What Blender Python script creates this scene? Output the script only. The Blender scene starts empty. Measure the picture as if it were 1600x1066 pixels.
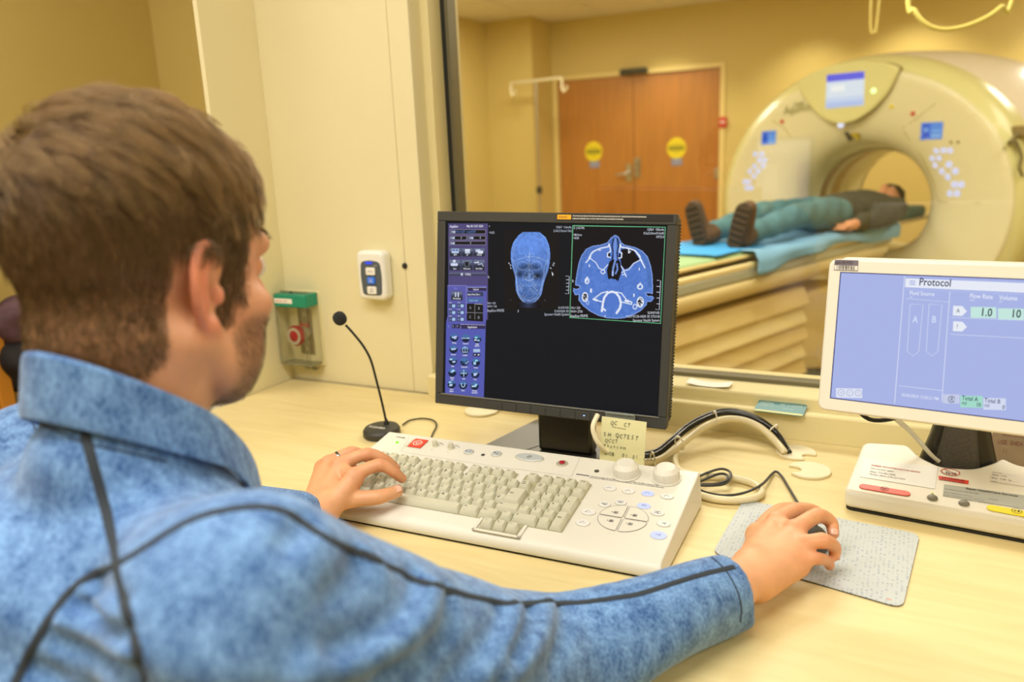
import bpy, bmesh, math, random
import numpy as np
from mathutils import Vector, Matrix
random.seed(7); rng = np.random.default_rng(7)
scn = bpy.context.scene
# ------------------------------------------------------------------ camera
F = 1229.2; CAMH = 1.288
YAW, PITCH, ROLL = math.radians(27.41), math.radians(13.413), math.radians(2.492)
_f = np.array([-math.sin(YAW)*math.cos(PITCH), math.cos(YAW)*math.cos(PITCH), -math.sin(PITCH)])
_r0 = np.array([math.cos(YAW), math.sin(YAW), 0.0]); _d0 = np.cross(_f, _r0)
_r = math.cos(ROLL)*_r0 + math.sin(ROLL)*_d0; _d = -math.sin(ROLL)*_r0 + math.cos(ROLL)*_d0
CP = np.array([0, 0, CAMH])
cam = bpy.data.cameras.new('camera'); camo = bpy.data.objects.new('camera', cam); scn.collection.objects.link(camo)
camo.matrix_world = Matrix(((_r[0], -_d[0], -_f[0], 0), (_r[1], -_d[1], -_f[1], 0), (_r[2], -_d[2], -_f[2], CAMH), (0, 0, 0, 1)))
cam.sensor_width = 36; cam.lens = F/1600*36; cam.clip_start = 0.05
cam.dof.use_dof = True; cam.dof.focus_distance = 1.14; cam.dof.aperture_fstop = 3.2
scn.camera = camo
# ------------------------------------------------------------------ view, world, lights
scn.view_settings.view_transform = 'Standard'; scn.view_settings.look = 'None'
scn.view_settings.gamma = 1; scn.view_settings.use_curve_mapping = False
scn.view_settings.exposure = -0.08
scn.cycles.use_denoising = True
scn.cycles.max_bounces = 10; scn.cycles.transparent_max_bounces = 12
scn.cycles.caustics_reflective = False; scn.cycles.caustics_refractive = False
wd = bpy.data.worlds.new('world'); scn.world = wd; wd.use_nodes = True
wd.node_tree.nodes['Background'].inputs[0].default_value = (1.0, 0.96, 0.9, 1); wd.node_tree.nodes['Background'].inputs[1].default_value = 0.45
def area(name, loc, size, power, col=(1, .93, .8), rot=(0, 0, 0), spread=180):
    l = bpy.data.lights.new(name, 'AREA'); l.shape = 'RECTANGLE'; l.size, l.size_y = size; l.energy = power; l.color = col; l.spread = math.radians(spread)
    o = bpy.data.objects.new(name, l); o.location = loc; o.rotation_euler = rot; scn.collection.objects.link(o); return o
WARM = (1, .962, .90)
area('ceiling_light', (-.45, .1, 2.56), (1.2, .6), 31, WARM)
area('ceiling_light', (1.5, .0, 2.56), (.6, 1.2), 26, WARM)  # added fill, fixture unseen: lights the seated man's right side
area('ceiling_light', (-1.3, -.9, 2.56), (1.1, .55), 24, WARM)
area('ceiling_light', (-2.2, .6, 2.56), (1.1, .55), 16, WARM)
area('ceiling_light', (-2.1, 3.6, 2.56), (1.2, .6), 42, WARM)
area('ceiling_light', (-.6, 3.1, 2.56), (1.2, .6), 56, WARM)
area('ceiling_light', (-2.9, 6.2, 2.56), (1.2, .6), 42, WARM)
area('ceiling_light', (1.4, 6.9, 2.56), (.6, 1.2), 30, WARM)  # extra lamp put in behind the gantry, unseen, to brighten the bore's far end
area('ceiling_light', (1.3, 4.2, 2.56), (.6, 1.2), 22, WARM)  # small unseen lamp added to lighten the gantry's right rear body
def spot(loc, tgt, power, ang=70):
    l = bpy.data.lights.new('downlight', 'SPOT'); l.energy = power; l.color = (1, .95, .78); l.spot_size = math.radians(ang); l.spot_blend = .8; l.shadow_soft_size = .06
    o = bpy.data.objects.new('downlight', l); o.location = loc; o.rotation_euler = (Vector(tgt)-Vector(loc)).to_track_quat('-Z', 'Y').to_euler(); scn.collection.objects.link(o)
spot((-2.3, 7.55, 2.55), (-2.3, 7.9, 0), 45, 100)
spot((-.95, 7.6, 2.55), (-.95, 7.9, 0), 45, 100)
spot((-.1, 7.6, 2.55), (-.1, 7.9, 0), 55, 110)  # spot added, no fixture seen, to brighten the wall visible through the bore
spot((1.0, 7.6, 2.55), (1.0, 7.9, 0), 45, 100)
# ------------------------------------------------------------------ digitising helpers (pixel of the 1600x1066 frame -> point on a real plane)
def ray(x, y): return ((x-800)/F)*_r + ((y-533)/F)*_d + _f
def PZ(x, y, z): r = ray(x, y); return CP + r*(z-CAMH)/r[2]
def PY(x, y, Y): r = ray(x, y); return CP + r*Y/r[1]
def PX(x, y, X): r = ray(x, y); return CP + r*X/r[0]
def PD(x, y, d): return CP + ray(x, y)*d
def proj(p):
    v = np.asarray(p, float)-CP; z = v@_f; return 800+F*(v@_r)/z, 533+F*(v@_d)/z
def frame(o, x, y):
    x = np.array(x, float); x /= np.linalg.norm(x); y = np.array(y, float); y -= x*(x@y); y /= np.linalg.norm(y); z = np.cross(x, y)
    return Matrix(((x[0], y[0], z[0], o[0]), (x[1], y[1], z[1], o[1]), (x[2], y[2], z[2], o[2]), (0, 0, 0, 1)))
def LOC(M, px, py, z0=0., k=0.):
    """pixel -> local point of frame M on its plane z = z0 + k*y"""
    A = np.array(M); R3 = A[:3, :3]; o = R3.T@(CP-A[:3, 3]); r = R3.T@ray(px, py)
    s = (z0 + k*o[1] - o[2])/(r[2]-k*r[1]); return o+s*r
# ------------------------------------------------------------------ materials
def lin(c): return tuple(((v/255)/12.92 if v/255 <= .04045 else ((v/255+.055)/1.055)**2.4) for v in c)
MATS = {}
def mat(name, rgb=(200, 200, 200), rough=.5, metal=0., spec=.5, emit=None, estr=1., noise=0., nscale=20., bump=0., bscale=200., alpha=1., coat=0., trans=0., attr=None, stretch=(1, 1, 1), sss=0.):
    if name in MATS: return MATS[name]
    m = bpy.data.materials.new(name); m.use_nodes = True; nt = m.node_tree; b = nt.nodes['Principled BSDF']
    c = (*lin(rgb), 1); b.inputs['Base Color'].default_value = c; b.inputs['Roughness'].default_value = rough; b.inputs['Metallic'].default_value = metal
    b.inputs['Specular IOR Level'].default_value = spec; b.inputs['Coat Weight'].default_value = coat; b.inputs['Transmission Weight'].default_value = trans
    if alpha < 1: b.inputs['Alpha'].default_value = alpha
    tc = nt.nodes.new('ShaderNodeTexCoord'); mp = nt.nodes.new('ShaderNodeMapping'); mp.inputs['Scale'].default_value = stretch
    nt.links.new(tc.outputs['Object'], mp.inputs['Vector'])
    src = None
    if attr:
        a = nt.nodes.new('ShaderNodeVertexColor'); a.layer_name = attr; src = a.outputs['Color']; nt.links.new(src, b.inputs['Base Color'])
    if noise:
        n = nt.nodes.new('ShaderNodeTexNoise'); n.inputs['Scale'].default_value = nscale; n.inputs['Detail'].default_value = 4
        nt.links.new(mp.outputs[0], n.inputs['Vector'])
        mx = nt.nodes.new('ShaderNodeMix'); mx.data_type = 'RGBA'; mx.blend_type = 'MULTIPLY'; mx.inputs[0].default_value = 1
        rp = nt.nodes.new('ShaderNodeValToRGB'); rp.color_ramp.elements[0].position = .3; rp.color_ramp.elements[1].position = .7
        lo = 1-noise; rp.color_ramp.elements[0].color = (lo, lo, lo, 1); rp.color_ramp.elements[1].color = (1, 1, 1, 1)
        nt.links.new(n.outputs['Fac'], rp.inputs[0])
        if src: nt.links.new(src, mx.inputs[6])
        else: mx.inputs[6].default_value = c
        nt.links.new(rp.outputs[0], mx.inputs[7]); nt.links.new(mx.outputs[2], b.inputs['Base Color'])
    if bump:
        n2 = nt.nodes.new('ShaderNodeTexNoise'); n2.inputs['Scale'].default_value = bscale; nt.links.new(mp.outputs[0], n2.inputs['Vector'])
        bp = nt.nodes.new('ShaderNodeBump'); bp.inputs['Strength'].default_value = bump; bp.inputs['Distance'].default_value = .002
        nt.links.new(n2.outputs['Fac'], bp.inputs['Height']); nt.links.new(bp.outputs[0], b.inputs['Normal'])
    if emit:
        b.inputs['Emission Color'].default_value = (*lin(emit), 1); b.inputs['Emission Strength'].default_value = estr
    if sss:
        b.inputs['Subsurface Weight'].default_value = sss; b.inputs['Subsurface Radius'].default_value = (1, .35, .2); b.inputs['Subsurface Scale'].default_value = .008
    MATS[name] = m; return m
def screen_mat(name, strength=1.0):
    """a back-lit display: colour of each printed element comes from the mesh's colour attribute"""
    if name in MATS: return MATS[name]
    m = bpy.data.materials.new(name); m.use_nodes = True; nt = m.node_tree; b = nt.nodes['Principled BSDF']
    a = nt.nodes.new('ShaderNodeVertexColor'); a.layer_name = 'Col'
    b.inputs['Base Color'].default_value = (.006, .006, .008, 1); b.inputs['Roughness'].default_value = .5; b.inputs['Specular IOR Level'].default_value = .06
    nt.links.new(a.outputs['Color'], b.inputs['Emission Color']); b.inputs['Emission Strength'].default_value = strength
    MATS[name] = m; return m
# ------------------------------------------------------------------ mesh builder
COL = scn.collection
class MB:
    def __init__(s): s.v = []; s.f = []; s.m = []; s.c = []
    def add(s, v, f, m=0, col=None):
        n = len(s.v); s.v += [tuple(map(float, p)) for p in v]; s.f += [tuple(i+n for i in q) for q in f]; s.m += [m]*len(f); s.c += [col]*len(f)
        return s
    def box(s, lo, hi, m=0, M=None, col=None):
        x0, y0, z0 = lo; x1, y1, z1 = hi
        v = [(x0, y0, z0), (x1, y0, z0), (x1, y1, z0), (x0, y1, z0), (x0, y0, z1), (x1, y0, z1), (x1, y1, z1), (x0, y1, z1)]
        if M is not None: v = [tuple(M@Vector(p)) for p in v]
        return s.add(v, [(3, 2, 1, 0), (4, 5, 6, 7), (0, 1, 5, 4), (1, 2, 6, 5), (2, 3, 7, 6), (3, 0, 4, 7)], m, col)
    def prism(s, poly, z0, z1, m=0, M=None, scale_top=None, col=None):
        """poly is counter-clockwise in x,y; z0/z1 numbers or functions of (x,y)"""
        g0 = z0 if callable(z0) else (lambda x, y: z0); g1 = z1 if callable(z1) else (lambda x, y: z1)
        n = len(poly); a = [(x, y, g0(x, y)) for x, y in poly]
        if scale_top:
            cx = sum(p[0] for p in poly)/n; cy = sum(p[1] for p in poly)/n; tp = [(cx+(x-cx)*scale_top, cy+(y-cy)*scale_top) for x, y in poly]
        else: tp = poly
        v = a+[(x, y, g1(x, y)) for x, y in tp]
        if M is not None: v = [tuple(M@Vector(p)) for p in v]
        return s.add(v, [tuple(range(n-1, -1, -1)), tuple(range(n, 2*n))]+[(i, (i+1) % n, n+(i+1) % n, n+i) for i in range(n)], m, col)
    def face(s, pts, m=0, col=None): return s.add(pts, [tuple(range(len(pts)))], m, col)
    def lathe(s, prof, n=32, M=None, m=0, a0=0., a1=2*math.pi, close=True):
        """prof: (r,z) pairs, revolved about local z"""
        full = abs(a1-a0-2*math.pi) < 1e-6; k = n if full else n+1; v = []
        for i in range(k):
            a = a0+(a1-a0)*i/n
            for r, z in prof: v.append((r*math.cos(a), r*math.sin(a), z))
        P = len(prof); f = []
        for i in range(n):
            j = (i+1) % k
            for q in range(P-1):
                f.append((i*P+q, j*P+q, j*P+q+1, i*P+q+1))
        if M is not None: v = [tuple(M@Vector(p)) for p in v]
        return s.add(v, f, m)
    def tube(s, pts, r, n=8, m=0, cap=True, sub=0):
        P = [np.array(p, float) for p in pts]
        if sub: P = spline(P, sub)
        rs = r if hasattr(r, '__len__') else None
        if rs is not None: rs = np.interp(np.linspace(0, 1, len(P)), np.linspace(0, 1, len(rs)), rs)
        v = []; up = None
        for i, p in enumerate(P):
            t = P[min(i+1, len(P)-1)]-P[max(i-1, 0)]; t /= (np.linalg.norm(t)+1e-12)
            if up is None: up = np.array([0, 0, 1.]) if abs(t[2]) < .9 else np.array([1., 0, 0])
            a = np.cross(t, up); a /= (np.linalg.norm(a)+1e-12); b = np.cross(a, t); up = b
            rr = rs[i] if rs is not None else r
            for k in range(n): th = 2*math.pi*k/n; v.append(p+rr*(math.cos(th)*a+math.sin(th)*b))
        f = []
        for i in range(len(P)-1):
            for k in range(n): f.append((i*n+k, i*n+(k+1) % n, (i+1)*n+(k+1) % n, (i+1)*n+k))
        if cap: f.append(tuple(range(n-1, -1, -1))); f.append(tuple((len(P)-1)*n+k for k in range(n)))
        return s.add(v, f, m)
    def text(s, txt, size, x, y, z=0., M=None, align='LEFT', rot=0., m=0, col=None, sx=1., shear=0., bold=0.):
        sx *= .76; vs, fs = text_geo(txt, align, bold); c, d = math.cos(rot), math.sin(rot); out = []
        for a, b in vs:
            a = (a+shear*b)*size*sx; b = b*size; p = (x+c*a-d*b, y+d*a+c*b, z)
            out.append(tuple(M@Vector(p)) if M is not None else p)
        return s.add(out, fs, m, col)
    def build(s, name, mats, parent=None, smooth=True, bevel=0., seg=2, angle=40, M=None, kind=None):
        me = bpy.data.meshes.new(name); me.from_pydata(s.v, [], s.f)
        for mm in (mats if isinstance(mats, (list, tuple)) else [mats]): me.materials.append(mm)
        me.polygons.foreach_set('material_index', s.m)
        if any(c is not None for c in s.c):
            at = me.color_attributes.new('Col', 'FLOAT_COLOR', 'CORNER'); buf = []
            for p, c in zip(me.polygons, s.c):
                cc = (*lin(c), 1) if c is not None else (0, 0, 0, 1); buf += list(cc)*p.loop_total
            at.data.foreach_set('color', buf)
        me.update()
        if smooth: me.shade_smooth(); me.set_sharp_from_angle(angle=math.radians(angle))
        o = bpy.data.objects.new(name, me); COL.objects.link(o)
        if parent is not None: o.parent = parent
        if M is not None: o.matrix_world = M
        if bevel:
            b = o.modifiers.new('bevel', 'BEVEL'); b.width = bevel; b.segments = seg; b.limit_method = 'ANGLE'; b.angle_limit = math.radians(35); b.harden_normals = False
        if kind: o['kind'] = kind
        return o
def spline(P, sub):
    P = [np.array(p, float) for p in P]; Q = [2*P[0]-P[1]]+P+[2*P[-1]-P[-2]]; out = []
    for i in range(1, len(Q)-2):
        p0, p1, p2, p3 = Q[i-1:i+3]
        for k in range(sub):
            t = k/sub; out.append(.5*((2*p1)+(-p0+p2)*t+(2*p0-5*p1+4*p2-p3)*t*t+(-p0+3*p1-3*p2+p3)*t**3))
    return out+[P[-1]]
_tc = {}
def text_geo(txt, align='LEFT', bold=0.):
    k = (txt, align, bold)
    if k not in _tc:
        cu = bpy.data.curves.new('t', 'FONT'); cu.body = txt; cu.align_x = align; cu.size = 1; cu.resolution_u = 2; cu.fill_mode = 'FRONT'; cu.offset = bold
        o = bpy.data.objects.new('t', cu); COL.objects.link(o); dg = bpy.context.evaluated_depsgraph_get(); ev = o.evaluated_get(dg); me = ev.to_mesh()
        _tc[k] = ([(v.co.x, v.co.y) for v in me.vertices], [tuple(p.vertices) for p in me.polygons])
        ev.to_mesh_clear(); bpy.data.objects.remove(o); bpy.data.curves.remove(cu)
    return _tc[k]
def rrect(x0, y0, x1, y1, r, n=4):
    r = min(r, (x1-x0)/2-1e-6, (y1-y0)/2-1e-6); out = []
    for cx, cy, a in ((x1-r, y0+r, -90), (x1-r, y1-r, 0), (x0+r, y1-r, 90), (x0+r, y0+r, 180)):
        for i in range(n+1): t = math.radians(a+90*i/n); out.append((cx+r*math.cos(t), cy+r*math.sin(t)))
    return out
def ell(cx, cy, a, b, n=24, rot=0.):
    c, s = math.cos(rot), math.sin(rot)
    return [(cx+a*math.cos(t)*c-b*math.sin(t)*s, cy+a*math.cos(t)*s+b*math.sin(t)*c) for t in (2*math.pi*i/n for i in range(n))]
def round_poly(P, r, n=4):
    out = []; N = len(P)
    for i in range(N):
        p = np.array(P[i], float); a = np.array(P[i-1], float)-p; b = np.array(P[(i+1) % N], float)-p
        ra = min(r, np.linalg.norm(a)*.45, np.linalg.norm(b)*.45); A = p+a/np.linalg.norm(a)*ra; B = p+b/np.linalg.norm(b)*ra
        for k in range(n+1): t = k/n; q = (1-t)**2*A+2*t*(1-t)*p+t*t*B; out.append((q[0], q[1]))
    return out
def stroke(P, w):
    """a flat ribbon of width w along 2-D points, as quads"""
    P = [np.array(p, float) for p in P]; L = []
    for i, p in enumerate(P):
        t = P[min(i+1, len(P)-1)]-P[max(i-1, 0)]; t = t/(np.linalg.norm(t)+1e-12); n = np.array([-t[1], t[0]])*w/2; L.append((p-n, p+n))
    return [[tuple(L[i][0]), tuple(L[i+1][0]), tuple(L[i+1][1]), tuple(L[i][1])] for i in range(len(P)-1)]
def empty(name, M, label=None, cat=None, group=None):
    o = bpy.data.objects.new(name, None); COL.objects.link(o)
    o.matrix_world = M if isinstance(M, Matrix) else Matrix.Translation(M); o.empty_display_size = .05
    return tag(o, label, cat, group)
def tag(o, label=None, cat=None, group=None):
    if label: o['label'] = label
    if cat: o['category'] = cat
    if group: o['group'] = group
    return o
def struct(o): o['kind'] = 'structure'; return o
# ------------------------------------------------------------------ implicit-surface modeller (for bodies)
class Field:
    def __init__(s, lo, hi, h):
        s.lo = np.array(lo, np.float32); s.h = h; s.n = np.ceil((np.array(hi)-np.array(lo))/h).astype(int)+1
        s.ax = [s.lo[i]+h*np.arange(s.n[i], dtype=np.float32) for i in range(3)]; s.v = np.full(s.n, .5, np.float32)
    def sub(s, lo, hi):
        a = np.clip(np.floor((np.array(lo)-s.lo)/s.h).astype(int), 0, s.n-1); b = np.clip(np.ceil((np.array(hi)-s.lo)/s.h).astype(int)+1, 1, s.n)
        if np.any(b <= a): return None
        sl = tuple(slice(a[i], b[i]) for i in range(3)); g = np.meshgrid(*[s.ax[i][sl[i]] for i in range(3)], indexing='ij', sparse=True); return sl, g
    def put(s, lo, hi, fn, k, mode='add'):
        q = s.sub(np.array(lo)-1.6*k-2*s.h, np.array(hi)+1.6*k+2*s.h)
        if q is None: return
        sl, g = q; d = fn(*g).astype(np.float32); v = s.v[sl]
        if mode == 'add':
            h = np.clip(.5+.5*(v-d)/k, 0, 1); s.v[sl] = v*(1-h)+d*h-k*h*(1-h)
        elif mode == 'cut':
            d = -d; h = np.clip(.5-.5*(v-d)/k, 0, 1); s.v[sl] = v*(1-h)+d*h+k*h*(1-h)
        else: s.v[sl] = v+d
    def cap(s, a, b, ra, rb=None, k=.01, mode='add'):
        a = np.array(a, float); b = np.array(b, float); rb = ra if rb is None else rb; ba = b-a; L2 = max(ba@ba, 1e-9); R_ = max(ra, rb)
        def fn(X, Y, Z):
            t = np.clip(((X-a[0])*ba[0]+(Y-a[1])*ba[1]+(Z-a[2])*ba[2])/L2, 0, 1)
            return np.sqrt((X-a[0]-t*ba[0])**2+(Y-a[1]-t*ba[1])**2+(Z-a[2]-t*ba[2])**2)-(ra+(rb-ra)*t)
        s.put(np.minimum(a, b)-R_, np.maximum(a, b)+R_, fn, k, mode)
    def chain(s, pts, rs, k=.01, sub=0):
        if sub: n0 = len(pts); pts = spline(pts, sub); rs = np.interp(np.linspace(0, 1, len(pts)), np.linspace(0, 1, n0), rs)
        P = np.array(pts, float); r = np.array(rs, float)
        def fn(X, Y, Z):
            d = None
            for i in range(len(P)-1):
                a = P[i]; ba = P[i+1]-a; L2 = max(ba@ba, 1e-9); t = np.clip(((X-a[0])*ba[0]+(Y-a[1])*ba[1]+(Z-a[2])*ba[2])/L2, 0, 1)
                q = np.sqrt((X-a[0]-t*ba[0])**2+(Y-a[1]-t*ba[1])**2+(Z-a[2]-t*ba[2])**2)-(r[i]+(r[i+1]-r[i])*t); d = q if d is None else np.minimum(d, q)
            return d
        s.put((P-r[:, None]).min(0), (P+r[:, None]).max(0), fn, k)
    def ell(s, c, rad, R3=None, k=.01, mode='add'):
        c = np.array(c, float); rad = np.array(rad, float); R3 = np.eye(3) if R3 is None else np.array(R3, float); e = np.abs(R3)@rad
        def fn(X, Y, Z):
            x, y, z = X-c[0], Y-c[1], Z-c[2]
            p = [(x*R3[0, i]+y*R3[1, i]+z*R3[2, i])/rad[i] for i in range(3)]; k0 = np.sqrt(p[0]**2+p[1]**2+p[2]**2)
            k1 = np.sqrt((p[0]/rad[0])**2+(p[1]/rad[1])**2+(p[2]/rad[2])**2)+1e-6; return k0*(k0-1)/k1
        s.put(c-e, c+e, fn, k, mode)
    def mesh(s, smooth=0):
        v = s.v; n = v.shape; ins = v < 0; cs = tuple(np.array(n)-1); tot = cs[0]*cs[1]*cs[2]
        acc = []; quads = []
        def cid(i, j, k): return (i*cs[1]+j)*cs[2]+k
        ids = []; pos = []; q_all = []
        for ax in range(3):
            sa = [slice(None)]*3; sb = [slice(None)]*3; sa[ax] = slice(0, -1); sb[ax] = slice(1, None)
            A, B = ins[tuple(sa)], ins[tuple(sb)]; w = np.argwhere(A != B)
            o1, o2 = [(1, 2), (2, 0), (0, 1)][ax]
            w = w[(w[:, o1] > 0) & (w[:, o1] < n[o1]-1) & (w[:, o2] > 0) & (w[:, o2] < n[o2]-1)]
            if not len(w): continue
            e = w.copy(); e[:, ax] += 1; va = v[tuple(w.T)]; vb = v[tuple(e.T)]; t = va/(va-vb); p = w.astype(float); p[:, ax] += t
            cc = []
            for d1, d2 in ((-1, -1), (0, -1), (0, 0), (-1, 0)):
                q = w.copy(); q[:, o1] += d1; q[:, o2] += d2; c = cid(q[:, 0], q[:, 1], q[:, 2]); cc.append(c); ids.append(c); pos.append(p)
            Q = np.stack(cc, 1); fl = ~(va < 0); Q[fl] = Q[fl][:, ::-1]; q_all.append(Q)
        ids = np.concatenate(ids); pos = np.concatenate(pos); Q = np.concatenate(q_all)
        u, inv = np.unique(ids, return_inverse=True); V = np.zeros((len(u), 3)); cnt = np.bincount(inv, minlength=len(u))
        for a in range(3): V[:, a] = np.bincount(inv, pos[:, a], len(u))/cnt
        Fq = np.searchsorted(u, Q); 
        for _ in range(smooth):
            S = np.zeros_like(V); c = np.zeros(len(V))
            for a in range(4):
                i, j = Fq[:, a], Fq[:, (a+1) % 4]
                for d in range(3): S[:, d] += np.bincount(i, V[j, d], len(V))+np.bincount(j, V[i, d], len(V))
                c += np.bincount(i, minlength=len(V))+np.bincount(j, minlength=len(V))
            V = .5*V+.5*S/c[:, None]
        return V*s.h+s.lo, Fq
def np_mesh(name, V, Q, mats, parent=None, cols=None, smooth=True, midx=None):
    me = bpy.data.meshes.new(name); nf = len(Q); k = Q.shape[1]
    me.vertices.add(len(V)); me.vertices.foreach_set('co', np.asarray(V, np.float32).ravel()); me.loops.add(nf*k); me.loops.foreach_set('vertex_index', np.asarray(Q, np.int32).ravel())
    me.polygons.add(nf); me.polygons.foreach_set('loop_start', np.arange(0, nf*k, k, dtype=np.int32))
    try: me.polygons.foreach_set('loop_total', np.full(nf, k, np.int32))
    except Exception: pass
    for m in (mats if isinstance(mats, (list, tuple)) else [mats]): me.materials.append(m)
    if midx is not None: me.polygons.foreach_set('material_index', np.asarray(midx, np.int32))
    me.update(calc_edges=True); me.validate()
    if cols is not None:
        at = me.color_attributes.new('Col', 'FLOAT_COLOR', 'POINT'); C4 = np.ones((len(V), 4), np.float32); C4[:, :3] = cols; at.data.foreach_set('color', C4.ravel())
    if smooth: me.shade_smooth()
    o = bpy.data.objects.new(name, me); COL.objects.link(o)
    if parent is not None: o.parent = parent
    return o
def nlin(c): c = np.asarray(c, float)/255; return np.where(c <= .04045, c/12.92, ((c+.055)/1.055)**2.4)
# ================================================================== SETTING
D = .76                                    # desk height
CREAM = mat('cream_panel_paint', (232, 222, 180), .42, noise=.03, nscale=3)
CREAM2 = mat('cream_trim_paint', (226, 213, 160), .38)
YEL = mat('yellow_wall_paint', (216, 194, 118), .6, noise=.03, nscale=2, bump=.1, bscale=300)
WHITE = mat('ceiling_tile_white', (238, 232, 214), .8, noise=.06, nscale=60)
FLOORM = mat('floor_vinyl', (176, 158, 120), .35, noise=.12, nscale=9)
def sbox(name, lo, hi, m, parent=None, bevel=0.):
    o = MB().box(lo, hi).build(name, m, parent, smooth=False, bevel=bevel)
    return o if parent is not None else struct(o)
floor = sbox('floor', (-4.4, -2.3, -.1), (2.8, 8.5, 0), FLOORM)
ceiling = sbox('ceiling', (-4.4, -2.3, 2.62), (2.8, 8.5, 2.72), WHITE)
tile_me = None
for i in range(11):
    for j in range(9):
        x, y = -4.1+.61*i, 2.3+.61*j
        if x > -.9 or y > 7.6 or (x < -3.6 and y > 6.9): continue
        if tile_me is None:
            o = MB().box((.004, .004, 0), (.602, .602, .018)).build('tile', WHITE, ceiling, smooth=False, bevel=.006, seg=1); tile_me = o.data
        else:
            o = bpy.data.objects.new('tile', tile_me); COL.objects.link(o); o.parent = ceiling
        o.location = (x, y, 2.602)
# control room shell
sbox('wall_left', (-2.75, -2.3, 0), (-2.6, 2.35, 2.62), YEL)
sbox('wall_back', (-2.6, -2.3, 0), (2.7, -2.15, 2.62), YEL)
sbox('wall_right', (2.6, -2.15, 0), (2.75, 8.4, 2.62), YEL)
sbox('wall_corridor', (-2.6, 2.2, 0), (-1.41, 2.35, 2.62), YEL)
sbox('wall_partition', (-1.385, 1.2835, 0), (-1.373, 2.2, 2.62), CREAM)
# window wall: cream panelled, the window opening and its stepped sill
XP, XS, XG = -.9578, -.9389, -.919
GY0, GY1 = 1.547, 1.556
wf = struct(MB().box((-1.373, 1.45, 0), (XP, 1.62, 2.62)).build('wall_front', CREAM, None, smooth=False))
sbox('panel', (-1.0098, 1.4478, .76), (XP, 1.4498, 2.3), CREAM, wf, .0008)
sbox('panel', (-1.373, 1.4482, .76), (-1.0118, 1.4498, 2.3), CREAM, wf, .0008)
sbox('wall_front_lower', (XP, 1.47, 0), (2.6, 1.62, .74), CREAM)
sbox('wall_front_upper', (XP, 1.45, 2.1), (2.6, 1.62, 2.62), CREAM)
sbox('wall_front_right', (1.35, 1.45, .74), (2.6, 1.62, 2.1), CREAM)
sbox('trim_1', (XP-.0005, 1.4934, .74), (XS, 1.62, 2.1), CREAM2, bevel=.001)
# stepped sill (ledge + upper sill), one profile along X
prof = [(1.425, .7605), (1.425, .807), (1.428, .8097), (1.4605, .8097), (1.4605, .827), (1.463, .8297), (1.62, .8297), (1.62, .74), (1.44, .74), (1.44, .7605)]
m = MB(); n = len(prof); x0, x1 = XP+.001, 1.35
m.add([(x0, y, z) for y, z in prof]+[(x1, y, z) for y, z in prof], [tuple(range(n)), tuple(range(2*n-1, n-1, -1))]+[(i, n+i, n+(i+1) % n, (i+1) % n) for i in range(n)])
struct(m.build('trim_2', CREAM2, None, smooth=True, angle=30))
# window: black gasket, aluminium bead, lead glass pane
BLK = mat('black_rubber', (26, 27, 25), .5); ALU = mat('grey_bead', (120, 116, 96), .35, .6)
win = struct(empty('window_1', (XS, GY0, .83)))
def wpart(name, lo, hi, m): o = MB().box(lo, hi).build(name, m, None, smooth=False); o.parent = win; o.matrix_parent_inverse = win.matrix_world.inverted(); return o
wpart('gasket', (XS+.0002, GY0-.004, .8298), (XS+.0085, GY0+.03, 2.1), BLK)
wpart('bead', (XS+.0086, GY0-.002, .8298), (XS+.018, GY0+.03, 2.1), ALU)
wpart('bead', (XS+.0185, GY0-.012, .8299), (1.35, GY0+.02, .8375), ALU)
GL = bpy.data.materials.new('lead_glass'); GL.use_nodes = True; nt = GL.node_tree; nt.nodes.remove(nt.nodes['Principled BSDF'])
def schlick(nt, f0, tint, rough):
    lw = nt.nodes.new('ShaderNodeLayerWeight'); lw.inputs[0].default_value = .5; pw = nt.nodes.new('ShaderNodeMath'); pw.operation = 'POWER'; pw.inputs[1].default_value = 5
    ma = nt.nodes.new('ShaderNodeMath'); ma.operation = 'MULTIPLY_ADD'; ma.inputs[1].default_value = 1-f0; ma.inputs[2].default_value = f0
    tr = nt.nodes.new('ShaderNodeBsdfTransparent'); tr.inputs[0].default_value = tint; gs = nt.nodes.new('ShaderNodeBsdfGlossy'); gs.inputs['Roughness'].default_value = rough; ms = nt.nodes.new('ShaderNodeMixShader')
    nt.links.new(lw.outputs['Facing'], pw.inputs[0]); nt.links.new(pw.outputs[0], ma.inputs[0]); nt.links.new(ma.outputs[0], ms.inputs[0]); nt.links.new(tr.outputs[0], ms.inputs[1]); nt.links.new(gs.outputs[0], ms.inputs[2]); nt.links.new(ms.outputs[0], nt.nodes['Material Output'].inputs[0])
schlick(nt, .045, (.985, .97, .915, 1), 0.)
wpart('pane', (XS+.012, GY0+.004, .832), (1.35, GY0+.014, 2.1), GL)
# black screw cap on the panel
c = PY(650.5, 411, 1.4934)
o = MB().lathe([(0, .006), (.004, .0055), (.0062, .003), (.0066, 0)], 20).build('screw_cap', BLK, None, M=frame((c[0], 1.4478 if c[0] < XP else 1.4934, c[2]), (1, 0, 0), (0, 0, 1)))
tag(o, 'small round black cap on the cream window frame beside the wall button unit', 'cap')
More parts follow.
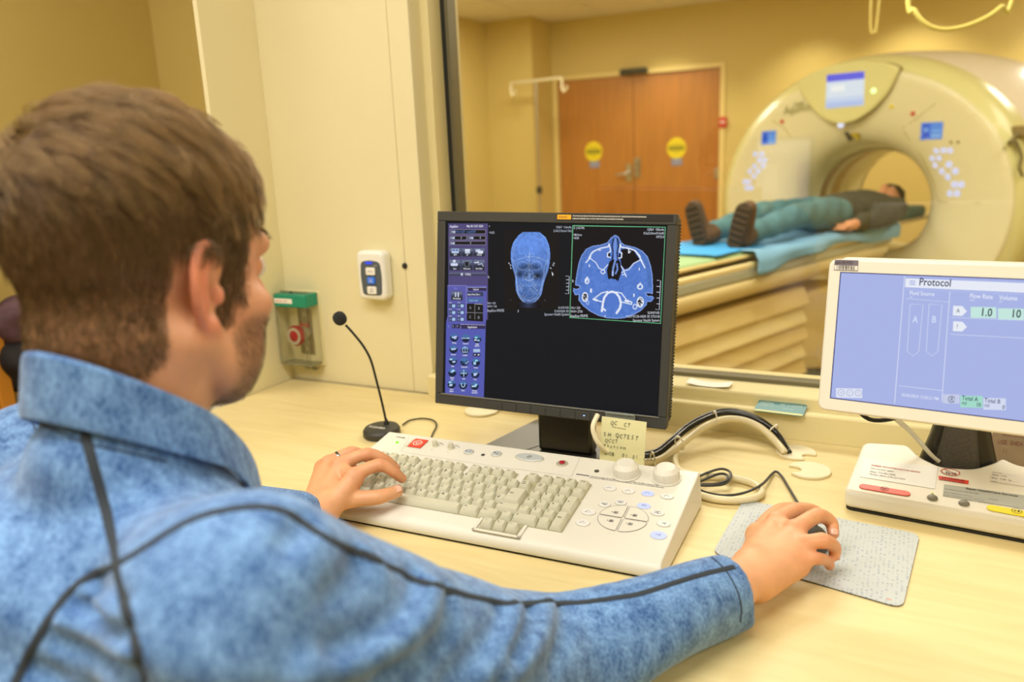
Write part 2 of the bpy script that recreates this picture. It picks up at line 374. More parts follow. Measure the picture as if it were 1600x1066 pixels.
# ------------------------------------------------------------------ scan room shell
sbox('wall_scan_left', (-4.28, 2.2, 0), (-4.13, 8.4, 2.62), YEL)
sbox('wall_scan_pier', (-4.13, 7.65, 0), (-3.6, 8.4, 2.62), YEL)
sbox('wall_scan_front', (-4.28, 2.2, 0), (-2.6, 2.35, 2.62), YEL)
FY = 8.13
dl, dm, dr = PY(871, 128, FY)[0], PY(988.5, 117, FY)[0], PY(1126, 105, FY)[0]; dt = 2.015
sbox('wall_far', (-3.6, FY, 0), (dl-.05, FY+.2, 2.62), YEL)
sbox('wall_far_upper', (dl-.05, FY, dt+.05), (dr+.05, FY+.2, 2.62), YEL)
sbox('wall_far_right', (dr+.05, FY, 0), (2.6, FY+.2, 2.62), YEL)
FR = mat('door_frame_paint', (236, 214, 140), .45)
sbox('trim_3', (dl-.05, FY-.015, 0), (dl-.003, FY+.1, dt+.05), FR); sbox('trim_4', (dr+.003, FY-.015, 0), (dr+.05, FY+.1, dt+.05), FR); sbox('trim_5', (dl-.003, FY-.015, dt+.003), (dr+.003, FY+.1, dt+.05), FR)
WOOD = mat('orange_door_veneer', (192, 126, 50), .38, noise=.22, nscale=5, stretch=(7, 7, .5))
STEEL = mat('brushed_steel', (190, 186, 172), .3, .9)
SY = mat('sign_yellow', (246, 226, 20), .5); SB = mat('sign_blue', (132, 140, 176), .5); SD = mat('sign_olive', (158, 150, 18), .6)
for k, (a, b, px, py) in enumerate(((dl, dm, 927.5, 237), (dm, dr, 1057, 231.5))):
    d = struct(MB().box((a+.003, FY+.02, .008), (b-.003, FY+.065, dt)).build('door_%d' % (k+1), WOOD, None, smooth=False, bevel=.003))
    c = PY(px, py, FY+.02)
    s = tag(MB().prism(ell(0, 0, .098, .105, 28), 0, .002).prism(rrect(-.085, -.028, .085, .028, .02), .002, .0024, 1).text('CAUTION', .035, 0, .04, .0026, align='CENTER', m=1).text('X-RAY', .035, 0, -.062, .0026, align='CENTER', m=1).build('door_sign', [SY, SD], None, smooth=False, M=frame((c[0], FY+.02, c[2]), (1, 0, 0), (0, 0, 1))),
        'round yellow warning sign on the %s wooden door leaf of the scan room' % ('left' if k == 0 else 'right'), 'sign', 'round yellow door signs')
    q = PY(*((929, 257) if k == 0 else (1057.5, 253)), FY+.02)
    tag(MB().prism(rrect(-.055, -.034, .055, .034, .006), 0, .002).text('NOTICE', .026, 0, -.009, .0022, align='CENTER', m=1).build('notice_label', [SB, mat('pale_print', (225, 226, 235), .6)], None, smooth=False, M=frame((q[0], FY+.02, q[2]), (1, 0, 0), (0, 0, 1))),
        'small blue label stuck under the yellow sign on the %s wooden door' % ('left' if k == 0 else 'right'), 'label', 'blue labels under the door signs')
    if k == 0:
        c = PY(982, 270, FY); Mh = frame((c[0], FY+.02, c[2]), (1, 0, 0), (0, 0, 1))
        h = MB().prism(rrect(-.03, -.09, .03, .09, .02), 0, .012).lathe([(.024, 0), (.024, .03), (.02, .045), (0, .05)], 18).tube([(0, 0, .05), (-.03, -.01, .06), (-.13, -.02, .06)], [.012, .012, .009], 10).build('door_handle', STEEL, None, M=Mh); h.parent = d; h.matrix_parent_inverse = d.matrix_world.inverted()
    else:
        c = PY(995, 262, FY); Mh = frame((c[0], FY+.02, c[2]), (1, 0, 0), (0, 0, 1))
        h = MB().prism(rrect(-.03, -.1, .03, .1, .012), 0, .01).tube([(0, .075, 0), (0, .075, .05), (0, -.075, .05), (0, -.075, 0)], .009, 8).build('door_handle', STEEL, None, M=Mh); h.parent = d; h.matrix_parent_inverse = d.matrix_world.inverted()
        c = PY(1121, 271, FY+.02); h = MB().box((-.02, -.05, 0), (.02, .05, .012)).build('hinge', STEEL, None, M=frame((dr-.026, FY+.02, c[2]), (1, 0, 0), (0, 0, 1)), bevel=.003); h.parent = d; h.matrix_parent_inverse = d.matrix_world.inverted()
c0, c1 = PY(970, 109, FY-.02), PY(1012, 107, FY-.02)
t = empty('door_sensor', frame(((c0[0]+c1[0])/2, FY-.0155, 2.045), (1, 0, 0), (0, 0, 1)), 'black box on the door frame above the wooden double doors', 'sensor')
w2 = (c1[0]-c0[0])/2
MB().prism(rrect(-w2, -.03, w2, .03, .012), 0, .05).build('housing', BLK, t, bevel=.006); MB().prism(rrect(-w2*.9, -.02, w2*.9, .006, .008), .05, .054).build('lens', mat('dark_lens', (40, 36, 30), .15), t)
c = PY(1130, 191, FY); RED = mat('red_plastic', (206, 44, 34), .4)
t = empty('alarm_call_point', frame((c[0], FY, c[2]), (1, 0, 0), (0, 0, 1)), 'small red alarm call point on the far wall right of the doors', 'alarm')
MB().prism(rrect(-.035, -.05, .035, .05, .01), 0, .03).build('case', RED, t, bevel=.004); MB().prism(rrect(-.02, -.012, .02, .016, .004), .03, .034).build('window', mat('pale_plastic', (230, 200, 190), .4), t)
# drip stand with two hooks in front of the pier
iy = 7.35; ib = PY(841, 250, iy); x = ib[0]
t = empty('drip_stand', (x, iy, 0), 'pale metal drip stand with two hooks left of the wooden doors', 'stand')
tp = PY(838, 127, iy)[2]; xl, xr = PY(798, 130, iy)[0]-x, PY(878, 126, iy)[0]-x
PALE = mat('pale_metal', (226, 216, 176), .35, .3)
MB().tube([(0, 0, .07), (0, 0, tp)], .013, 12).build('pole', STEEL, t); MB().tube([(xl, 0, tp), (xr, 0, tp+.01)], .016, 10).build('crossbar', PALE, t)
for xx in (xl, xr):
    MB().tube([(xx, 0, tp+.012), (xx, 0, tp-.09), (xx+.02, 0, tp-.12), (xx+.045, 0, tp-.1), (xx+.05, 0, tp-.06)], .013, 8).build('hook', PALE, t)
MB().tube([(-.0, 0, .95), (0, 0, .88)], .03, 12).build('clamp', BLK, t)
for k in range(5): a = 2*math.pi*k/5; MB().tube([(0, 0, .09), (.28*math.cos(a), .28*math.sin(a), .06)], .014, 8).lathe([(0, 0), (.02, 0), (.025, .02), (.02, .04), (0, .045)], 10, M=Matrix.Translation((.28*math.cos(a), .28*math.sin(a), 0))).build('leg', STEEL, t)
# hanging hose under the scan-room ceiling, and its thin neighbour
HOSE = mat('cream_hose', (226, 214, 120), .4)
Q = [PD(x, y, 3.0) for x, y in ((1418, -15), (1428, 15), (1445, 36), (1470, 46), (1505, 42), (1540, 28), (1565, 10), (1585, -12))]
Q = [np.array((Q[0][0]-.06, Q[0][1], 2.602))]+Q+[np.array((Q[-1][0]+.1, Q[-1][1], 2.602))]
tag(MB().tube(Q, .0085, 10, sub=6).build('ceiling_hose', HOSE, None), 'pale yellow hose hanging in a loop from the scan room ceiling', 'hose')
q = PD(1366, 50, 3.6); tag(MB().tube([(q[0]-.02, q[1], 2.602), (q[0]-.02, q[1], q[2]+.1), (q[0], q[1], q[2]), (q[0]+.012, q[1], q[2]+.1), (q[0]+.03, q[1], 2.602)], .006, 8, sub=5).build('ceiling_cable', mat('dull_cable', (190, 172, 92), .5), None), 'thin dull cable hanging left of the looped hose at the ceiling', 'cable')
# ------------------------------------------------------------------ far left: wooden coat cupboard with dark clothes
CW = mat('orange_wood', (214, 142, 44), .45, noise=.15, nscale=6, stretch=(6, 6, .6)); CWD = mat('red_brown_wood', (150, 82, 36), .5)
q = PX(22, 610, -2.25); q0 = PX(3, 480, -2.25)
cy = q[1]; t = empty('coat_cupboard', (-2.42, cy-.02, 0), 'open orange wooden cupboard behind the seated man, dark clothes beside it', 'cupboard')
MB().box((-.17, -.02, .0), (.17, .02, 1.12)).build('side_panel', CW, t, bevel=.003); MB().box((-.17, -.7, .0), (.165, -.03, .06)).build('base', CWD, t, bevel=.003)
MB().box((-.17, -.7, .06), (-.15, -.02, 1.08)).build('back_panel', CWD, t); MB().box((-.165, -.7, 1.06), (.165, -.022, 1.09)).build('shelf', CWD, t)
MB().box((-.17, -.74, .0), (.17, -.70, 1.12)).build('side_panel', CW, t, bevel=.003)
t = empty('low_cabinet', (-1.57, 1.55, 0), 'low white cabinet just beyond the left end of the desk', 'cabinet')
MB().box((-.17, -.25, .05), (.183, .25, .86)).build('body', mat('cabinet_white', (240, 234, 212), .4), t, bevel=.004); MB().box((-.165, -.262, .06), (.10, -.2502, .85)).build('door', mat('cabinet_white'), t, bevel=.003); MB().box((.105, -.262, .06), (.18, -.2502, .85)).build('filler_panel', mat('cabinet_grey', (214, 206, 184), .4), t, bevel=.003); MB().box((-.16, -.24, 0), (.17, .24, .05)).build('plinth', BLK, t)
# ================================================================== DESK
MAPLE = bpy.data.materials.new('pale_maple_laminate'); MAPLE.use_nodes = True; nt = MAPLE.node_tree; b = nt.nodes['Principled BSDF']; b.inputs['Roughness'].default_value = .42; b.inputs['Specular IOR Level'].default_value = .35
tc = nt.nodes.new('ShaderNodeTexCoord'); mp = nt.nodes.new('ShaderNodeMapping'); mp.inputs['Scale'].default_value = (2.2, 16, 16); nz = nt.nodes.new('ShaderNodeTexNoise'); nz.inputs['Scale'].default_value = 2.2; nz.inputs['Detail'].default_value = 6; nz.inputs['Distortion'].default_value = .8
rp = nt.nodes.new('ShaderNodeValToRGB'); rp.color_ramp.elements[0].position = .3; rp.color_ramp.elements[0].color = (*lin((220, 200, 142)), 1); rp.color_ramp.elements[1].position = .7; rp.color_ramp.elements[1].color = (*lin((230, 213, 158)), 1)
nt.links.new(tc.outputs['Object'], mp.inputs[0]); nt.links.new(mp.outputs[0], nz.inputs['Vector']); nt.links.new(nz.outputs['Fac'], rp.inputs[0]); nt.links.new(rp.outputs[0], b.inputs['Base Color'])
dk = empty('desk', (-.2, 1.0, 0), 'long pale maple laminate desk along the observation window', 'desk')
def dpart(name, lo, hi, m, bev=.003): o = MB().box(lo, hi).build(name, m, None, bevel=bev); o.parent = dk; o.matrix_parent_inverse = dk.matrix_world.inverted(); return o
sx = PZ(687, 650, D)[0]
dpart('desktop', (-1.371, .62, .725), (1.15, 1.4385, D), MAPLE, .002)
dpart('end_panel', (-1.36, .68, 0), (-1.33, 1.42, .7245), CREAM); dpart('end_panel', (1.1, .68, 0), (1.13, 1.42, .7245), CREAM); dpart('modesty_panel', (-1.33, 1.38, .2), (1.1, 1.4, .7245), CREAM)
# cable grommets: two with a bite taken out, one lying loose, one behind the monitor
IV = mat('ivory_plastic', (236, 226, 192), .4)
def bite(r, bx, br, n=40):
    P = [];
    for i in range(n):
        a = 2*math.pi*i/n; x, y = r*math.cos(a), r*math.sin(a)
        if math.hypot(x-bx, y) > br: P.append((x, y))
        elif not P or P[-1] != 'b': P.append('b')
    i0 = P.index('b'); P = P[i0+1:]+P[:i0]; s, e = P[-1], P[0]
    a0 = math.atan2(s[1], s[0]-bx); a1 = math.atan2(e[1], e[0]-bx)
    while a1 > a0: a1 -= 2*math.pi
    return P+[(bx+br*math.cos(a0+(a1-a0)*k/8), br*math.sin(a0+(a1-a0)*k/8)) for k in range(1, 8)]
c = PZ(1244, 709, D); tag(MB().prism(bite(.033, -.027, .012), 0, .004).build('grommet_cover', IV, None, bevel=.001, M=Matrix.Translation((c[0], c[1], D))@Matrix.Rotation(2.6, 4, 'Z')), 'ivory cable grommet cover with the black and grey cables passing into it', 'grommet', 'ivory grommet covers')
c = PZ(1262, 737, D); tag(MB().prism(bite(.034, -.026, .0145), 0, .0045).build('grommet_cover', IV, None, bevel=.001, M=Matrix.Translation((c[0]+.002, c[1], D))@Matrix.Rotation(.25, 4, 'Z')), 'loose ivory crescent grommet cover lying empty on the desk', 'grommet', 'ivory grommet covers')
c = PZ(757, 641, D); tag(MB().prism(ell(0, 0, .036, .036, 36), 0, .005).build('grommet_cover', IV, None, bevel=.0015, M=Matrix.Translation((c[0], c[1]-.012, D))), 'round ivory grommet cover on the desk behind the black monitor', 'grommet', 'ivory grommet covers')
# ------------------------------------------------------------------ cards on the sill
c = PZ(1110, 600, .8297); PAPER = mat('white_paper', (240, 236, 226), .7)
m = MB(); nn = 8
for i in range(nn): pass
v = []; 
for i in range(nn+1):
    u = -.042+.084*i/nn; zz = .0015+.004*(abs(u)/.042)**2
    for yy in (-.017, .017): v += [(u, yy, zz), (u, yy, zz+.0007)]
f = []
for i in range(nn): a = 4*i; f += [(a+1, a+5, a+7, a+3), (a, a+2, a+6, a+4), (a, a+4, a+5, a+1), (a+2, a+3, a+7, a+6)]
m.add(v, f); m.add([], [])
for k, tx in enumerate(('Please check patient wristband', 'before every scan')): m.text(tx, .0052, 0, .004-.009*k, .0058, align='CENTER', m=1)
tag(m.build('paper_strip', [PAPER, mat('faint_print', (205, 170, 150), .7)], None, M=frame((c[0], 1.487, .8297), (1, -.02, 0), (0, 1, .0))), 'curled white paper strip lying on the window sill', 'paper')
TEAL = mat('teal_card', (72, 132, 138), .45); TEALP = mat('pale_teal_print', (206, 224, 214), .5); TEALB = mat('card_yellow_edge', (206, 204, 132), .5)
a, b2 = PZ(1188, 622, .818), PZ(1268, 634, .818); ctr = PZ(1229, 619, .815)
m = MB().prism(rrect(-.043, -.024, .043, .024, .005), 0, .0012).prism(rrect(-.0425, -.0235, .0425, -.017, .003), .0012, .0013, 2)
m.text('DIGITAL', .0085, -.038, .011, .0014, m=1, bold=.02).tube([(-.003, .009, .0015), (.006, .018, .0015)], .0006, 4, m=1).tube([(-.003, .018, .0015), (.006, .009, .0015)], .0006, 4, m=1).text('PLANNER 4.2', .0085, .009, .011, .0014, m=1).text('user guide card', .005, -.038, .002, .0014, m=1).text('Support line', .005, .004, -.004, .0014, m=1)
tag(m.build('reference_card', [TEAL, TEALP, TEALB], None, M=frame((ctr[0], 1.437, .8135), (1, -.03, -.004), (0, 1, .13))), 'teal printed card lying on the lower window ledge, overhanging its edge', 'card')
# ------------------------------------------------------------------ wall button unit (badge-like talk control)
c0, c1 = PY(553, 394, 1.41), PY(600, 470, 1.41); w, h = c1[0]-c0[0], c0[2]-c1[2]
t = empty('wall_button_unit', frame((c0[0], 1.4482, c1[2]), (1, 0, 0), (0, 0, 1)), 'white rounded wall unit with grey face and three buttons above the microphone', 'control')
WP = mat('white_plastic', (240, 238, 230), .35); GF = mat('slate_face', (84, 92, 98), .4)
MB().prism(rrect(-.002, -.002, w+.002, h+.002, .014, 6), 0, .032).build('case', WP, t, bevel=.008, seg=3)
MB().prism(round_poly([(.012, .010), (w-.008, .010), (w-.005, h*.5), (w-.008, h-.022), (w/2, h-.0185), (.012, h-.022), (.009, h*.5)], .009, 4), .032, .0335).build('face_plate', GF, t, bevel=.0006, seg=1)
MB().prism(rrect(w*.35, h-.027, w*.62, h-.022, .002), .0334, .0342).build('indicator', mat('blue_led_strip', (40, 60, 200), .3, emit=(40, 70, 230), estr=.8), t)
for k, (yy, mm, tx) in enumerate(((h-.043, WP, 'CANCEL'), (h-.0635, mat('blue_button', (40, 104, 200), .4, emit=(40, 104, 210), estr=.4), 'TALK\nBACK'), (h-.086, WP, 'STAFF\nASSIST'))):
    hw, hh = ((.0125, .0085) if k != 1 else (.010, .0075)); cx = w*.5+.003
    bt = MB().prism(rrect(cx-hw, yy-hh, cx+hw, yy+hh, .003), .0334, .037).build('button', mm, t, bevel=.0008)
    MB().text(tx, .0052, cx, yy+(-.002 if k == 0 else .0008), .0372, align='CENTER').build('button_text', mat('grey_print', (110, 110, 112), .6) if k != 1 else PAPER, bt, smooth=False)
MB().text('responder', .0038, w-.026, h-.031, .0337).build('brand_text', PAPER, t, smooth=False)
# ------------------------------------------------------------------ emergency stop under a clear lift-up cover
c0, c1 = PY(420, 450, 1.40), PY(490, 575, 1.40); Z0, Z1 = .80, .992; X0, X1 = -1.3715, -1.266
t = empty('emergency_stop_station', frame((X0, 1.4482, Z0), (1, 0, 0), (0, 0, 1)), 'emergency stop knob under a clear cover with green top strip on the wall', 'emergency stop')
W, Hh = X1-X0, Z1-Z0
CLR = bpy.data.materials.new('clear_polycarbonate'); CLR.use_nodes = True; nt = CLR.node_tree; nt.nodes.remove(nt.nodes['Principled BSDF'])
schlick(nt, .04, (.99, .99, .97, 1), .05)
SPL = mat('worn_steel_plate', (150, 138, 100), .4, .6, noise=.25, nscale=40)
MB().prism(rrect(.004, .0, W, Hh-.006, .006), 0, .004).build('back_plate', mat('clear_frame_grey', (226, 216, 168), .3), t, bevel=.001)
# shell: five walls of clear plastic
sh = MB(); dd = .047; tt = .0022
sh.box((.006, .010, dd-tt), (W-.004, Hh-.006, dd)); sh.box((.006, .010, .004), (.006+tt, Hh-.006, dd-tt)); sh.box((W-.004-tt, .010, .004), (W-.004, Hh-.006, dd-tt)); sh.box((.008, .010, .004), (W-.0065, .010+tt, dd-tt))
sh.build('cover', CLR, t, bevel=.0015)
for xx in (.0075, W-.0075, W-.0155): MB().tube([(xx, .012, dd+.0005), (xx, Hh-.03, dd+.0005)], .0013, 6).build('cover_rib', mat('edge_shadow_plastic', (128, 124, 92), .25), t)
MB().box((.005, .0085, .01), (W-.003, .0135, dd+.0015)).build('cover_foot', mat('edge_shadow_plastic'), t, bevel=.002)
MB().box((.004, Hh-.04, .004), (W-.003, Hh-.008, dd+.002)).build('top_strip', mat('green_plastic', (20, 140, 112), .35), t, bevel=.004)
MB().box((.006, Hh-.03, dd+.002), (.062, Hh-.0185, dd+.0026)).text('EMERGENCY STOP', .0063, .0075, Hh-.027, dd+.0028, m=1).build('label_strip', [PAPER, mat('red_print', (190, 60, 50), .6)], t, smooth=False)
MB().lathe([(.0045, 0), (.0045, .003), (.003, .005), (0, .0055)], 14, M=Matrix.Translation((.042, Hh-.0085, dd-.02))@Matrix.Rotation(-math.pi/2, 4, 'X')).build('screw', BLK, t)
MB().tube([(.012+.0076*i, Hh-.0035-.003*(i % 2), .024+.008*((i+1) % 2)) for i in range(12)], .0016, 6).build('hinge_spring', mat('grey_spring', (150, 144, 116), .3, .7), t)
MB().prism(rrect(.036, .028, .078, .142, .002), .004, .007).build('switch_plate', SPL, t, bevel=.001)
for yy in (.042, .128): MB().lathe([(.0045, .0071), (.004, .009), (0, .0095)], 12, M=Matrix.Translation((.057, yy, 0))).build('plate_screw', STEEL, t)
Mk = Matrix.Translation((.055, .082, .007))@Matrix.Diagonal((1.35, 1.35, 1.15, 1)); DR = mat('dark_red_plastic', (150, 28, 30), .3)
MB().lathe([(.014, 0), (.014, .016), (.0105, .017), (.0105, .026)], 22, M=Mk).build('collar', STEEL, t); MB().box((.046, .094, .0072), (.068, .106, .012)).build('legend_plate', RED, t)
MB().lathe([(.0105, .020), (.018, .022), (.019, .030), (.017, .034), (.0155, .0345)], 26, M=Mk).build('knob', DR, t, angle=30)
MB().lathe([(.0155, .0345), (.0155, .0355), (.010, .0355)], 26, M=Mk).build('knob_ring', mat('grey_ring', (176, 170, 150), .3, .4), t); MB().lathe([(.010, .0350), (.004, .0385), (0, .0388)], 20, M=Mk).build('knob_cap', DR, t)
MB().prism([(.03, -.017), (.095, -.017), (.1, .0), (.025, .0)], .001, .0026).build('lift_tab', CLR, t)
MB().text('↑ LIFT HERE ↑'.replace('↑', '^'), .0105, .060, -.0125, .003, align='CENTER', bold=.01).build('lift_text', BLK, t, smooth=False)
# ------------------------------------------------------------------ gooseneck microphone
c = PZ(597, 680, D); t = empty('desk_microphone', (c[0], c[1], D), 'black gooseneck desk microphone standing left of the keyboard', 'microphone')
DARK = mat('dark_grey_plastic', (52, 51, 46), .5, bump=.08, bscale=900)
Mb = Matrix.Rotation(math.radians(20), 4, 'Z')@Matrix.Diagonal((1.0, 1.12, 1, 1))
MB().lathe([(0, 0), (.034, 0), (.036, .003), (.036, .012), (.033, .0165), (.026, .0185), (0, .0195)], 40, M=Mb).build('base', DARK, t, angle=35)
MB().text('TOSHIBA', .0125, 0, 0, .0197, align='CENTER', bold=.015, M=Matrix.Translation((-.002, -.016, 0))@Matrix.Rotation(math.radians(1), 4, 'Z')).build('brand_text', mat('print_white', (225, 222, 210), .6), t, smooth=False)
b0 = LOC(t.matrix_world, 604, 662, .02); MB().lathe([(.0055, 0), (.0055, .004), (.003, .008), (.002, .012)], 14, M=Matrix.Translation((b0[0], b0[1], .0185))).build('neck_socket', BLK, t)
Y0 = b0[1]+c[1]
def mp_(px, py, dy): p = PY(px, py, Y0+dy); return (p[0]-c[0], p[1]-c[1], p[2]-D)
MB().tube([(b0[0], b0[1], .02), mp_(597, 630, -.004), mp_(587, 590, -.012), mp_(579, 562, -.02), mp_(567, 540, -.028), mp_(551, 520, -.036), mp_(540, 508, -.042)], .0023, 8, sub=5).build('gooseneck', BLK, t)
hc = mp_(531, 498, -.048); m = MB(); m.lathe([(0.0001, -.0135), (.005, -.0125), (.0095, -.0095), (.0125, -.004), (.0127, .003), (.0108, .009), (.006, .013), (0.0001, .0142)], 24, M=Matrix.Translation(hc)@Matrix.Rotation(-.6, 4, 'Y'))
m.build('foam_windscreen', mat('black_foam', (40, 40, 39), .95, bump=.6, bscale=700), t)
tag(MB().tube([PZ(629, 664, D+.004), PZ(640, 657, D+.003), PZ(660, 654, D+.003), PZ(677, 657, D+.003), PZ(682, 665, D+.003), PZ(676, 678, D+.003), PZ(672, 690, D+.003)], .0016, 7, sub=5).build('microphone_cable', BLK, None), 'thin black cable curving from the microphone base to the keyboard', 'cable')
# ------------------------------------------------------------------ mouse pad and mouse
P = [PZ(x, y, D) for x, y in ((1162, 783), (1437, 837), (1410, 953), (1113, 866))]; c = sum(P)/4
PAD = bpy.data.materials.new('patterned_pad'); PAD.use_nodes = True; nt = PAD.node_tree; b = nt.nodes['Principled BSDF']; b.inputs['Roughness'].default_value = .6
tc = nt.nodes.new('ShaderNodeTexCoord'); vo = nt.nodes.new('ShaderNodeTexVoronoi'); vo.inputs['Scale'].default_value = 190; vo.inputs['Randomness'].default_value = .25; rp = nt.nodes.new('ShaderNodeValToRGB')
rp.color_ramp.elements[0].position = .22; rp.color_ramp.elements[0].color = (*lin((128, 144, 164)), 1); rp.color_ramp.elements[1].position = .42; rp.color_ramp.elements[1].color = (*lin((190, 197, 196)), 1)
nt.links.new(tc.outputs['Object'], vo.inputs['Vector']); nt.links.new(vo.outputs['Distance'], rp.inputs[0]); nt.links.new(rp.outputs[0], b.inputs['Base Color'])
t = empty('mouse_pad', (c[0], c[1], D), 'pale grey dotted mouse pad under the man’s right hand'.replace('’', "'"), 'mouse pad')
poly = round_poly([(p[0]-c[0], p[1]-c[1]) for p in P[::-1]], .016, 5)
MB().prism(poly, .0, .0014).build('base', BLK, t); MB().prism(poly, .0014, .0024).build('top_sheet', PAD, t)
q = PZ(1390, 940, D); MB().text('3M', .006, q[0]-c[0]-.004, q[1]-c[1]-.002, .0026, rot=-.1).build('brand_text', mat('orange_print', (224, 110, 70), .6), t, smooth=False)
MS = frame((PZ(1268, 852, D+.012)[0]-.012, PZ(1268, 852, D+.012)[1]-.0, D+.0024), (math.cos(-.42), math.sin(-.42), 0), (-math.sin(-.42), math.cos(-.42), 0))
t = empty('computer_mouse', MS, 'dark computer mouse held under the right hand on the pad', 'mouse')
fd = Field((-.04, -.06, -.005), (.04, .065, .045), .0022); fd.ell((0, -.005, .004), (.029, .053, .030), k=.004); fd.put((-.05, -.07, -.01), (.05, .07, .0005), lambda X, Y, Z: (Z-.0005)+0*X+0*Y, .002, 'cut')
V, Q = fd.mesh(1); np_mesh('shell', V, Q, DARK, t)
MB().lathe([(.007, -.003), (.0078, -.0015), (.0078, .0015), (.007, .003)], 16, M=Matrix.Translation((0, .026, .0275))@Matrix.Rotation(math.pi/2, 4, 'Y')).build('scroll_wheel', mat('grey_rubber', (90, 90, 88), .7), t)
c = PX(40, 548, -2.25)
def heap(o, rad, seed, amp, name, label, m, cat):
    fd = Field((-rad[0]*1.5, -rad[1]*1.5, -rad[2]*1.5), (rad[0]*1.5, rad[1]*1.5, rad[2]*1.5), .008); fd.ell((0, 0, 0), rad, k=.01); fd.ell((rad[0]*.2, -rad[1]*.4, rad[2]*.4), (rad[0]*.7, rad[1]*.6, rad[2]*.6), k=.03)
    fd.put((-.3, -.3, -.3), (.3, .3, .3), lambda X, Y, Z: amp*np.sin(45*Y+25*X+seed+3*np.sin(18*Z))+.5*amp*np.sin(70*Z-30*Y), .001, 'disp'); V, Q = fd.mesh(2); ob = np_mesh(name, V, Q, m, None); ob.location = o; return tag(ob, label, cat)
heap((c[0]-.02, c[1]+.05, c[2]-.047), (.10, .12, .10), 1, .006, 'black_jacket', 'black jacket bundled beside the orange cupboard behind the man', mat('black_cloth', (26, 22, 22), .8), 'jacket')
heap((c[0]-.02, c[1]+.035, c[2]+.082), (.09, .11, .065), 3, .006, 'purple_scarf', 'dull purple brown scarf lying on the bundled black jacket', mat('dull_purple_cloth', (104, 76, 84), .85, noise=.4, nscale=30), 'scarf')
t = empty('coat_bench', (c[0]-.05, c[1]+.055, 0), 'pale wooden bench holding the bundled black jacket', 'bench')
zb = c[2]-.155; MB().box((-.2, -.09, zb-.04), (.2, .32, zb)).build('seat', MAPLE, t, bevel=.004); MB().box((-.19, -.08, 0), (.19, -.05, zb-.04)).build('end_panel', MAPLE, t); MB().box((-.19, .28, 0), (.19, .31, zb-.04)).build('end_panel', MAPLE, t)
# ================================================================== SCANNER CONSOLE KEYBOARD
a = math.radians(1.8); KO = (-.255, .861, D)
KM = frame(KO, (math.cos(a), math.sin(a), 0), (-math.sin(a), math.cos(a), 0))
kb = empty('console_keyboard', KM, 'wide beige console keyboard with keypad, lit buttons and two dials', 'keyboard')
SL = .15; TH = math.atan(SL); CS = math.cos(TH); Z0K = .0215
KP = KM@Matrix.Translation((0, 0, Z0K))@Matrix.Rotation(TH, 4, 'X')        # sloping top plate
KPl = Matrix.Translation((0, 0, Z0K))@Matrix.Rotation(TH, 4, 'X')
BE = mat('beige_console_plastic', (224, 221, 207), .42, bump=.05, bscale=1500); KEY = mat('key_plastic', (204, 202, 178), .5); WELL = mat('key_well', (170, 164, 132), .6)
INK = mat('grey_ink', (84, 84, 84), .7)
W = .549; DP = .2335
zt = lambda y: Z0K+SL*y
# body: wedge with a rolled front lip and chamfered right flank
pr = [(0.0015, .003), (0, .0055), (0, .0115), (.0022, .0168), (.007, .0208), (.013, zt(.013)), (.0305, zt(.0305)), (DP-.004, zt(DP-.004)), (DP, zt(DP)-.004), (DP, .003)]
m = MB(); n = len(pr); xs = [(-W, 0., 1.), (.0045, 0., 1.)]
L = [(-W, y, z) for y, z in pr]; Rr = [(.0045-(.004 if z > .012 else 0), y, z) for y, z in pr]
m.add(L+Rr, [tuple(range(n-1, -1, -1)), tuple(range(n, 2*n))]+[(i, (i+1) % n, n+(i+1) % n, n+i) for i in range(n)])
bm_flip = m.build('body', BE, kb, bevel=.0022, seg=3)
mm = bmesh.new(); mm.from_mesh(bm_flip.data); bmesh.ops.recalc_face_normals(mm, faces=mm.faces); mm.to_mesh(bm_flip.data); mm.free()
MB().box((-W+.004, .004, 0), (0, DP-.004, .0035)).build('foot_strip', BLK, kb)
def KL(px, py, z=0.): p = LOC(KP, px, py, z); return (p[0], p[1])
def k1(x, y): return KL(560+x/6.663, 660+y/6.663)
def k2(x, y): return KL(720+x/6.663, 680+y/6.663)
def k3(x, y): return KL(880+x/6.663, 700+y/6.663)
ROW = dict(F=.1478, N=.1245, Q=.1020, A=.0818, Z=.0622, S=.0430, R=.0205)
wells = MB()
for x0, y0, x1, y1 in ((-W+.012, .0335, -.2225, .1345), (-W+.012, .1375, -.4375, .1585), (-.4315, .1375, -.3505, .1585), (-.3425, .1375, -.2615, .1585), (-.249, .1347, -.2225, .1590), (-.2215, .0335, -.1420, .1590), (-.2585, .0105, -.1995, .034)):
    wells.prism(rrect(x0, y0, x1, y1, .002), .0001, .0006, M=KPl)
wells.build('key_well', WELL, kb, smooth=False)
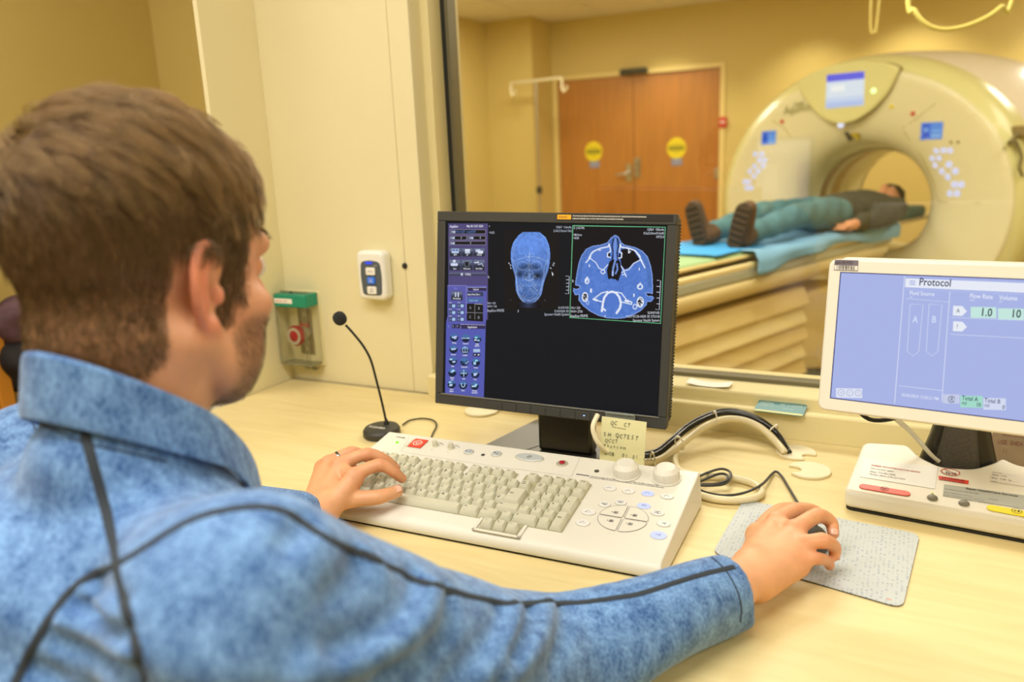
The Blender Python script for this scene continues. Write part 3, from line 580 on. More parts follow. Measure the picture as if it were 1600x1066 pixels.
# raised rim round the arrow keys
rim = MB()
for s in ((-.2655, .0045, -.1925, .0085), (-.2655, .0045, -.2605, .0335), (-.1975, .0045, -.1925, .0335)): rim.box((s[0], s[1], 0), (s[2], s[3], .003), M=KPl)
rim.build('arrow_key_rim', BE, kb, bevel=.0012)
keymesh = {}
legends = MB()
def key(x, row, w=.0175, txt='', h=.0175, y=None, ht=.0088):
    y = ROW[row] if y is None else y; k = (round(w, 4), round(h, 4))
    if k not in keymesh:
        m = MB(); tw, th_ = w-.0052, h-.0062; oy = .0012; b = rrect(-w/2, -h/2, w/2, h/2, .001, 1); tpoly = rrect(-tw/2, -th_/2+oy, tw/2, th_/2+oy, .0016, 1); nn = len(b)
        m.add([(p[0], p[1], .0004) for p in b]+[(p[0], p[1], .0026) for p in b]+[(p[0], p[1], ht) for p in tpoly]+[(0, oy-.0004, ht-.0007)],
              [tuple(range(nn-1, -1, -1))]+[(i, (i+1) % nn, nn+(i+1) % nn, nn+i) for i in range(nn)]+[(nn+i, nn+(i+1) % nn, 2*nn+(i+1) % nn, 2*nn+i) for i in range(nn)]+[(2*nn+i, 2*nn+(i+1) % nn, 3*nn) for i in range(nn)])
        o = m.build('key', KEY, kb, angle=50); keymesh[k] = o.data
    else: o = bpy.data.objects.new('key', keymesh[k]); COL.objects.link(o); o.parent = kb
    o.matrix_basis = KPl@Matrix.Translation((x, y, 0))
    if txt:
        for q, ln in enumerate(txt.split('\n')):
            sz = .0064 if len(ln) == 1 else .0038
            legends.text(ln, sz, x-w/2+.0048, y+.0015-.0044*q+(0 if len(ln) == 1 else .0008), ht+.0001, M=KPl, bold=.012)
P19 = .01905
key(-.530, 'F', txt='Esc')
for i in range(4): key(-.5045+.0193*i, 'F', txt='F%d' % (i+1))
for i in range(4): key(-.4205+.0196*i, 'F', txt='F%d' % (i+5))
for i in range(4): key(-.3320+.0196*i, 'F', txt='F%d' % (i+9))
for i, s in enumerate(["`", "!\n1", '@\n2', "#\n3", "$\n4", "%\n5", "^\n6", "&\n7", "*\n8", "(\n9", ")\n0", "_\n-", "+\n=", "|\n\\"]): key(-.504+P19*i, 'N', txt=s)
key(-.2365, 'N', txt='Back\nspace'); key(-.2335, 'F', txt='Insert')
key(-.4985, 'Q', .0275, 'Tab')
for i, s in enumerate("QWERTYUIOP"): key(-.4725+P19*i, 'Q', txt=s)
key(-.282, 'Q', txt='{\n['); key(-.263, 'Q', txt='}\n]'); key(-.2385, 'Q', .0270, 'Enter', .0375, y=.0920)
key(-.496, 'A', .0305, 'Caps')
for i, s in enumerate("ASDFGHJKL"): key(-.466+P19*i, 'A', txt=s)
for i, s in enumerate((":\n;", "\"\n'", "~\n#")): key(-.2945+P19*i, 'A', txt=s)
key(-.4905, 'Z', .0405, 'Shift')
for i, s in enumerate("ZXCVBNM"): key(-.4560+P19*i, 'Z', txt=s)
for i, s in enumerate(("<\n,", ">\n.", "?\n/", "|")): key(-.3225+P19*i, 'Z', txt=s)
key(-.2365, 'Z', .0365, 'Shift')
key(-.513, 'S', .026, 'Ctrl'); key(-.474, 'S', .0265, 'Alt'); key(-.3700, 'S', .1330, ''); key(-.2875, 'S', .0285, 'Alt'); key(-.2565, 'S', .0295, 'Ctrl'); key(-.2295, 'S', txt='^')
for i, s in enumerate(('<-', 'v', '->')): key(-.2482+.0192*i, 'R', txt=s)
NX = [-.2105, -.1912, -.1720, -.1525]
for i, s in enumerate(('Insert', 'Home', 'Page\nUp', 'Delete')): key(NX[i], 'F', txt=s)
for i, s in enumerate(('Num\nLock', '/', '*', '-')): key(NX[i], 'N', txt=s)
for r, L3 in (('Q', ('7', '8', '9')), ('A', ('4', '5', '6')), ('Z', ('1', '2', '3'))):
    for i, s in enumerate(L3): key(NX[i], r, txt=s)
key(NX[3], 'Q', .0175, '+', .0375, y=.0920); key(NX[3], 'Z', .0175, 'Enter', .0375, y=.0525); key(-.2009, 'S', .0368, '0'); key(NX[2], 'S', txt='.')
legends.build('key_legends', INK, kb, smooth=False)
# control strip across the back
CHR = mat('silver_button', (206, 212, 210), .3, .25); RING = mat('button_ring', (196, 190, 168), .4); RIMW = mat('white_round_button', (228, 228, 224), .35)
def disc(c, r, h, name, m, parent=kb, r2=None, bev=.0008, z=0., poly=None): return MB().prism(poly or ell(c[0], c[1], r, r2 or r, 28), z, z+h, M=KPl).build(name, m, parent, bevel=bev, seg=2)
print_ = MB()
c = k1(405, 212); disc(c, .0034, .0012, 'power_light', mat('green_led', (110, 225, 40), .3, emit=(110, 230, 40), estr=.9)); c = k1(385, 158); print_.text('TOSHIBA', .0062, c[0], c[1], .0003, M=KPl, bold=.01)
A_, B_ = k1(500, 285), k1(700, 165); cr = k1(618, 226); hw = .0135
MB().prism(rrect(cr[0]-hw-.0035, cr[1]-hw-.001, cr[0]+hw, cr[1]+hw, .001), .0001, .0005, M=KPl).build('stop_recess', RING, kb, smooth=False)
sb = MB().prism(rrect(cr[0]-hw+.0015, cr[1]-hw, cr[0]+hw, cr[1]+hw, .0006), .0006, .0022, M=KPl).build('stop_button', mat('stop_red', (226, 64, 44), .4), kb, bevel=.0004)
g = MB()
for i in range(24):
    a0, a1 = 2*math.pi*i/24, 2*math.pi*(i+1)/24; g.face([(cr[0]+r_*math.cos(t_), cr[1]+r_*math.sin(t_), .0024) for r_, t_ in ((.0082, a0), (.0082, a1), (.0068, a1), (.0068, a0))])
tri = [(cr[0]+.0048*math.cos(t_), cr[1]+.0048*math.sin(t_)) for t_ in (math.radians(-90), math.radians(30), math.radians(150), math.radians(-90))]
for q in stroke(tri, .0012): g.face([(x, y, .0024) for x, y in q])
g.text('O', .005, cr[0], cr[1]-.0012, .0024, align='CENTER'); g.M = None
for v_i in range(len(g.v)): g.v[v_i] = tuple(KPl@Vector(g.v[v_i]))
g.build('stop_symbol', PAPER, sb, smooth=False)
for q in ((800, 245), (965, 270)):
    c = k1(*q); MB().lathe([(.0062, 0), (.0062, .001), (.0048, .0015), (.0046, .0085), (.0040, .0095), (0, .0097)], 22, M=KPl@Matrix.Translation((c[0], c[1], 0))).build('volume_knob', mat('putty_plastic', (206, 202, 180), .45), kb)
    print_.text('<)', .0045, c[0]-.001, c[1]-.0145, .0003, M=KPl)
    arc = [(c[0]+.002+.0105*math.cos(t_), c[1]+.0105*math.sin(t_)) for t_ in np.linspace(2.0, .35, 10)]
    for i, q4 in enumerate(stroke(arc, .0004)): print_.face([tuple(KPl@Vector((x, y, .0003))) for x, y in q4])
    arc = [(c[0]+.002+(.0105+.0022*i/9)*math.cos(t_), c[1]+(.0105+.0022*i/9)*math.sin(t_)) for i, t_ in enumerate(np.linspace(2.0, .35, 10))]
    for q4 in stroke(arc, .0004): print_.face([tuple(KPl@Vector((x, y, .0003))) for x, y in q4])
def glyph(pts, w=.0006, z=.0026, mb=None):
    for q in stroke(pts, w): (mb or print_).face([tuple(KPl@Vector((x, y, z))) for x, y in q])
def rnd(c, r, name='round_button', m=CHR, h=.0022, r2=None):
    disc(c, r+.0013, .0008, 'button_ring', RING, r2=(r2 or r)+.0013); return disc(c, r, h, name, m, r2=r2)
c = k1(1150, 312); rnd(c, .0078)
for r_ in (.0016, .003, .0044): glyph([(c[0]-.0008-r_*math.cos(t_), c[1]+r_*math.sin(t_)) for t_ in np.linspace(-.6, .6, 5)])
glyph([(c[0]+.001, c[1]+.004), (c[0]+.0038, c[1]+.003), (c[0]+.0022, c[1]+.0006), (c[0]+.0042, c[1]-.0015), (c[0]+.001, c[1]-.0042)])
disc(k1(1297, 341), .0034, .0006, 'dark_lamp', mat('dark_lamp', (78, 74, 62), .3), bev=0); c = k1(1437, 333); rnd(c, .0082)
for t_ in (0, 1.05, 2.1): glyph([(c[0]-.003-.002*math.cos(t_), c[1]+.001-.002*math.sin(t_)), (c[0]-.003+.002*math.cos(t_), c[1]+.001+.002*math.sin(t_))], .0009)
glyph([(c[0], c[1]-.002), (c[0]+.0012, c[1]-.003), (c[0]+.0035, c[1]+.003)]); glyph([(c[0]+.0015, c[1]-.0035), (c[0]+.0055, c[1]-.0035)])
c = k2(715, 238); disc(c, .0285*.895, .0006, 'button_ring', RING, r2=.0124); disc(c, .0238, .0022, 'start_button', CHR, r2=.0112)
glyph([(c[0]-.0035, c[1]-.002), (c[0]+.001, c[1]-.0045), (c[0]+.0038, c[1]+.002), (c[0]-.0008, c[1]+.0045), (c[0]-.0035, c[1]-.002)], .0007); glyph([(c[0]-.002, c[1]-.002), (c[0]+.0025, c[1]+.0022)], .0007)
c = k2(1055, 299); rnd(c, .0086, m=mat('silver_ring_button', (188, 184, 164), .35, .3), h=.0016); disc(c, .0045, .002, 'stop_scan_button', mat('wine_red_plastic', (170, 28, 44), .25, coat=.5), z=.0017, bev=.0006)
disc(k2(1415, 377), .0038, .0007, 'lock_button', mat('dark_lamp'), bev=0); c = k2(1415, 377); glyph(ell(c[0], c[1], .0016, .0016, 10), .0004, .0009)
for seam in ([k1(530, 155), k1(445, 305)], [k1(445, 305), k1(680, 345), k2(120, 290), k2(580, 360)], [k2(1240, 235), k2(1160, 420), k2(1150, 432)], [k2(580, 355), k2(1150, 432)]): glyph(seam, .0003, .00025)
# jog dials
for px, py in ((978.0, 738.5), (1041.2, 745.2)):
    c = KL(px, py, .004); prof = [(.0212, .0004), (.0212, .0022), (.0196, .0026), (.0192, .0135), (.0184, .0158), (.0135, .0212), (.0128, .0216), (0, .0219)]
    d_ = MB().lathe(prof, 56, M=KPl@Matrix.Translation((c[0], c[1], 0))).build('jog_dial', BE, kb, angle=18)
    rb = MB()
    for i in range(44):
        t_ = 2*math.pi*i/44; Mr = KPl@Matrix.Translation((c[0], c[1], 0))@Matrix.Rotation(t_, 4, 'Z'); rb.add([tuple(Mr@Vector(p)) for p in ((.0190, -.0006, .003), (.0190, .0006, .003), (.01995, 0, .003), (.0186, -.0005, .0148), (.0186, .0005, .0148), (.0192, 0, .0143))], [(0, 2, 5, 3), (2, 1, 4, 5), (3, 5, 4)])
    rb.build('grip_ribs', BE, d_, smooth=False)
    print_.text('~', .008, c[0]-.032, c[1]-.0215, .0003, M=KPl)
# warning print under the dials
p0, p1 = k3(130, 285), k3(1235, 445); L_ = p1[0]-p0[0]
MB().prism([(p0[0], p0[1]+.0015), (p0[0]+.0205, p0[1]+.0015), (p0[0]+.0205, p0[1]+.0042), (p0[0], p0[1]+.0042)], .0001, .0004, M=KPl).build('caution_block', mat('grey_print', (110, 110, 112), .6), kb, smooth=False)
for k_, tx in enumerate(('THIS X-RAY UNIT MAY BE DANGEROUS TO PATIENT AND OPERATOR UNLESS SAFE EXPOSURE', 'FACTORS AND OPERATING INSTRUCTIONS ARE OBSERVED. TO BE USED BY AUTHORIZED PERSONNEL')): print_.text(tx, .00285, p0[0]+.0225, p0[1]+.0018-.0036*k_, .0003, M=KPl, sx=1.13, bold=.02)
# round and oval buttons on the right field, three of them lit
LIT = mat('lit_button', (110, 115, 140), .4, emit=(206, 216, 255), estr=.85); glow_ = LIT
sym = MB()
def oval(px, py, lit=False, kind='f1', rx=.0092, ry=.0066):
    c = k3(px, py); disc(c, rx+.0006, .0004, 'button_ring', RING, r2=ry+.0006, bev=0)
    b_ = disc(c, rx, .0016, 'oval_button', LIT if lit else RIMW, r2=ry, bev=.0006)
    if lit: b_['label'] = 'button lit bluish white'
    G = lambda pts, w=.0007: glyph([(c[0]+x*.001, c[1]+y*.001) for x, y in pts], w, .0018, sym)
    if kind[0] == 'f':
        G([(-5, -1.8), (-3, -1.5), (-1.5, 1.5), (1, 1.8)]); sym.text(kind[1], .0042, c[0]+.0014, c[1]-.0022, .0018, M=KPl)
    elif kind == 'pc': G([(-2.5, -2), (-2.5, 1), (0, 1)]); G([(-.5, -1.5), (3, -1.5), (3, 2), (-.5, 2), (-.5, -1.5)])
    elif kind == 'ud': G([(-4, -2.5), (4, -2.5), (4, 2.5), (-4, 2.5), (-4, -2.5)]); G([(0, -1.5), (0, 1.5)], .0012); G([(-1.5, 0), (1.5, 0)])
    elif kind == 'in': G([(-4, 0), (.5, 0)]); G([(2, 3), (2, -3)]); G([(-.5, 1), (.5, 0), (-.5, -1)])
    elif kind == 'out': G([(-2, 0), (1.2, 0)]); G([(2, 3), (2, -3)]); G([(-.5, 1), (.5, 0), (-.5, -1)])
    elif kind == 'img': G([(-4.5, .5), (-2.5, .5)], .0012); G([(-1.5, -2), (3.5, -2), (3.5, 2), (-1.5, 2), (-1.5, -2)]); G([(0, -1), (2, -1)], .0016)
    elif kind == 'fold': G([(-4.5, -1), (-4.5, 1.5)], .0012); G([(-2, -2), (4, -2), (4, 1.5), (1, 1.5), (.3, 2.3), (-2, 2.3), (-2, -2)])
oval(487, 425, kind='f1'); oval(680, 455, kind='f2'); oval(880, 480, True, 'f3'); oval(1082, 510, kind='f4')
oval(430, 592, kind='img', rx=.0086, ry=.0068); oval(597, 572, kind='img', rx=.0086, ry=.0068); oval(840, 610, True, 'pc', .0096); oval(265, 672, kind='fold', rx=.010, ry=.0076); oval(205, 784, kind='fold', rx=.010, ry=.0076)
oval(983, 682, kind='ud'); oval(1047, 795, kind='out'); oval(992, 915, True, 'in', .0108, .0084)
# four-way rosette
ce = k3(622, 738); RX, RY = .0345, .0305
for a0, a1, sxx, syy in ((0, 90, 1, 1), (90, 180, -1, 1), (180, 270, -1, -1), (270, 360, 1, -1)):
    pts = [(ce[0]+sxx*.0014, ce[1]+syy*.0012)]+[(ce[0]+sxx*.0014+(RX-.0014)*math.cos(math.radians(t_)), ce[1]+syy*.0012+(RY-.0012)*math.sin(math.radians(t_))) for t_ in np.linspace(a0, a1, 9)]
    pts = round_poly(pts, .0025, 3)
    MB().prism(pts, .0002, .0009, M=KPl).build('rosette_button', BE, kb, bevel=.0004, seg=1); glyph(pts+[pts[0]], .0005, .0010, sym)
    cc = (ce[0]+sxx*.0135, ce[1]+syy*.0105); g_ = lambda P_, w=.0007: glyph([(cc[0]+x*.001, cc[1]+y*.001) for x, y in P_], w, .0011, sym)
    g_([(-5, 1), (-5, -1)], .0013); g_([(-2.5, -2.5), (3, -2.5), (3, 2.5), (-2.5, 2.5), (-2.5, -2.5)]); g_([(-2, .8), (2.6, .8)], .0009); g_([(-2, -.9), (2.6, -.9)], .0009); g_([(0, 2), (0, -2)], .0009)
sym.build('button_symbols', mat('dark_ink', (72, 72, 80), .7), kb, smooth=False)
print_.build('panel_print', INK, kb, smooth=False, kind='stuff')
# ================================================================== BLACK MONITOR
t0 = (CP+np.array((-.7385, 1.1172, -.4245)))
MM = frame(t0, (.9969, .0752, -.0234), (.0168, .1214, .9925))
mo = empty('computer_monitor', MM, 'large black monitor showing head scan images behind the beige keyboard', 'monitor')
BZ = mat('charcoal_bezel', (58, 58, 54), .5, bump=.05, bscale=1200); BZ2 = mat('charcoal_side', (66, 64, 56), .55)
def ML(px, py, z=0.): p = LOC(MM, px, py, z); return (p[0], p[1])
MW, MH = .4105, .336
s00, s10, s01, s11 = ML(691, 620), ML(1026.5, 655.5), ML(698, 346), ML(1039.5, 353)
sx0, sx1, sy0, sy1 = .0155, MW-.0145, .0195, MH-.0165
bz = MB()
ou = rrect(0, 0, MW, MH, .003, 2); 
for lo, hi in (((0, 0), (MW, sy0)), ((0, sy1), (MW, MH)), ((0, sy0), (sx0, sy1)), ((sx1, sy0), (MW, sy1))): bz.box((lo[0], lo[1], -.018), (hi[0], hi[1], 0))
bz.build('bezel', BZ, mo, bevel=.0012, seg=1)
MB().box((.002, .002, -.05), (MW-.002, MH-.002, -.0185)).box((.05, .05, -.075), (MW-.05, MH-.05, -.05)).build('rear_shell', BZ2, mo, bevel=.006)
rg = MB()
for i in range(60): y = .012+.0052*i; rg.box((MW-.0022, y, -.046), (MW-.0009, y+.0026, -.022))
rg.build('side_grille', BLK, mo, smooth=False)
MB().box((.012, sy0-.002, -.002), (MW-.012, sy0+.0003, .0014)).build('lower_edge_strip', mat('grey_edge', (120, 120, 112), .35, .3), mo, bevel=.0005)
for i in range(8): x_ = .104+.0262*i; MB().prism(rrect(x_, .0015, x_+.0252, .0145, .001), 0, .0012).build('front_button', BZ, mo, bevel=.0004, seg=1)
MB().prism(ell(.276, .0085, .0016, .0009, 12), .0013, .0018).build('power_light', mat('blue_led', (150, 180, 255), .3, emit=(150, 180, 255), estr=1.2), mo)
# warning label on the top bezel
LO = mat('orange_label', (240, 176, 36), .5)
p0, p1 = ML(871, 336), ML(1056, 340)
lb = MB().prism(rrect(p0[0]-.001, MH-.0118, MW-.006, MH-.0015, .0008), 0, .0004).prism([(p0[0], MH-.0105), (p0[0]+.0235, MH-.0105), (p0[0]+.0235, MH-.003), (p0[0], MH-.003)], .0004, .0006, 1).text('WARNING', .0042, p0[0]+.0018, MH-.0083, .0008, m=2)
for k_, tx in enumerate(('THIS UNIT MAY BE DANGEROUS TO PATIENT AND OPERATOR UNLESS SAFE EXPOSURE FACTORS, OPERATING INSTRUCTIONS AND MAINTENANCE', 'SCHEDULES ARE OBSERVED. ONLY FOR USE BY TRAINED PERSONNEL IN THE PRESENCE OF RADIATION')): lb.text(tx, .0030, p0[0]+.0258, MH-.0058-.0042*k_, .0006, m=3, sx=.78, bold=.02)
lb.build('warning_label', [mat('label_black', (28, 27, 24), .5), LO, mat('label_brown', (120, 84, 20), .6), PAPER], mo, smooth=False)
# ---- screen: a lit raster plus graphics
SCR = screen_mat('monitor_display', 1.0)
def bilin(cx, cy, X, Y): pass
sc = MB(); sc.face([(sx0, sy0, -.0022), (sx1, sy0, -.0022), (sx1, sy1, -.0022), (sx0, sy1, -.0022)], col=(16, 18, 22)); disp = sc.build('display', SCR, mo, smooth=False)
def raster(fn, quad, nx, ny, z, name):
    """quad: local corners for crop (x0,y0),(x1,y0),(x0,y1),(x1,y1); fn(gx,gy)-> sRGB; a vertex-coloured sheet of picture elements"""
    gx, gy = np.meshgrid(np.linspace(0, 1, nx), np.linspace(0, 1, ny), indexing='ij'); q = [np.array(p) for p in quad]
    P = (q[0][None, None]*((1-gx)*(1-gy))[..., None]+q[1]*(gx*(1-gy))[..., None]+q[2]*((1-gx)*gy)[..., None]+q[3]*(gx*gy)[..., None])
    V = np.zeros((nx*ny, 3)); V[:, :2] = P.reshape(-1, 2); V[:, 2] = z; C = nlin(np.clip(fn(gx, gy), 0, 255)).reshape(-1, 3)
    i = (np.arange(nx-1)[:, None]*ny+np.arange(ny-1)[None]).ravel(); Qd = np.stack([i, i+1, i+ny+1, i+ny], 1)
    return np_mesh(name, V, Qd, SCR, disp, cols=C, smooth=False)
def inpoly(P, X, Y):
    P = np.array(P, float); c = np.zeros(X.shape, bool); n = len(P)
    for i in range(n):
        x1, y1 = P[i-1]; x2, y2 = P[i]
        if y1 != y2: c ^= ((Y < y1) != (Y < y2)) & (X < x1+(Y-y1)/(y2-y1)*(x2-x1))
    return c
def dline(P, X, Y, close=False):
    P = np.array(P, float); P = np.vstack([P, P[:1]]) if close else P; d = np.full(X.shape, 1e9)
    for i in range(len(P)-1):
        a, b = P[i], P[i+1]; ab = b-a; t = np.clip(((X-a[0])*ab[0]+(Y-a[1])*ab[1])/max(ab@ab, 1e-9), 0, 1); d = np.minimum(d, np.hypot(X-a[0]-t*ab[0], Y-a[1]-t*ab[1]))
    return d
def vnoise(X, Y, s, seed):
    r_ = np.random.default_rng(seed).random((64, 64)); x, y = X/s % 63, Y/s % 63; i, j = x.astype(int), y.astype(int); u, v = x-i, y-j; u = u*u*(3-2*u); v = v*v*(3-2*v)
    return r_[i, j]*(1-u)*(1-v)+r_[i+1, j]*u*(1-v)+r_[i, j+1]*(1-u)*v+r_[i+1, j+1]*u*v
# axial slice (coordinates as measured on an enlargement)
def axial(gx, gy):
    X, Y = 205+gx*855, 85+gy*875; img = np.zeros(X.shape+(3,)); img[:] = (20, 15, 16)
    head = [(610, 160), (575, 185), (540, 232), (480, 255), (400, 268), (340, 300), (300, 360), (275, 430), (260, 520), (250, 600), (250, 648), (292, 655), (285, 675), (255, 680), (230, 675), (228, 700), (248, 742), (282, 735), (285, 790), (330, 840), (400, 890), (480, 925), (560, 942), (640, 945), (720, 935), (800, 905), (870, 860), (925, 800), (930, 770), (968, 765), (990, 730), (975, 712), (935, 715), (915, 690), (975, 692), (975, 620), (968, 530), (950, 440), (915, 350), (865, 300), (800, 270), (700, 250), (670, 225), (642, 175)]
    ins = inpoly(head, X, Y); de = dline(head, X, Y, True); t = vnoise(X, Y, 26, 1)*.5+vnoise(X, Y, 9, 2)*.5
    tis = np.stack([74+22*t, 112+26*t, 196+22*t], -1); img[ins] = tis[ins]
    sk = ins & (de < 9); img[sk] = (128, 158, 224)
    fat = ins & (de >= 9) & (de < 48) & (Y < 640); img[fat] = img[fat]*.92
    def fill(P, c, soft=None): m_ = inpoly(P, X, Y); img[m_] = c
    def ln(P, w, c=(232, 238, 252), close=False):
        d = dline(P, X, Y, close); a = np.clip((w-d)/2.5+.5, 0, 1)[..., None]; img[:] = img*(1-a)+np.array(c)*a
    fill([(560, 270), (470, 300), (405, 340), (385, 385), (440, 425), (470, 470), (505, 482), (545, 440), (550, 350)], (92, 128, 210))
    BK = (20, 14, 14)
    fill([(668, 290), (720, 288), (790, 305), (845, 383), (790, 415), (745, 465), (712, 478), (678, 440), (668, 380), (684, 340)], BK)
    fill([(566, 410), (600, 385), (625, 395), (662, 400), (685, 490), (672, 540), (655, 592), (630, 575), (600, 570), (560, 572), (545, 495)], BK)
    ln([(597, 195), (585, 260), (597, 320), (592, 400)], 5, BK); ln([(632, 195), (646, 260), (634, 330), (650, 410)], 5, BK); fill(ell(560, 350, 12, 22), BK); fill(ell(660, 352, 10, 24), BK)
    ln([(613, 200), (615, 300), (620, 400), (604, 470), (600, 535)], 9, (120, 150, 220)); ln([(637, 430), (645, 480), (628, 520)], 8, (110, 140, 215)); ln([(603, 500), (603, 540)], 6, (170, 195, 245))
    for P, w in (([(560, 245), (550, 272), (480, 288), (420, 315), (390, 345), (383, 382), (345, 425)], 6), ([(420, 312), (395, 335), (370, 385)], 5), ([(383, 385), (440, 425), (470, 475), (512, 490), (552, 440)], 4), ([(470, 290), (466, 308), (482, 306)], 4), ([(560, 250), (575, 315), (548, 330), (545, 365), (575, 372)], 5),
                 ([(662, 245), (668, 272), (745, 282), (800, 300), (845, 350), (852, 382), (895, 455)], 6), ([(800, 305), (830, 340), (868, 400)], 5), ([(848, 386), (792, 420), (748, 478), (706, 490), (678, 448)], 4), ([(742, 288), (742, 325), (757, 310)], 5), ([(662, 250), (655, 315), (680, 330), (676, 370), (650, 375)], 5),
                 ([(490, 500), (520, 485), (530, 515), (505, 528), (488, 510)], 4), ([(685, 510), (705, 495), (730, 545), (712, 520), (690, 530)], 4),
                 ([(512, 880), (520, 800), (530, 750), (560, 705), (600, 690), (640, 700), (672, 740), (688, 790), (682, 840), (652, 890)], 10), ([(512, 845), (545, 872)], 8), ([(560, 690), (500, 710), (445, 755), (440, 775), (505, 790)], 5), ([(640, 692), (690, 700), (740, 762), (790, 780), (785, 800), (690, 782)], 5), ([(430, 770), (460, 780)], 10), ([(730, 770), (760, 775)], 10)): ln(P, w)
    for cx, cy, a_, b_ in ((360, 600, 17, 25), (858, 632, 22, 22)): ln(ell(cx, cy, a_, b_, 16), 6, close=True)
    ln([(362, 565), (352, 600)], 7); ln([(860, 600), (840, 630)], 6)
    for cx, cy, r_ in ((378, 456, 5), (845, 470, 5), (402, 690, 8), (806, 714, 6)): ln([(cx, cy-r_*1.6), (cx, cy+r_*1.6)], r_)
    for cx, cy, a_, b_, s in ((346, 754, 26, 42, 5), (866, 775, 28, 46, 6)):
        fill(ell(cx, cy, a_, b_), (24, 18, 20)); ln(ell(cx, cy, a_, b_), 5, close=True); m_ = inpoly(ell(cx, cy, a_-3, b_-3), X, Y) & (vnoise(X, Y, 9, s) > .58); img[m_] = (225, 232, 250)
    ln(ell(374, 806, 12, 17), 3, (190, 206, 245), close=True); ln(ell(820, 820, 18, 22), 4, close=True); fill(ell(603, 775, 62, 66), (84, 122, 206))
    return img
def c3(x, y): return ML(860+x/5.92, 340+y/5.92, -.002)
def c1(x, y): return ML(690+x/6.662, 340+y/6.662, -.002)
raster(axial, [c3(205, 78), c3(1062, 92), c3(180, 926), c3(1020, 978)], 190, 190, -.0020, 'axial_slice')
def frontal(gx, gy):
    X, Y = 660+gx*560, 130+gy*830; img = np.zeros(X.shape+(3,)); img[:] = (22, 19, 16)
    head = [(850, 148), (800, 190), (745, 270), (722, 370), (728, 460), (745, 540), (768, 620), (772, 700), (780, 770), (815, 840), (860, 880), (930, 890), (985, 870), (1040, 800), (1062, 700), (1085, 620), (1112, 540), (1130, 420), (1122, 300), (1085, 205), (1030, 152)]
    hs = [tuple(q) for q in spline([np.array((*p, 0.)) for p in head[1:-1]], 5)]; head = [(p[0], p[1]) for p in hs]; head = [(852, 150)]+head+[(1020, 150)]
    ins = inpoly(head, X, Y); d = dline(head, X, Y, True); n1 = vnoise(X, Y, 22, 5); n2 = vnoise(X, Y, 8, 6)
    br = 128+26*n1+14*n2-26*np.clip((Y-620)/200, 0, 1)-24*np.exp(-((Y-560)/60)**2)+26*np.exp(-((X-925)/190)**2-((Y-270)/150)**2)
    img[ins] = np.stack([br*.60, br*.86, br*1.36], -1)[ins]
    def ln(P, w, a0=.8, c=(216, 230, 252), close=False):
        dd_ = dline(P, X, Y, close); a = (a0*np.clip((w-dd_)/4+.5, 0, 1))[..., None]; img[:] = img*(1-a)+np.array(c)*a
    def dk(cx, cy, a_, b_, k): e = np.exp(-((X-cx)/a_)**2-((Y-cy)/b_)**2)*k; img[:] = img*(1-e)[..., None]
    sk = ins & (d < 9) & (Y > 160); img[sk] = np.minimum(img[sk]*1.18+8, 255); ln([(925+(x-925)*.90, y+16+(540-y)*.04) for x, y in head[6:-6]], 3, .42)
    dk(855, 515, 45, 30, .35); dk(985, 515, 45, 30, .35); dk(820, 590, 34, 34, .5); dk(1000, 605, 52, 36, .72); dk(880, 600, 16, 26, .5); dk(915, 505, 40, 26, .4)
    ln(ell(848, 500, 58, 44, 22), 4, .32, close=True); ln(ell(990, 500, 58, 44, 22), 4, .32, close=True); ln([(770, 448), (840, 420), (905, 405), (960, 405), (1030, 420), (1095, 452)], 5, .28); ln([(918, 350), (917, 480), (915, 640)], 3, .5)
    ln(ell(915, 600, 44, 58, 20), 3, .38, close=True); ln([(870, 640), (915, 656), (962, 640)], 4, .5); ln([(775, 560), (786, 680), (802, 790), (850, 852), (920, 868), (980, 848), (1032, 760), (1052, 660), (1075, 560)], 4, .38); ln([(745, 440), (775, 500), (786, 575)], 4, .3); ln([(1110, 440), (1075, 505), (1062, 575)], 4, .3)
    rr = np.random.default_rng(3)
    for cx, cy, sx_, sy_, k in ((835, 700, 22, 30, 22), (975, 710, 26, 40, 34), (905, 760, 50, 40, 26), (905, 845, 60, 14, 14), (915, 410, 70, 26, 24), (905, 610, 40, 22, 16)):
        for _ in range(k): x, y = cx+sx_*rr.normal(), cy+sy_*rr.normal(); ln([(x-6*rr.random(), y), (x+6*rr.random(), y+5)], 3, .42)
    nk = (Y > 880) & (np.abs(X-910) < 100+(Y-880)*.6) & (Y < 938); img[nk] = img[nk]*.4+np.array((70, 84, 140))*(.6-.005*np.abs(X[nk]-905)[:, None]).clip(0, 1)
    for x, y in ((700, 470), (716, 490), (720, 520), (1135, 520), (1160, 490), (1168, 470)): ln([(x, y), (x+5, y+8)], 5, .9)
    return img
raster(frontal, [c1(660, 130), c1(1220, 130), c1(660, 960), c1(1220, 960)], 130, 180, -.0021, 'skull_image')
g = MB(); zs = [-.00205]
def R_(x0, y0, x1, y1, col, f=c1, z=-.0020): g.face([(*f(x0, y1), z), (*f(x1, y1), z), (*f(x1, y0), z), (*f(x0, y0), z)], col=col)
def T_(s, x, y, h, col=(214, 222, 240), f=c1, z=-.0017, align='LEFT', k=6.662, bold=0.): p = f(x, y); p2 = f(x+100, y); rot = math.atan2(p2[1]-p[1], p2[0]-p[0]); g.text(s, h/k*.00116, p[0], p[1], z, align=align, rot=rot, col=col, bold=bold)
def S_(P, w, col, f=c1, z=-.0018, k=6.662):
    for q in stroke([f(x, y) for x, y in P], w/k*.00116): g.face([(x, y, z) for x, y in q], col=col)
def c2(x, y): return ML(690+x/7.105, 480+y/7.105, -.002)
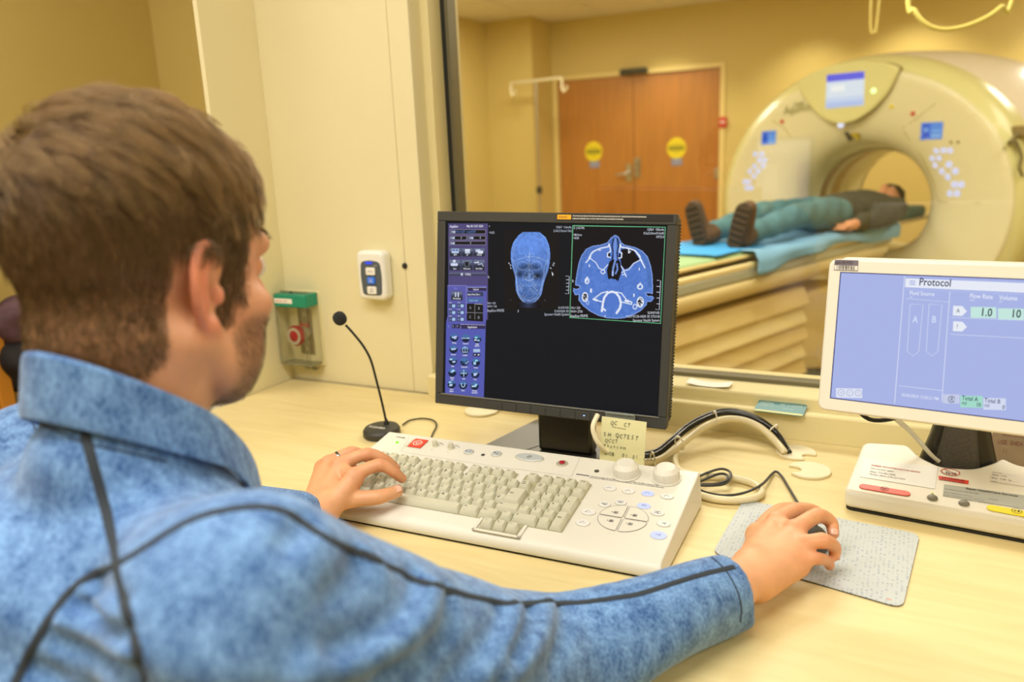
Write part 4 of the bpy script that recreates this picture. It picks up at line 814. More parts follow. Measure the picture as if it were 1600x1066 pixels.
# left tool column
PUR, LAV = (82, 74, 122), (92, 92, 172)
R_(70, 62, 482, 1066, PUR, z=-.00212); g.face([(*c2(50, 170), -.00211), (*c2(38, 965), -.00211), (*c2(468, 1012), -.00211), (*c2(490, 190), -.00211)], col=(86, 92, 178)); R_(62, 708, 470, 1010, LAV, z=-.00210); g.face([(*c1(66, 1005), -.0021), (*c2(50, 170), -.0021), (*c2(490, 190), -.0021), (*c1(470, 1005), -.0021)], col=LAV)
T_('Aquilion', 85, 105, 36, (240, 240, 255), bold=.01); T_('May 06 13:21 2024', 262, 100, 30, (240, 240, 250), bold=.01)
for q in ((85, 125, 460, 172), (80, 190, 262, 235), (270, 190, 460, 235), (80, 246, 462, 286)): R_(*q, (150, 140, 160)); R_(q[0]+4, q[1]+4, q[2]-4, q[3]-4, (22, 20, 22), z=-.00195)
T_('No:116501  mmg/62073', 155, 158, 28, (96, 140, 210)); T_('0', 200, 222, 30); T_('0', 398, 222, 30); T_('0', 298, 276, 30)
for x in (88, 282, 88): pass
for x, y in ((95, 133), (88, 196), (282, 196), (88, 252)): R_(x, y, x+52, y+32, (96, 108, 140), z=-.0019); S_([(x+6, y+16), (x+24, y+16)], 6, (220, 225, 240)); R_(x+28, y+8, x+46, y+26, (210, 216, 235), z=-.0018)
def tile_(x0, y0, x1, y1, lab, f=c1, k=6.662, hh=24):
    R_(x0, y0, x1, y1, (70, 76, 98), f, -.0020); R_(x0+3, y0+3, x1-3, y0+(y1-y0)*.35, (104, 112, 140), f, -.00195); R_(x0+3, y0+(y1-y0)*.55, x1-3, y1-3, (44, 48, 62), f, -.00195); T_(lab, (x0+x1)/2, y1-12, hh, (236, 238, 248), f, align='CENTER', k=k, bold=.01)
icons = []
for i, (lb_, lc) in enumerate((('MPR', 0), ('3D', 1), ('Clinical', 2))): tile_(84+124*i, 318, 204+124*i, 408, lb_)
for i, lb_ in enumerate(('Scan', 'Reference', 'Raw Data')): tile_(78+126*i, 436, 198+126*i, 552, lb_)
R_(106, 325, 178, 372, (190, 206, 236), z=-.0018); R_(112, 330, 140, 350, (84, 110, 170), z=-.0017); R_(146, 330, 172, 350, (84, 110, 170), z=-.0017); R_(244, 330, 296, 374, (200, 208, 230), z=-.0018); R_(244, 330, 296, 345, (236, 240, 250), z=-.0017); R_(356, 330, 400, 362, (196, 206, 232), z=-.0018); R_(380, 345, 432, 376, (222, 228, 244), z=-.0017)
for x, y in ((132, 455), (110, 490), (132, 490), (154, 490)): g.prism([(*c1(x+16*math.cos(t_), y-16*math.sin(t_)),)[:2] for t_ in np.linspace(0, 6.28, 13)[:-1]], -.0019, -.0018, col=(212, 222, 244))
R_(240, 452, 290, 512, (24, 26, 34), z=-.0018); S_([(244, 456), (286, 456), (286, 508), (244, 508), (244, 456)], 5, (190, 196, 214)); S_([(340, 470), (390, 470), (375, 455)], 10, (220, 226, 244)); S_([(380, 490), (420, 480), (436, 510)], 8, (200, 210, 236))
R_(76, 570, 460, 610, (64, 66, 90)); R_(76, 570, 460, 588, (96, 98, 128), z=-.00195); T_('Utility', 245, 602, 34, (226, 226, 240), bold=.01); R_(200, 578, 222, 604, (200, 204, 224), z=-.0018)
S_([(62, 708), (258, 708), (258, 1000)], 5, (150, 152, 220)); T_('Main', 130, 745, 26, (140, 150, 230)); R_(270, 728, 466, 764, (52, 46, 74)); S_([(270, 764), (270, 728), (466, 728)], 4, (190, 190, 230)); T_('Layout', 330, 756, 28, (236, 236, 248), bold=.01)
tile_(98, 766, 220, 864, 'Directory', hh=28); S_([(146, 780), (146, 826)], 12, (220, 228, 246)); S_([(174, 780), (174, 826)], 12, (220, 228, 246))
R_(264, 776, 432, 820, (58, 64, 92)); T_('Auto View Set ▾'.replace('▾', 'v'), 270, 810, 27, (236, 238, 250), bold=.01); R_(264, 838, 432, 880, (74, 106, 160)); T_('Auto Load', 290, 872, 28, (176, 206, 250))
R_(262, 896, 432, 1066, (26, 24, 20), z=-.0019); g.face([(*c2(278, 150), -.0019), (*c2(460, 162), -.0019), (*c1(432, 1060), -.0019), (*c1(262, 1060), -.0019)], col=(26, 24, 20)); S_([(346, 896), (346, 1060)], 4, (150, 152, 160)); S_([(262, 988), (432, 994)], 4, (150, 152, 160)); S_([(350, 900), (430, 904)], 4, (210, 212, 220))
for tx, x, y in (('A', 292, 950), ('B', 382, 958), ('C', 290, 1048), ('D', 378, 1054)): T_(tx, x, y, 36, (176, 186, 200))
for r in range(3):
    for cc_ in range(2):
        x, y = 76+88*cc_, 895+70*r; R_(x, y, x+74, y+46, (60, 74, 112), z=-.0019); R_(x+34, y+10, x+66, y+40, (170, 200, 240), z=-.0018); T_('Med.', x+4, y-2, 20, (226, 228, 244)); T_('%d' % (cc_*3+r+1), x+10, y+34, 26, (200, 214, 240))
R_(116, 190, 156, 234, (40, 36, 60), c2, -.0019); R_(164, 190, 206, 236, (40, 36, 60), c2, -.0019); R_(212, 190, 486, 242, (56, 48, 84), c2, -.0019); S_([(212, 240), (212, 190), (486, 200)], 4, (200, 200, 236), c2, k=7.1)
for tx, x in (('1', 74), ('2', 124), ('3', 174)): T_(tx, x, 222, 30, (230, 230, 246), c2, k=7.1)
T_('Application', 290, 232, 32, (240, 240, 250), c2, k=7.1, bold=.01)
names = (('Filming', 'Clearance', 'Image\nSelector'), ('Remove', 'ScanPlan', ''), ('Filter', 'Annotation', 'Rotate'), ('System\nSave', 'Scale', 'Print'), ('Quick\nPlanner', 'Reset', 'Window\nCondition'))
for r in range(5):
    for q in range(3):
        x, y = 140+128*q-9*r*.35-4*r, 338+130*r+8*q; pts = [c2(x+46*math.cos(t_), y-46*math.sin(t_)) for t_ in np.linspace(0, 2*math.pi, 21)[:-1]]
        if not (r == 1 and q == 2): g.prism(pts, -.0020, -.0019, col=(22, 34, 58)); g.prism([c2(x+46*math.cos(t_), y-46*math.sin(t_)) for t_ in np.linspace(.2, math.pi-.2, 12)], -.0019, -.00185, col=(70, 112, 168))
        W3 = (186, 214, 248); rr = random.Random(r*3+q)
        if (r, q) == (3, 1): S_([(x-36, y), (x+36, y)], 8, W3, c2, k=7.1); S_([(x, y-40), (x, y+38)], 8, W3, c2, k=7.1)
        elif (r, q) == (4, 1): S_([(x-18, y-24), (x-18, y+10), (x, y+24), (x+18, y+10), (x+18, y-24)], 9, W3, c2, k=7.1)
        elif (r, q) == (2, 1): S_([(x-30, y-26), (x-14, y+16), (x-4, y-30), (x+6, y+26), (x+14, y-10)], 7, (90, 150, 220), c2, k=7.1); S_([(x+14, y+24), (x+44, y-4)], 9, W3, c2, k=7.1)
        elif (r, q) == (1, 1): S_([(x-26, y+26), (x-26, y-20), (x, y-34), (x+26, y-20), (x+26, y+26), (x-26, y+26)], 7, W3, c2, k=7.1); S_([(x, y-30), (x, y+26)], 6, W3, c2, k=7.1)
        elif (r, q) == (0, 1): S_([(x-44, y), (x+44, y)], 12, W3, c2, k=7.1); T_('12:00', x-40, y+16, 34, (30, 40, 60), c2, k=7.1)
        elif (r, q) == (1, 2): R_(x-36, y-18, x+38, y+16, (170, 196, 230), c2, -.0018); R_(x-40, y+28, x+40, y+62, (40, 44, 60), c2, -.0019); S_([(x-28, y+45), (x-10, y+45)], 7, (240, 240, 250), c2, k=7.1); S_([(x+12, y+45), (x+32, y+45)], 10, (240, 240, 250), c2, k=7.1)
        else:
            for _ in range(3): xx, yy = x+rr.uniform(-24, 14), y+rr.uniform(-24, 18); R_(xx-12, yy-8, xx+16, yy+9, (150+rr.randint(0, 60), 190+rr.randint(0, 40), 244), c2, -.0018)
        for k_, tx in enumerate(names[r][q].split('\n')): T_(tx, x, y+(66 if '\n' not in names[r][q] else 62)+22*k_, 22, (236, 240, 250), c2, align='CENTER', k=7.1, bold=.02)
# picture annotations
WT = (198, 206, 222)
for tx, x, y, h, al in (('×', 494, 98, 30, 'LEFT'), ('+0.0D', 494, 168, 30, 'LEFT'), ('120kV  116mAs', 1352, 112, 31, 'RIGHT'), ('2.34s/2.0mm/1.0x2', 1356, 150, 31, 'RIGHT'), ('R', 482, 634, 36, 'LEFT'), ('WL= 130', 476, 902, 30, 'LEFT'), ('WW= 130', 476, 936, 30, 'LEFT'), ('Aquilion PRIME', 474, 982, 38, 'LEFT'), ('F', 792, 992, 38, 'LEFT'), ('SU/HF/VSR', 1326, 950, 30, 'RIGHT'), ('FU34/AIDR 3D', 1326, 986, 30, 'RIGHT'), ('Spooner Health System', 1328, 1020, 34, 'RIGHT')):
    T_(tx.replace('×', 'x'), x, y, h, WT, align=al)
S_([(1292, 610), (1330, 612), (1322, 795), (1286, 790)], 5, WT)
for y in (648, 684, 720, 756): S_([(1296, y), (1326, y)], 5, WT)
g.face([(*c1(x, y), -.0017) for x, y in ((1146, 562), (1168, 592), (1158, 590), (1162, 606), (1154, 606), (1150, 590))][::-1], col=(230, 232, 240))
GRN = (110, 196, 140)
S_([(208, 75), (1064, 90), (1020, 980), (180, 925), (208, 75)], 7, GRN, c3, -.0016, 5.92)
for tx, x, y, h, al in (('S: (165.94)', 216, 106, 28, 'LEFT'), ('188.0mm', 212, 170, 26, 'LEFT'), ('+8.0D', 212, 200, 26, 'LEFT'), ('120kV  100mAs', 1054, 122, 28, 'RIGHT'), ('0.5s/2.0mm/0.5x40', 1052, 156, 28, 'RIGHT'), ('HP25.0', 1052, 190, 28, 'RIGHT'), ('R', 202, 600, 32, 'LEFT'), ('WL= 350', 188, 846, 28, 'LEFT'), ('WW= 2700', 186, 880, 28, 'LEFT'), ('Aquilion PRIME', 184, 922, 32, 'LEFT'), ('P', 500, 928, 32, 'LEFT'), ('SU/HF/VSR', 1012, 892, 28, 'RIGHT'), ('FOOT/FC30-AIDR 3D STD/UB', 1012, 926, 28, 'RIGHT'), ('Spooner Health System', 1012, 962, 30, 'RIGHT')):
    T_(tx, x, y, h, (222, 228, 240), c3, -.0016, al, 5.92)
S_([(985, 580), (1020, 584), (1006, 855), (972, 848)], 5, WT, c3, k=5.92)
for y in (636, 690, 744, 798): S_([(982, y), (1014, y+2)], 5, WT, c3, k=5.92)
g.build('screen_graphics', SCR, disp, smooth=False, kind='stuff')
# stand
nk = PD(905, 665, 1.30); SD_ = mat('dark_metal_stand', (70, 68, 58), .35, .4)
st = frame((t0[0]+.21, t0[1]+.085, D), (1, .06, 0), (-.06, 1, 0)); Ml = MM.inverted()@st
def sbuild(mb, name, m, **k): o = mb.build(name, m, mo, **k); o.matrix_basis = Ml; return o
sbuild(MB().box((-.045, -.012, .012), (.055, .02, .22)), 'stand_neck', mat('black_gloss', (34, 33, 30), .3), bevel=.006)
Pb = [PZ(x, y, D+.008) for x, y in ((752, 697), (800, 702), (882, 676), (868, 660))]
sl = [tuple((st.inverted()@Vector(p)))[:2] for p in Pb]
def arm(P, z0, z1): return MB().prism(P, z0, z1)
L4 = [(-.17, .0), (-.135, -.03), (.0, .015), (.0, .06)]
w0 = [st.inverted()@Vector(PZ(x, y, D+.012)) for x, y in ((742, 700), (850, 646), (872, 656), (884, 690), (812, 706))]
def foot(P, z0, z1, name, m):
    L_ = [tuple((st.inverted()@Vector(PZ(x, y, D+z1)))[:2]) for x, y in P]; A_ = sum(L_[q-1][0]*L_[q][1]-L_[q][0]*L_[q-1][1] for q in range(len(L_))); L_ = L_ if A_ > 0 else L_[::-1]; sbuild(MB().prism(L_, z0, z1), name, m, bevel=.002)
foot([(735, 706), (767, 690), (838, 655), (866, 655), (867, 688), (832, 700), (798, 712)], .001, .013, 'base_arm', SD_)
foot([(900, 655), (925, 662), (938, 690), (952, 716), (930, 718), (896, 688), (867, 684)], .001, .013, 'base_arm', mat('black_gloss_base', (44, 44, 38), .2))
sbuild(MB().prism(round_poly([(-.075, -.035), (.075, -.035), (.085, .07), (-.085, .07)], .03, 5), 0, .012, scale_top=.95), 'base_plate', SD_, bevel=.003)
# grey-white video cable loop hanging under the screen
q1, q2 = PD(928, 662, 1.19), PD(938, 695, 1.20)
tag(MB().tube([PD(934, 648, 1.27), PD(927, 664, 1.262), PD(928, 678, 1.262), PD(936, 694, 1.265), PD(950, 706, 1.275), PD(970, 712, 1.285), PD(994, 715, 1.29)], .004, 8, sub=5).build('video_cable', IV, None), 'ivory video cable hanging below the black monitor behind the note', 'cable')
# handwritten note in a clear clip under the monitor
p = [ML(x, y, .006) for x, y in ((940.5, 650.5), (1011, 657), (1009, 727), (937, 717))]
NT = mat('yellow_note_paper', (226, 222, 170), .75, noise=.04, nscale=60); PEN = mat('pen_ink', (60, 62, 50), .7)
nl = MM@Matrix.Translation((p[3][0], p[0][1], .006))
t = empty('handwritten_note', nl, 'pale yellow handwritten note hanging from a clip on the black monitor', 'note')
nw = p[1][0]-p[0][0]; nh = .094; dx = p[0][0]-p[3][0]
m = MB(); v = []; N_ = 10
for i in range(N_+1):
    s_ = i/N_; yy = -nh*s_; off = .004*s_*s_+.002*math.sin(s_*5); xl = dx*(1-s_)
    v += [(xl, yy, off), (xl+nw, yy-.001, off+.0015), (xl, yy, off-.0004), (xl+nw, yy-.001, off+.0011)]
f = []
for i in range(N_): a = 4*i; f += [(a, a+4, a+5, a+1), (a+2, a+3, a+7, a+6), (a, a+2, a+6, a+4), (a+1, a+5, a+7, a+3)]
m.add(v, f); m.build('sheet', NT, t)
h = MB()
def zoff(y): s_ = -y/nh; return .004*s_*s_+.002*math.sin(s_*5)+.0017
for tx, x, y, sz in (('QC', .016, -.0115, .0092), ('CT', .038, -.0125, .0092), ('SH QCTEST', .006, -.0315, .0098), ('QCCT', .008, -.041, .0088), ('Phantom', .007, -.0495, .0080), ('DOB  01.01.2000', .009, -.0625, .0086)):
    for i, ch in enumerate(tx):
        if ch != ' ': h.text(ch, sz, x+i*sz*.66, y+(.0006 if i % 2 else 0), zoff(y), rot=(.06 if i % 3 == 0 else -.05), shear=.12)
for q in stroke([(.018, -.0145), (.042, -.016)], .0006): h.face([(x, y, zoff(y)) for x, y in q])
h.build('handwriting', PEN, t, smooth=False)
cl = MM@Matrix.Translation((p[0][0]+.002, p[0][1], 0))
t = empty('note_clip', cl, 'clear grey plastic clip holding the yellow note on the monitor edge', 'clip')
MB().box((0.003, -.004, .0015), (.052, .0085, .004)).build('jaw', mat('smoky_clear_plastic', (150, 158, 150), .2, alpha=.72), t, bevel=.0008); MB().box((.003, .0060, .004), (.052, .0085, .0085)).build('lip', mat('smoky_clear_plastic'), t, bevel=.0008)
# ================================================================== INJECTOR CONSOLE (right)
def vpdir(l1, l2):
    """3-D direction of two parallel edges seen as image lines"""
    n1 = np.cross(ray(*l1[0]), ray(*l1[1])); n2 = np.cross(ray(*l2[0]), ray(*l2[1])); d = np.cross(n1, n2); return d/np.linalg.norm(d)
dx_ = vpdir(((1296, 404.5), (1600, 413.5)), ((1277, 640), (1600, 682.5)))
if dx_[0] < 0: dx_ = -dx_
nv = np.cross(ray(1296, 404.5), ray(1277, 640)); dy_ = np.cross(nv, dx_); dy_ /= np.linalg.norm(dy_)
if dy_[2] < 0: dy_ = -dy_
ob = PD(1277, 640, 1.02)
IM = frame(ob, dx_, dy_)
tl = LOC(IM, 1296, 404.5); IH = tl[1]; IW = IH*1.52
inj = empty('injector_console', Matrix.Translation((ob[0]+.1, ob[1]+.05, D)), 'white contrast injector console with tilted touch screen right of the monitor', 'console')
def jb(mb, name, m, M, **k):
    o = mb.build(name, m, None, **k); o.parent = inj; o.matrix_world = M; return o
WHT = mat('warm_white_plastic', (238, 234, 220), .38); WSH = mat('white_shell', (228, 224, 206), .4)
def IL(px, py, z=0.): p = LOC(IM, px, py, z); return (p[0], p[1])
a0, a1, a2, a3 = IL(1312, 425), IL(1300.5, 622.5), IL(1600, 657), IL(1600, 439)
ix0, ix1, iy0, iy1 = (a0[0]+a1[0])/2, IW-.018, (a1[1]+a2[1])/2, (a0[1]+a3[1])/2
hd = jb(MB().prism(rrect(0, 0, IW, IH, .010, 5), -.030, 0), 'display_shell', WHT, IM, bevel=.0025)
o = MB().prism(rrect(.0008, .0008, IW-.0008, IH-.0008, .009, 5), -.0045, -.0030).build('shadow_gap', BLK, hd, smooth=False); o.scale = (1.004, 1.004, 1)
jb(MB().prism(rrect(.006, .006, IW-.006, IH+.0035, .010, 5), -.045, -.0305), 'rear_shell', WSH, IM, bevel=.003)
ISC = screen_mat('injector_display', 1.0)
g = MB(); BG = (172, 184, 234)
def iq(x0, y0, x1, y1, col, z): g.face([(x0, y0, z), (x1, y0, z), (x1, y1, z), (x0, y1, z)], col=col)
iq(ix0-.0012, iy0-.0012, ix1, iy1+.0012, (40, 44, 110), .0001); iq(ix0, iy0, ix1, iy1, BG, .0002)
def ic(x, y): return IL(1260+x/2.2206, 380+y/2.2206)
def icr(x0, y0, x1, y1, col, z=.0004):
    P = [ic(x0, y1), ic(x1, y1+(x1-x0)*.02), ic(x1, y0+(x1-x0)*.02), ic(x0, y0)]; g.face([(*p, z) for p in P], col=col)
def it(s, x, y, hpx, col, align='LEFT', bold=0.): p = ic(x, y); g.text(s, hpx/2.2206*.00104, p[0], p[1], .0006, align=align, col=col, bold=bold)
def isl(P, w, col):
    for q in stroke([ic(*p) for p in P], w*.00045): g.face([(x, y, .0005) for x, y in q], col=col)
LN = (214, 222, 248); DKI = (52, 62, 92)
xr = ix1-.001
p = ic(345, 122); q = ic(345, 153); g.face([(p[0], q[1], .0004), (xr, q[1], .0004), (xr, p[1], .0004), (p[0], p[1], .0004)], col=(236, 240, 252))
it('Protocol', 390, 146, 27, DKI, bold=.015)
for y in (131, 137, 143): isl([(358, y), (378, y+1)], 2, (150, 165, 220))
isl([(341, 115), (306, 557)], 2.2, LN); isl([(346, 160), (755, 178)], 1.2, (190, 202, 244)); isl([(498, 170), (470, 550)], 2, LN); isl([(320, 495), (474, 512)], 1.6, LN); isl([(500, 170), (494, 205), (345, 192)], 1.2, LN)
it('Fluid Source', 358, 179, 15, (236, 240, 254), bold=.01); it('ml', 358, 190, 8, (226, 232, 250)); it('Flow Rate', 566, 190, 16, (236, 240, 254), bold=.01); it('ml/s', 566, 201, 9, (226, 232, 250)); it('Volume', 668, 196, 16, (236, 240, 254), bold=.01); it('ml', 668, 206, 9, (226, 232, 250))
for x, L in ((360, 'A'), (426, 'B')):
    isl([(x, 212), (x-10, 375), (x+10, 392), (x+30, 376), (x+45, 213), (x, 212)], 1.4, LN); it(L, x+8, 275, 24, (214, 224, 252), bold=.02)
icr(570, 221, 659, 259, (200, 236, 226)); icr(665, 226, 755, 266, (200, 236, 226)); it('1.0', 602, 252, 28, (30, 46, 60), bold=.015); it('10', 708, 257, 28, (30, 46, 60), bold=.015)
for y, s in ((217, 'A'), (271, '?')):
    P = [ic(508, y+34), ic(540, y+36), ic(557, y+20), ic(542, y+2), ic(510, y)]; g.face([(*p, .0004) for p in P], col=(236, 240, 250)); it(s, 520, y+24, 15, (60, 66, 84))
isl([(502, 258), (755, 268)], 1.2, LN); isl([(498, 316), (755, 330)], 1.4, LN)
icr(103, 503, 194, 536, (226, 230, 250))
for x, s in ((121, '<'), (151, '/'), (180, '?')):
    cpt = [ic(x+11*math.cos(t_), 518+(x-103)*.02+11*math.sin(t_)) for t_ in np.linspace(0, 6.283, 15)]
    for qq in stroke(cpt, .0005): g.face([(a_, b_, .0006) for a_, b_ in qq], col=(150, 156, 180))
    it(s, x-4, 524, 14, (150, 156, 180))
it('05/06/2024 12:20:21 PM', 330, 531, 11.5, (226, 232, 252), bold=.01)
icr(474, 524, 532, 556, (200, 208, 236)); icr(534, 529, 612, 570, (166, 222, 206)); icr(614, 537, 692, 578, (214, 222, 246))
cpt = [ic(504+11*math.cos(t_), 542+11*math.sin(t_)) for t_ in np.linspace(.5, 6.2, 14)]
for qq in stroke(cpt, .0007): g.face([(a_, b_, .0006) for a_, b_ in qq], col=DKI)
it('R', 499, 548, 15, DKI)
it('Total A', 539, 543, 15, (40, 70, 80), bold=.01); it('ml', 539, 560, 14, (40, 70, 80)); it('10', 588, 566, 14, (30, 50, 60), bold=.01); it('Total B', 617, 551, 15, (60, 70, 100), bold=.01); it('ml', 617, 568, 14, (60, 70, 100)); it('0', 679, 575, 14, (40, 50, 80), bold=.01)
o = g.build('display', ISC, hd, smooth=False)
# asset tag with bar code
p, q = ic(99, 57), ic(178, 97); tgm = MB().box((p[0], q[1], .0001), (q[0], p[1], .0006)).box((p[0]+.0005, q[1]+.0008, .0006), (q[0]-.0005, q[1]+.0062, .0007), 1)
rr = random.Random(4); x = p[0]+.003
while x < q[0]-.004: w_ = rr.choice((.0005, .0009, .0014)); tgm.box((x, q[1]+.0012, .0007), (x+w_, q[1]+.0058, .0008), 2); x += w_+rr.choice((.0006, .001))
tgm.text('agiliti BIOMED', .0046, p[0]+.001, p[1]-.005, .0008, m=2).text('1337161', .0044, p[0]+.006, p[1]-.0098, .0008, m=2, sx=1.2)
tgm.build('asset_tag', [mat('purple_grey_label', (120, 112, 124), .5), PAPER, BLK], hd, smooth=False)
# base: tilted slab with a notch at the back for the stand
BF = PZ(1322, 797, D); BR_ = PZ(1600, 850, D); bd = (BR_-BF)/np.linalg.norm(BR_-BF)
BM = frame(BF, bd, np.cross((0, 0, 1), bd)); KB = .16; HB = .030
top = lambda x, y: HB+KB*y
def BL(px, py): p = LOC(BM, px, py, HB, KB); return (p[0], p[1])
bx = [BL(x, y) for x, y in ((1321, 764), (1349, 690), (1372, 686), (1420, 694), (1436, 712), (1470, 729), (1520, 732), (1552, 722), (1566, 714))]
outl = [(bx[0][0]-.001, 0), (.36, 0), (.365, bx[1][1]+.0)]+[(bx[8][0]+.02, bx[1][1]-.002)]+[bx[8], bx[7], bx[6], bx[5], bx[4], bx[3]]+[bx[1]]
outl = round_poly(outl, .012, 4)
jb(MB().prism(outl, .004, top), 'base_slab', WHT, BM, bevel=.006, seg=3)
jb(MB().prism([(x*.99+.002, y*.985+.0015) for x, y in outl], 0, .0042), 'base_foot', BLK, BM)
TP = BM@Matrix.Translation((0, 0, HB+.0004))@Matrix.Rotation(math.atan(KB), 4, 'X')
def TL_(px, py): p = LOC(TP, px, py); return (p[0], p[1])
def tc_(x, y): return TL_(1320+x/4.846, 640+y/4.846)
def flat(pts, name, m, h=.0005, bev=0., z=0.): return jb(MB().prism(pts, z, z+h), name, m, TP, bevel=bev)
def ccw(P): A_ = sum(P[i-1][0]*P[i][1]-P[i][0]*P[i-1][1] for i in range(len(P))); return P if A_ > 0 else P[::-1]
def capsule(x0, x1, y0, y1):
    P = [tc_(x0, y0[0]), tc_(x1, y1[0]), tc_(x1, y1[1]), tc_(x0, y0[1])]; return P
def pill(pa, pb, w):
    a_, b_ = np.array(tc_(*pa)), np.array(tc_(*pb)); d_ = (b_-a_)/np.linalg.norm(b_-a_); n_ = np.array((-d_[1], d_[0])); t0_ = math.atan2(d_[1], d_[0])
    return [tuple(b_+w*np.array((math.cos(t0_+u), math.sin(t0_+u)))) for u in np.linspace(-math.pi/2, math.pi/2, 9)]+[tuple(a_+w*np.array((math.cos(t0_+u), math.sin(t0_+u)))) for u in np.linspace(math.pi/2, 1.5*math.pi, 9)]
flat(pill((145, 586), (458, 638), .0066), 'stop_button', mat('coral_red_key', (238, 88, 66), .4), .0012, .0005); flat(pill((1118, 750), (1480, 818), .0070), 'start_button', mat('yellow_key', (250, 232, 20), .4), .0012, .0005)
pr_ = MB()
def pt(s, x, y, size, m=0, rot=None, sx=1., bold=0., align='LEFT'): p = tc_(x, y); p2 = tc_(x+100, y+15); r_ = math.atan2(p2[1]-p[1], p2[0]-p[0]) if rot is None else rot; pr_.text(s, size, p[0], p[1], .0008, rot=r_, m=m, sx=sx, bold=bold, align=align)
def ring(px, py, r, w, z, m): 
    c_ = tc_(px, py); 
    for qq in stroke([(c_[0]+r*math.cos(u), c_[1]+r*math.sin(u)) for u in np.linspace(0, 6.2832, 21)], w): pr_.face([(a_, b_, z) for a_, b_ in qq], m)
ring(300, 607, .0052, .0008, .0015, 0); c_ = tc_(300, 607)
for s_ in (1, -1):
    for qq in stroke([(c_[0]-.0028, c_[1]-s_*.0022), (c_[0]+.0028, c_[1]+s_*.0022)], .0009): pr_.face([(a_, b_, .0015) for a_, b_ in qq], 0)
ring(1302, 775, .0058, .0007, .0015, 0); c_ = tc_(1302, 775); pr_.face([(c_[0]-.003, c_[1]-.0022, .0015), (c_[0], c_[1], .0015), (c_[0]-.003, c_[1]+.0022, .0015)]); pr_.face([(c_[0]+.0008, c_[1]-.002, .0015), (c_[0]+.0032, c_[1]-.002, .0015), (c_[0]+.0032, c_[1]+.002, .0015), (c_[0]+.0008, c_[1]+.002, .0015)])
def quad(P, name, m, h=.0004): return flat(ccw([tc_(*p) for p in P]), name, m, h)
quad(((145, 372), (705, 440), (682, 602), (112, 510)), 'contact_label', mat('laminated_white', (236, 236, 234), .4))
RP, GP = mat('red_print'), INK
pt('NUMBER FOR SYSTEM INJECTOR SERVICE', 200, 428, .0047, 1, bold=.02); pt('For service: agiliti', 196, 452, .0058, 2); pt('Fleet: 713-821-7006', 190, 476, .0056, 2); pt('Mobile office: 218-257-6353', 185, 496, .0056, 2)
quad(((708, 503), (938, 540), (935, 567), (712, 530)), 'injector_label', mat('stop_red')); pt('CAUTION FOR AIR', 728, 522, .0046, 0, bold=.02); pt('EMBOLISM: SEE MANUAL', 722, 536, .0038, 0)
flat(ell(*tc_(800, 477), .0128, .0098, 28, -.1), 'no_injection_sign', PAPER, .0004)
c_ = tc_(800, 477)
for qq in stroke([(c_[0]+.0118*math.cos(u), c_[1]+.0088*math.sin(u)) for u in np.linspace(0, 6.2832, 25)], .0013): pr_.face([(a_, b_, .0009) for a_, b_ in qq], 1)
pt('Fa-12', 762, 488, .0082, 0, bold=.02)
for qq in stroke([(c_[0]-.0085, c_[1]+.0055), (c_[0]+.0085, c_[1]-.0055)], .0012): pr_.face([(a_, b_, .0010) for a_, b_ in qq], 1)
quad(((752, 568), (1480, 668), (1470, 770), (742, 655)), 'service_label', mat('grey_label', (176, 178, 168), .5))
pt('Bayer HealthCare Services', 915, 606, .0066, 0, sx=1.15, bold=.015); pt('For SERVICE call 1-800-633-7237', 758, 608, .0040, 2); pt('System Maintenance and Repair: ____________ option (2)', 752, 632, .0036, 2); pt('System Orientation or Speed Verification by: ________', 748, 650, .0036, 2); pt('Date by: ____  Next Date Due: ____', 900, 690, .0036, 2)
quad(((1115, 470), (1480, 515), (1480, 602), (1100, 545)), 'calibration_sticker', mat('sticker_white', (234, 230, 220), .6)); pt('Asset No. ____________', 1118, 480, .0038, 2); pt('Date  1-23', 1118, 500, .0052, 2); pt('Due   1-24   by ____', 1112, 524, .0052, 2); pt('Initials ________', 1108, 548, .0038, 2)
for px, py in ((663, 672), (902, 713)):
    c_ = tc_(px, py); k_ = jb(MB().lathe([(.0068, 0), (.0068, .0012), (.0058, .0026), (.003, .0036), (0, .0038)], 24, M=Matrix.Translation((c_[0], c_[1], 0))), 'round_key', mat('grey_soft_key', (128, 126, 112), .45), TP)
pt('o', 655, 664, .0048, 2); pt('?', 894, 706, .0048, 2)
c_ = tc_(664, 636); flat(ell(c_[0], c_[1], .0016, .0016, 10), 'indicator', mat('green_dot', (190, 206, 90), .4), .0006)
z_shift = [(x, y, z) for x, y, z in pr_.v]
jb(pr_, 'printing', [BLK, RP, GP], TP, smooth=False, kind='stuff')
# folded leaflet behind the console, dark curved stand
SG = mat('black_gloss_stand', (34, 33, 30), .25); SGP = mat('speckled_grey_panel', (84, 80, 72), .5, .2, noise=.35, nscale=300)
pn = BM.inverted()@Vector(PZ(1500, 712, D+.03)); nx0 = pn[0]; ny0 = max(p[1] for p in outl)-.045
prf = [(-.058, 0), (.062, 0), (.046, .03), (.040, .1), (-.034, .1), (-.040, .03)]
m = MB(); pa = []
NS = 14
for i in range(NS+1):
    u = i/NS; th_ = math.pi*(u-.5)*.9
    for j in range(7):
        s_ = j/6; wd_ = .058-.020*min(1, s_*1.6); pa.append((nx0+wd_*math.sin(th_)/math.sin(math.pi*.45), ny0+.050-.036*math.cos(th_)+.02*s_, .02+.115*s_))
f = []
for i in range(NS):
    for j in range(6): a_ = i*7+j; f.append((a_, a_+7, a_+8, a_+1))
m.add(pa, f); o = jb(m, 'stand', SG, BM); sm = o.modifiers.new('solid', 'SOLIDIFY'); sm.thickness = .006
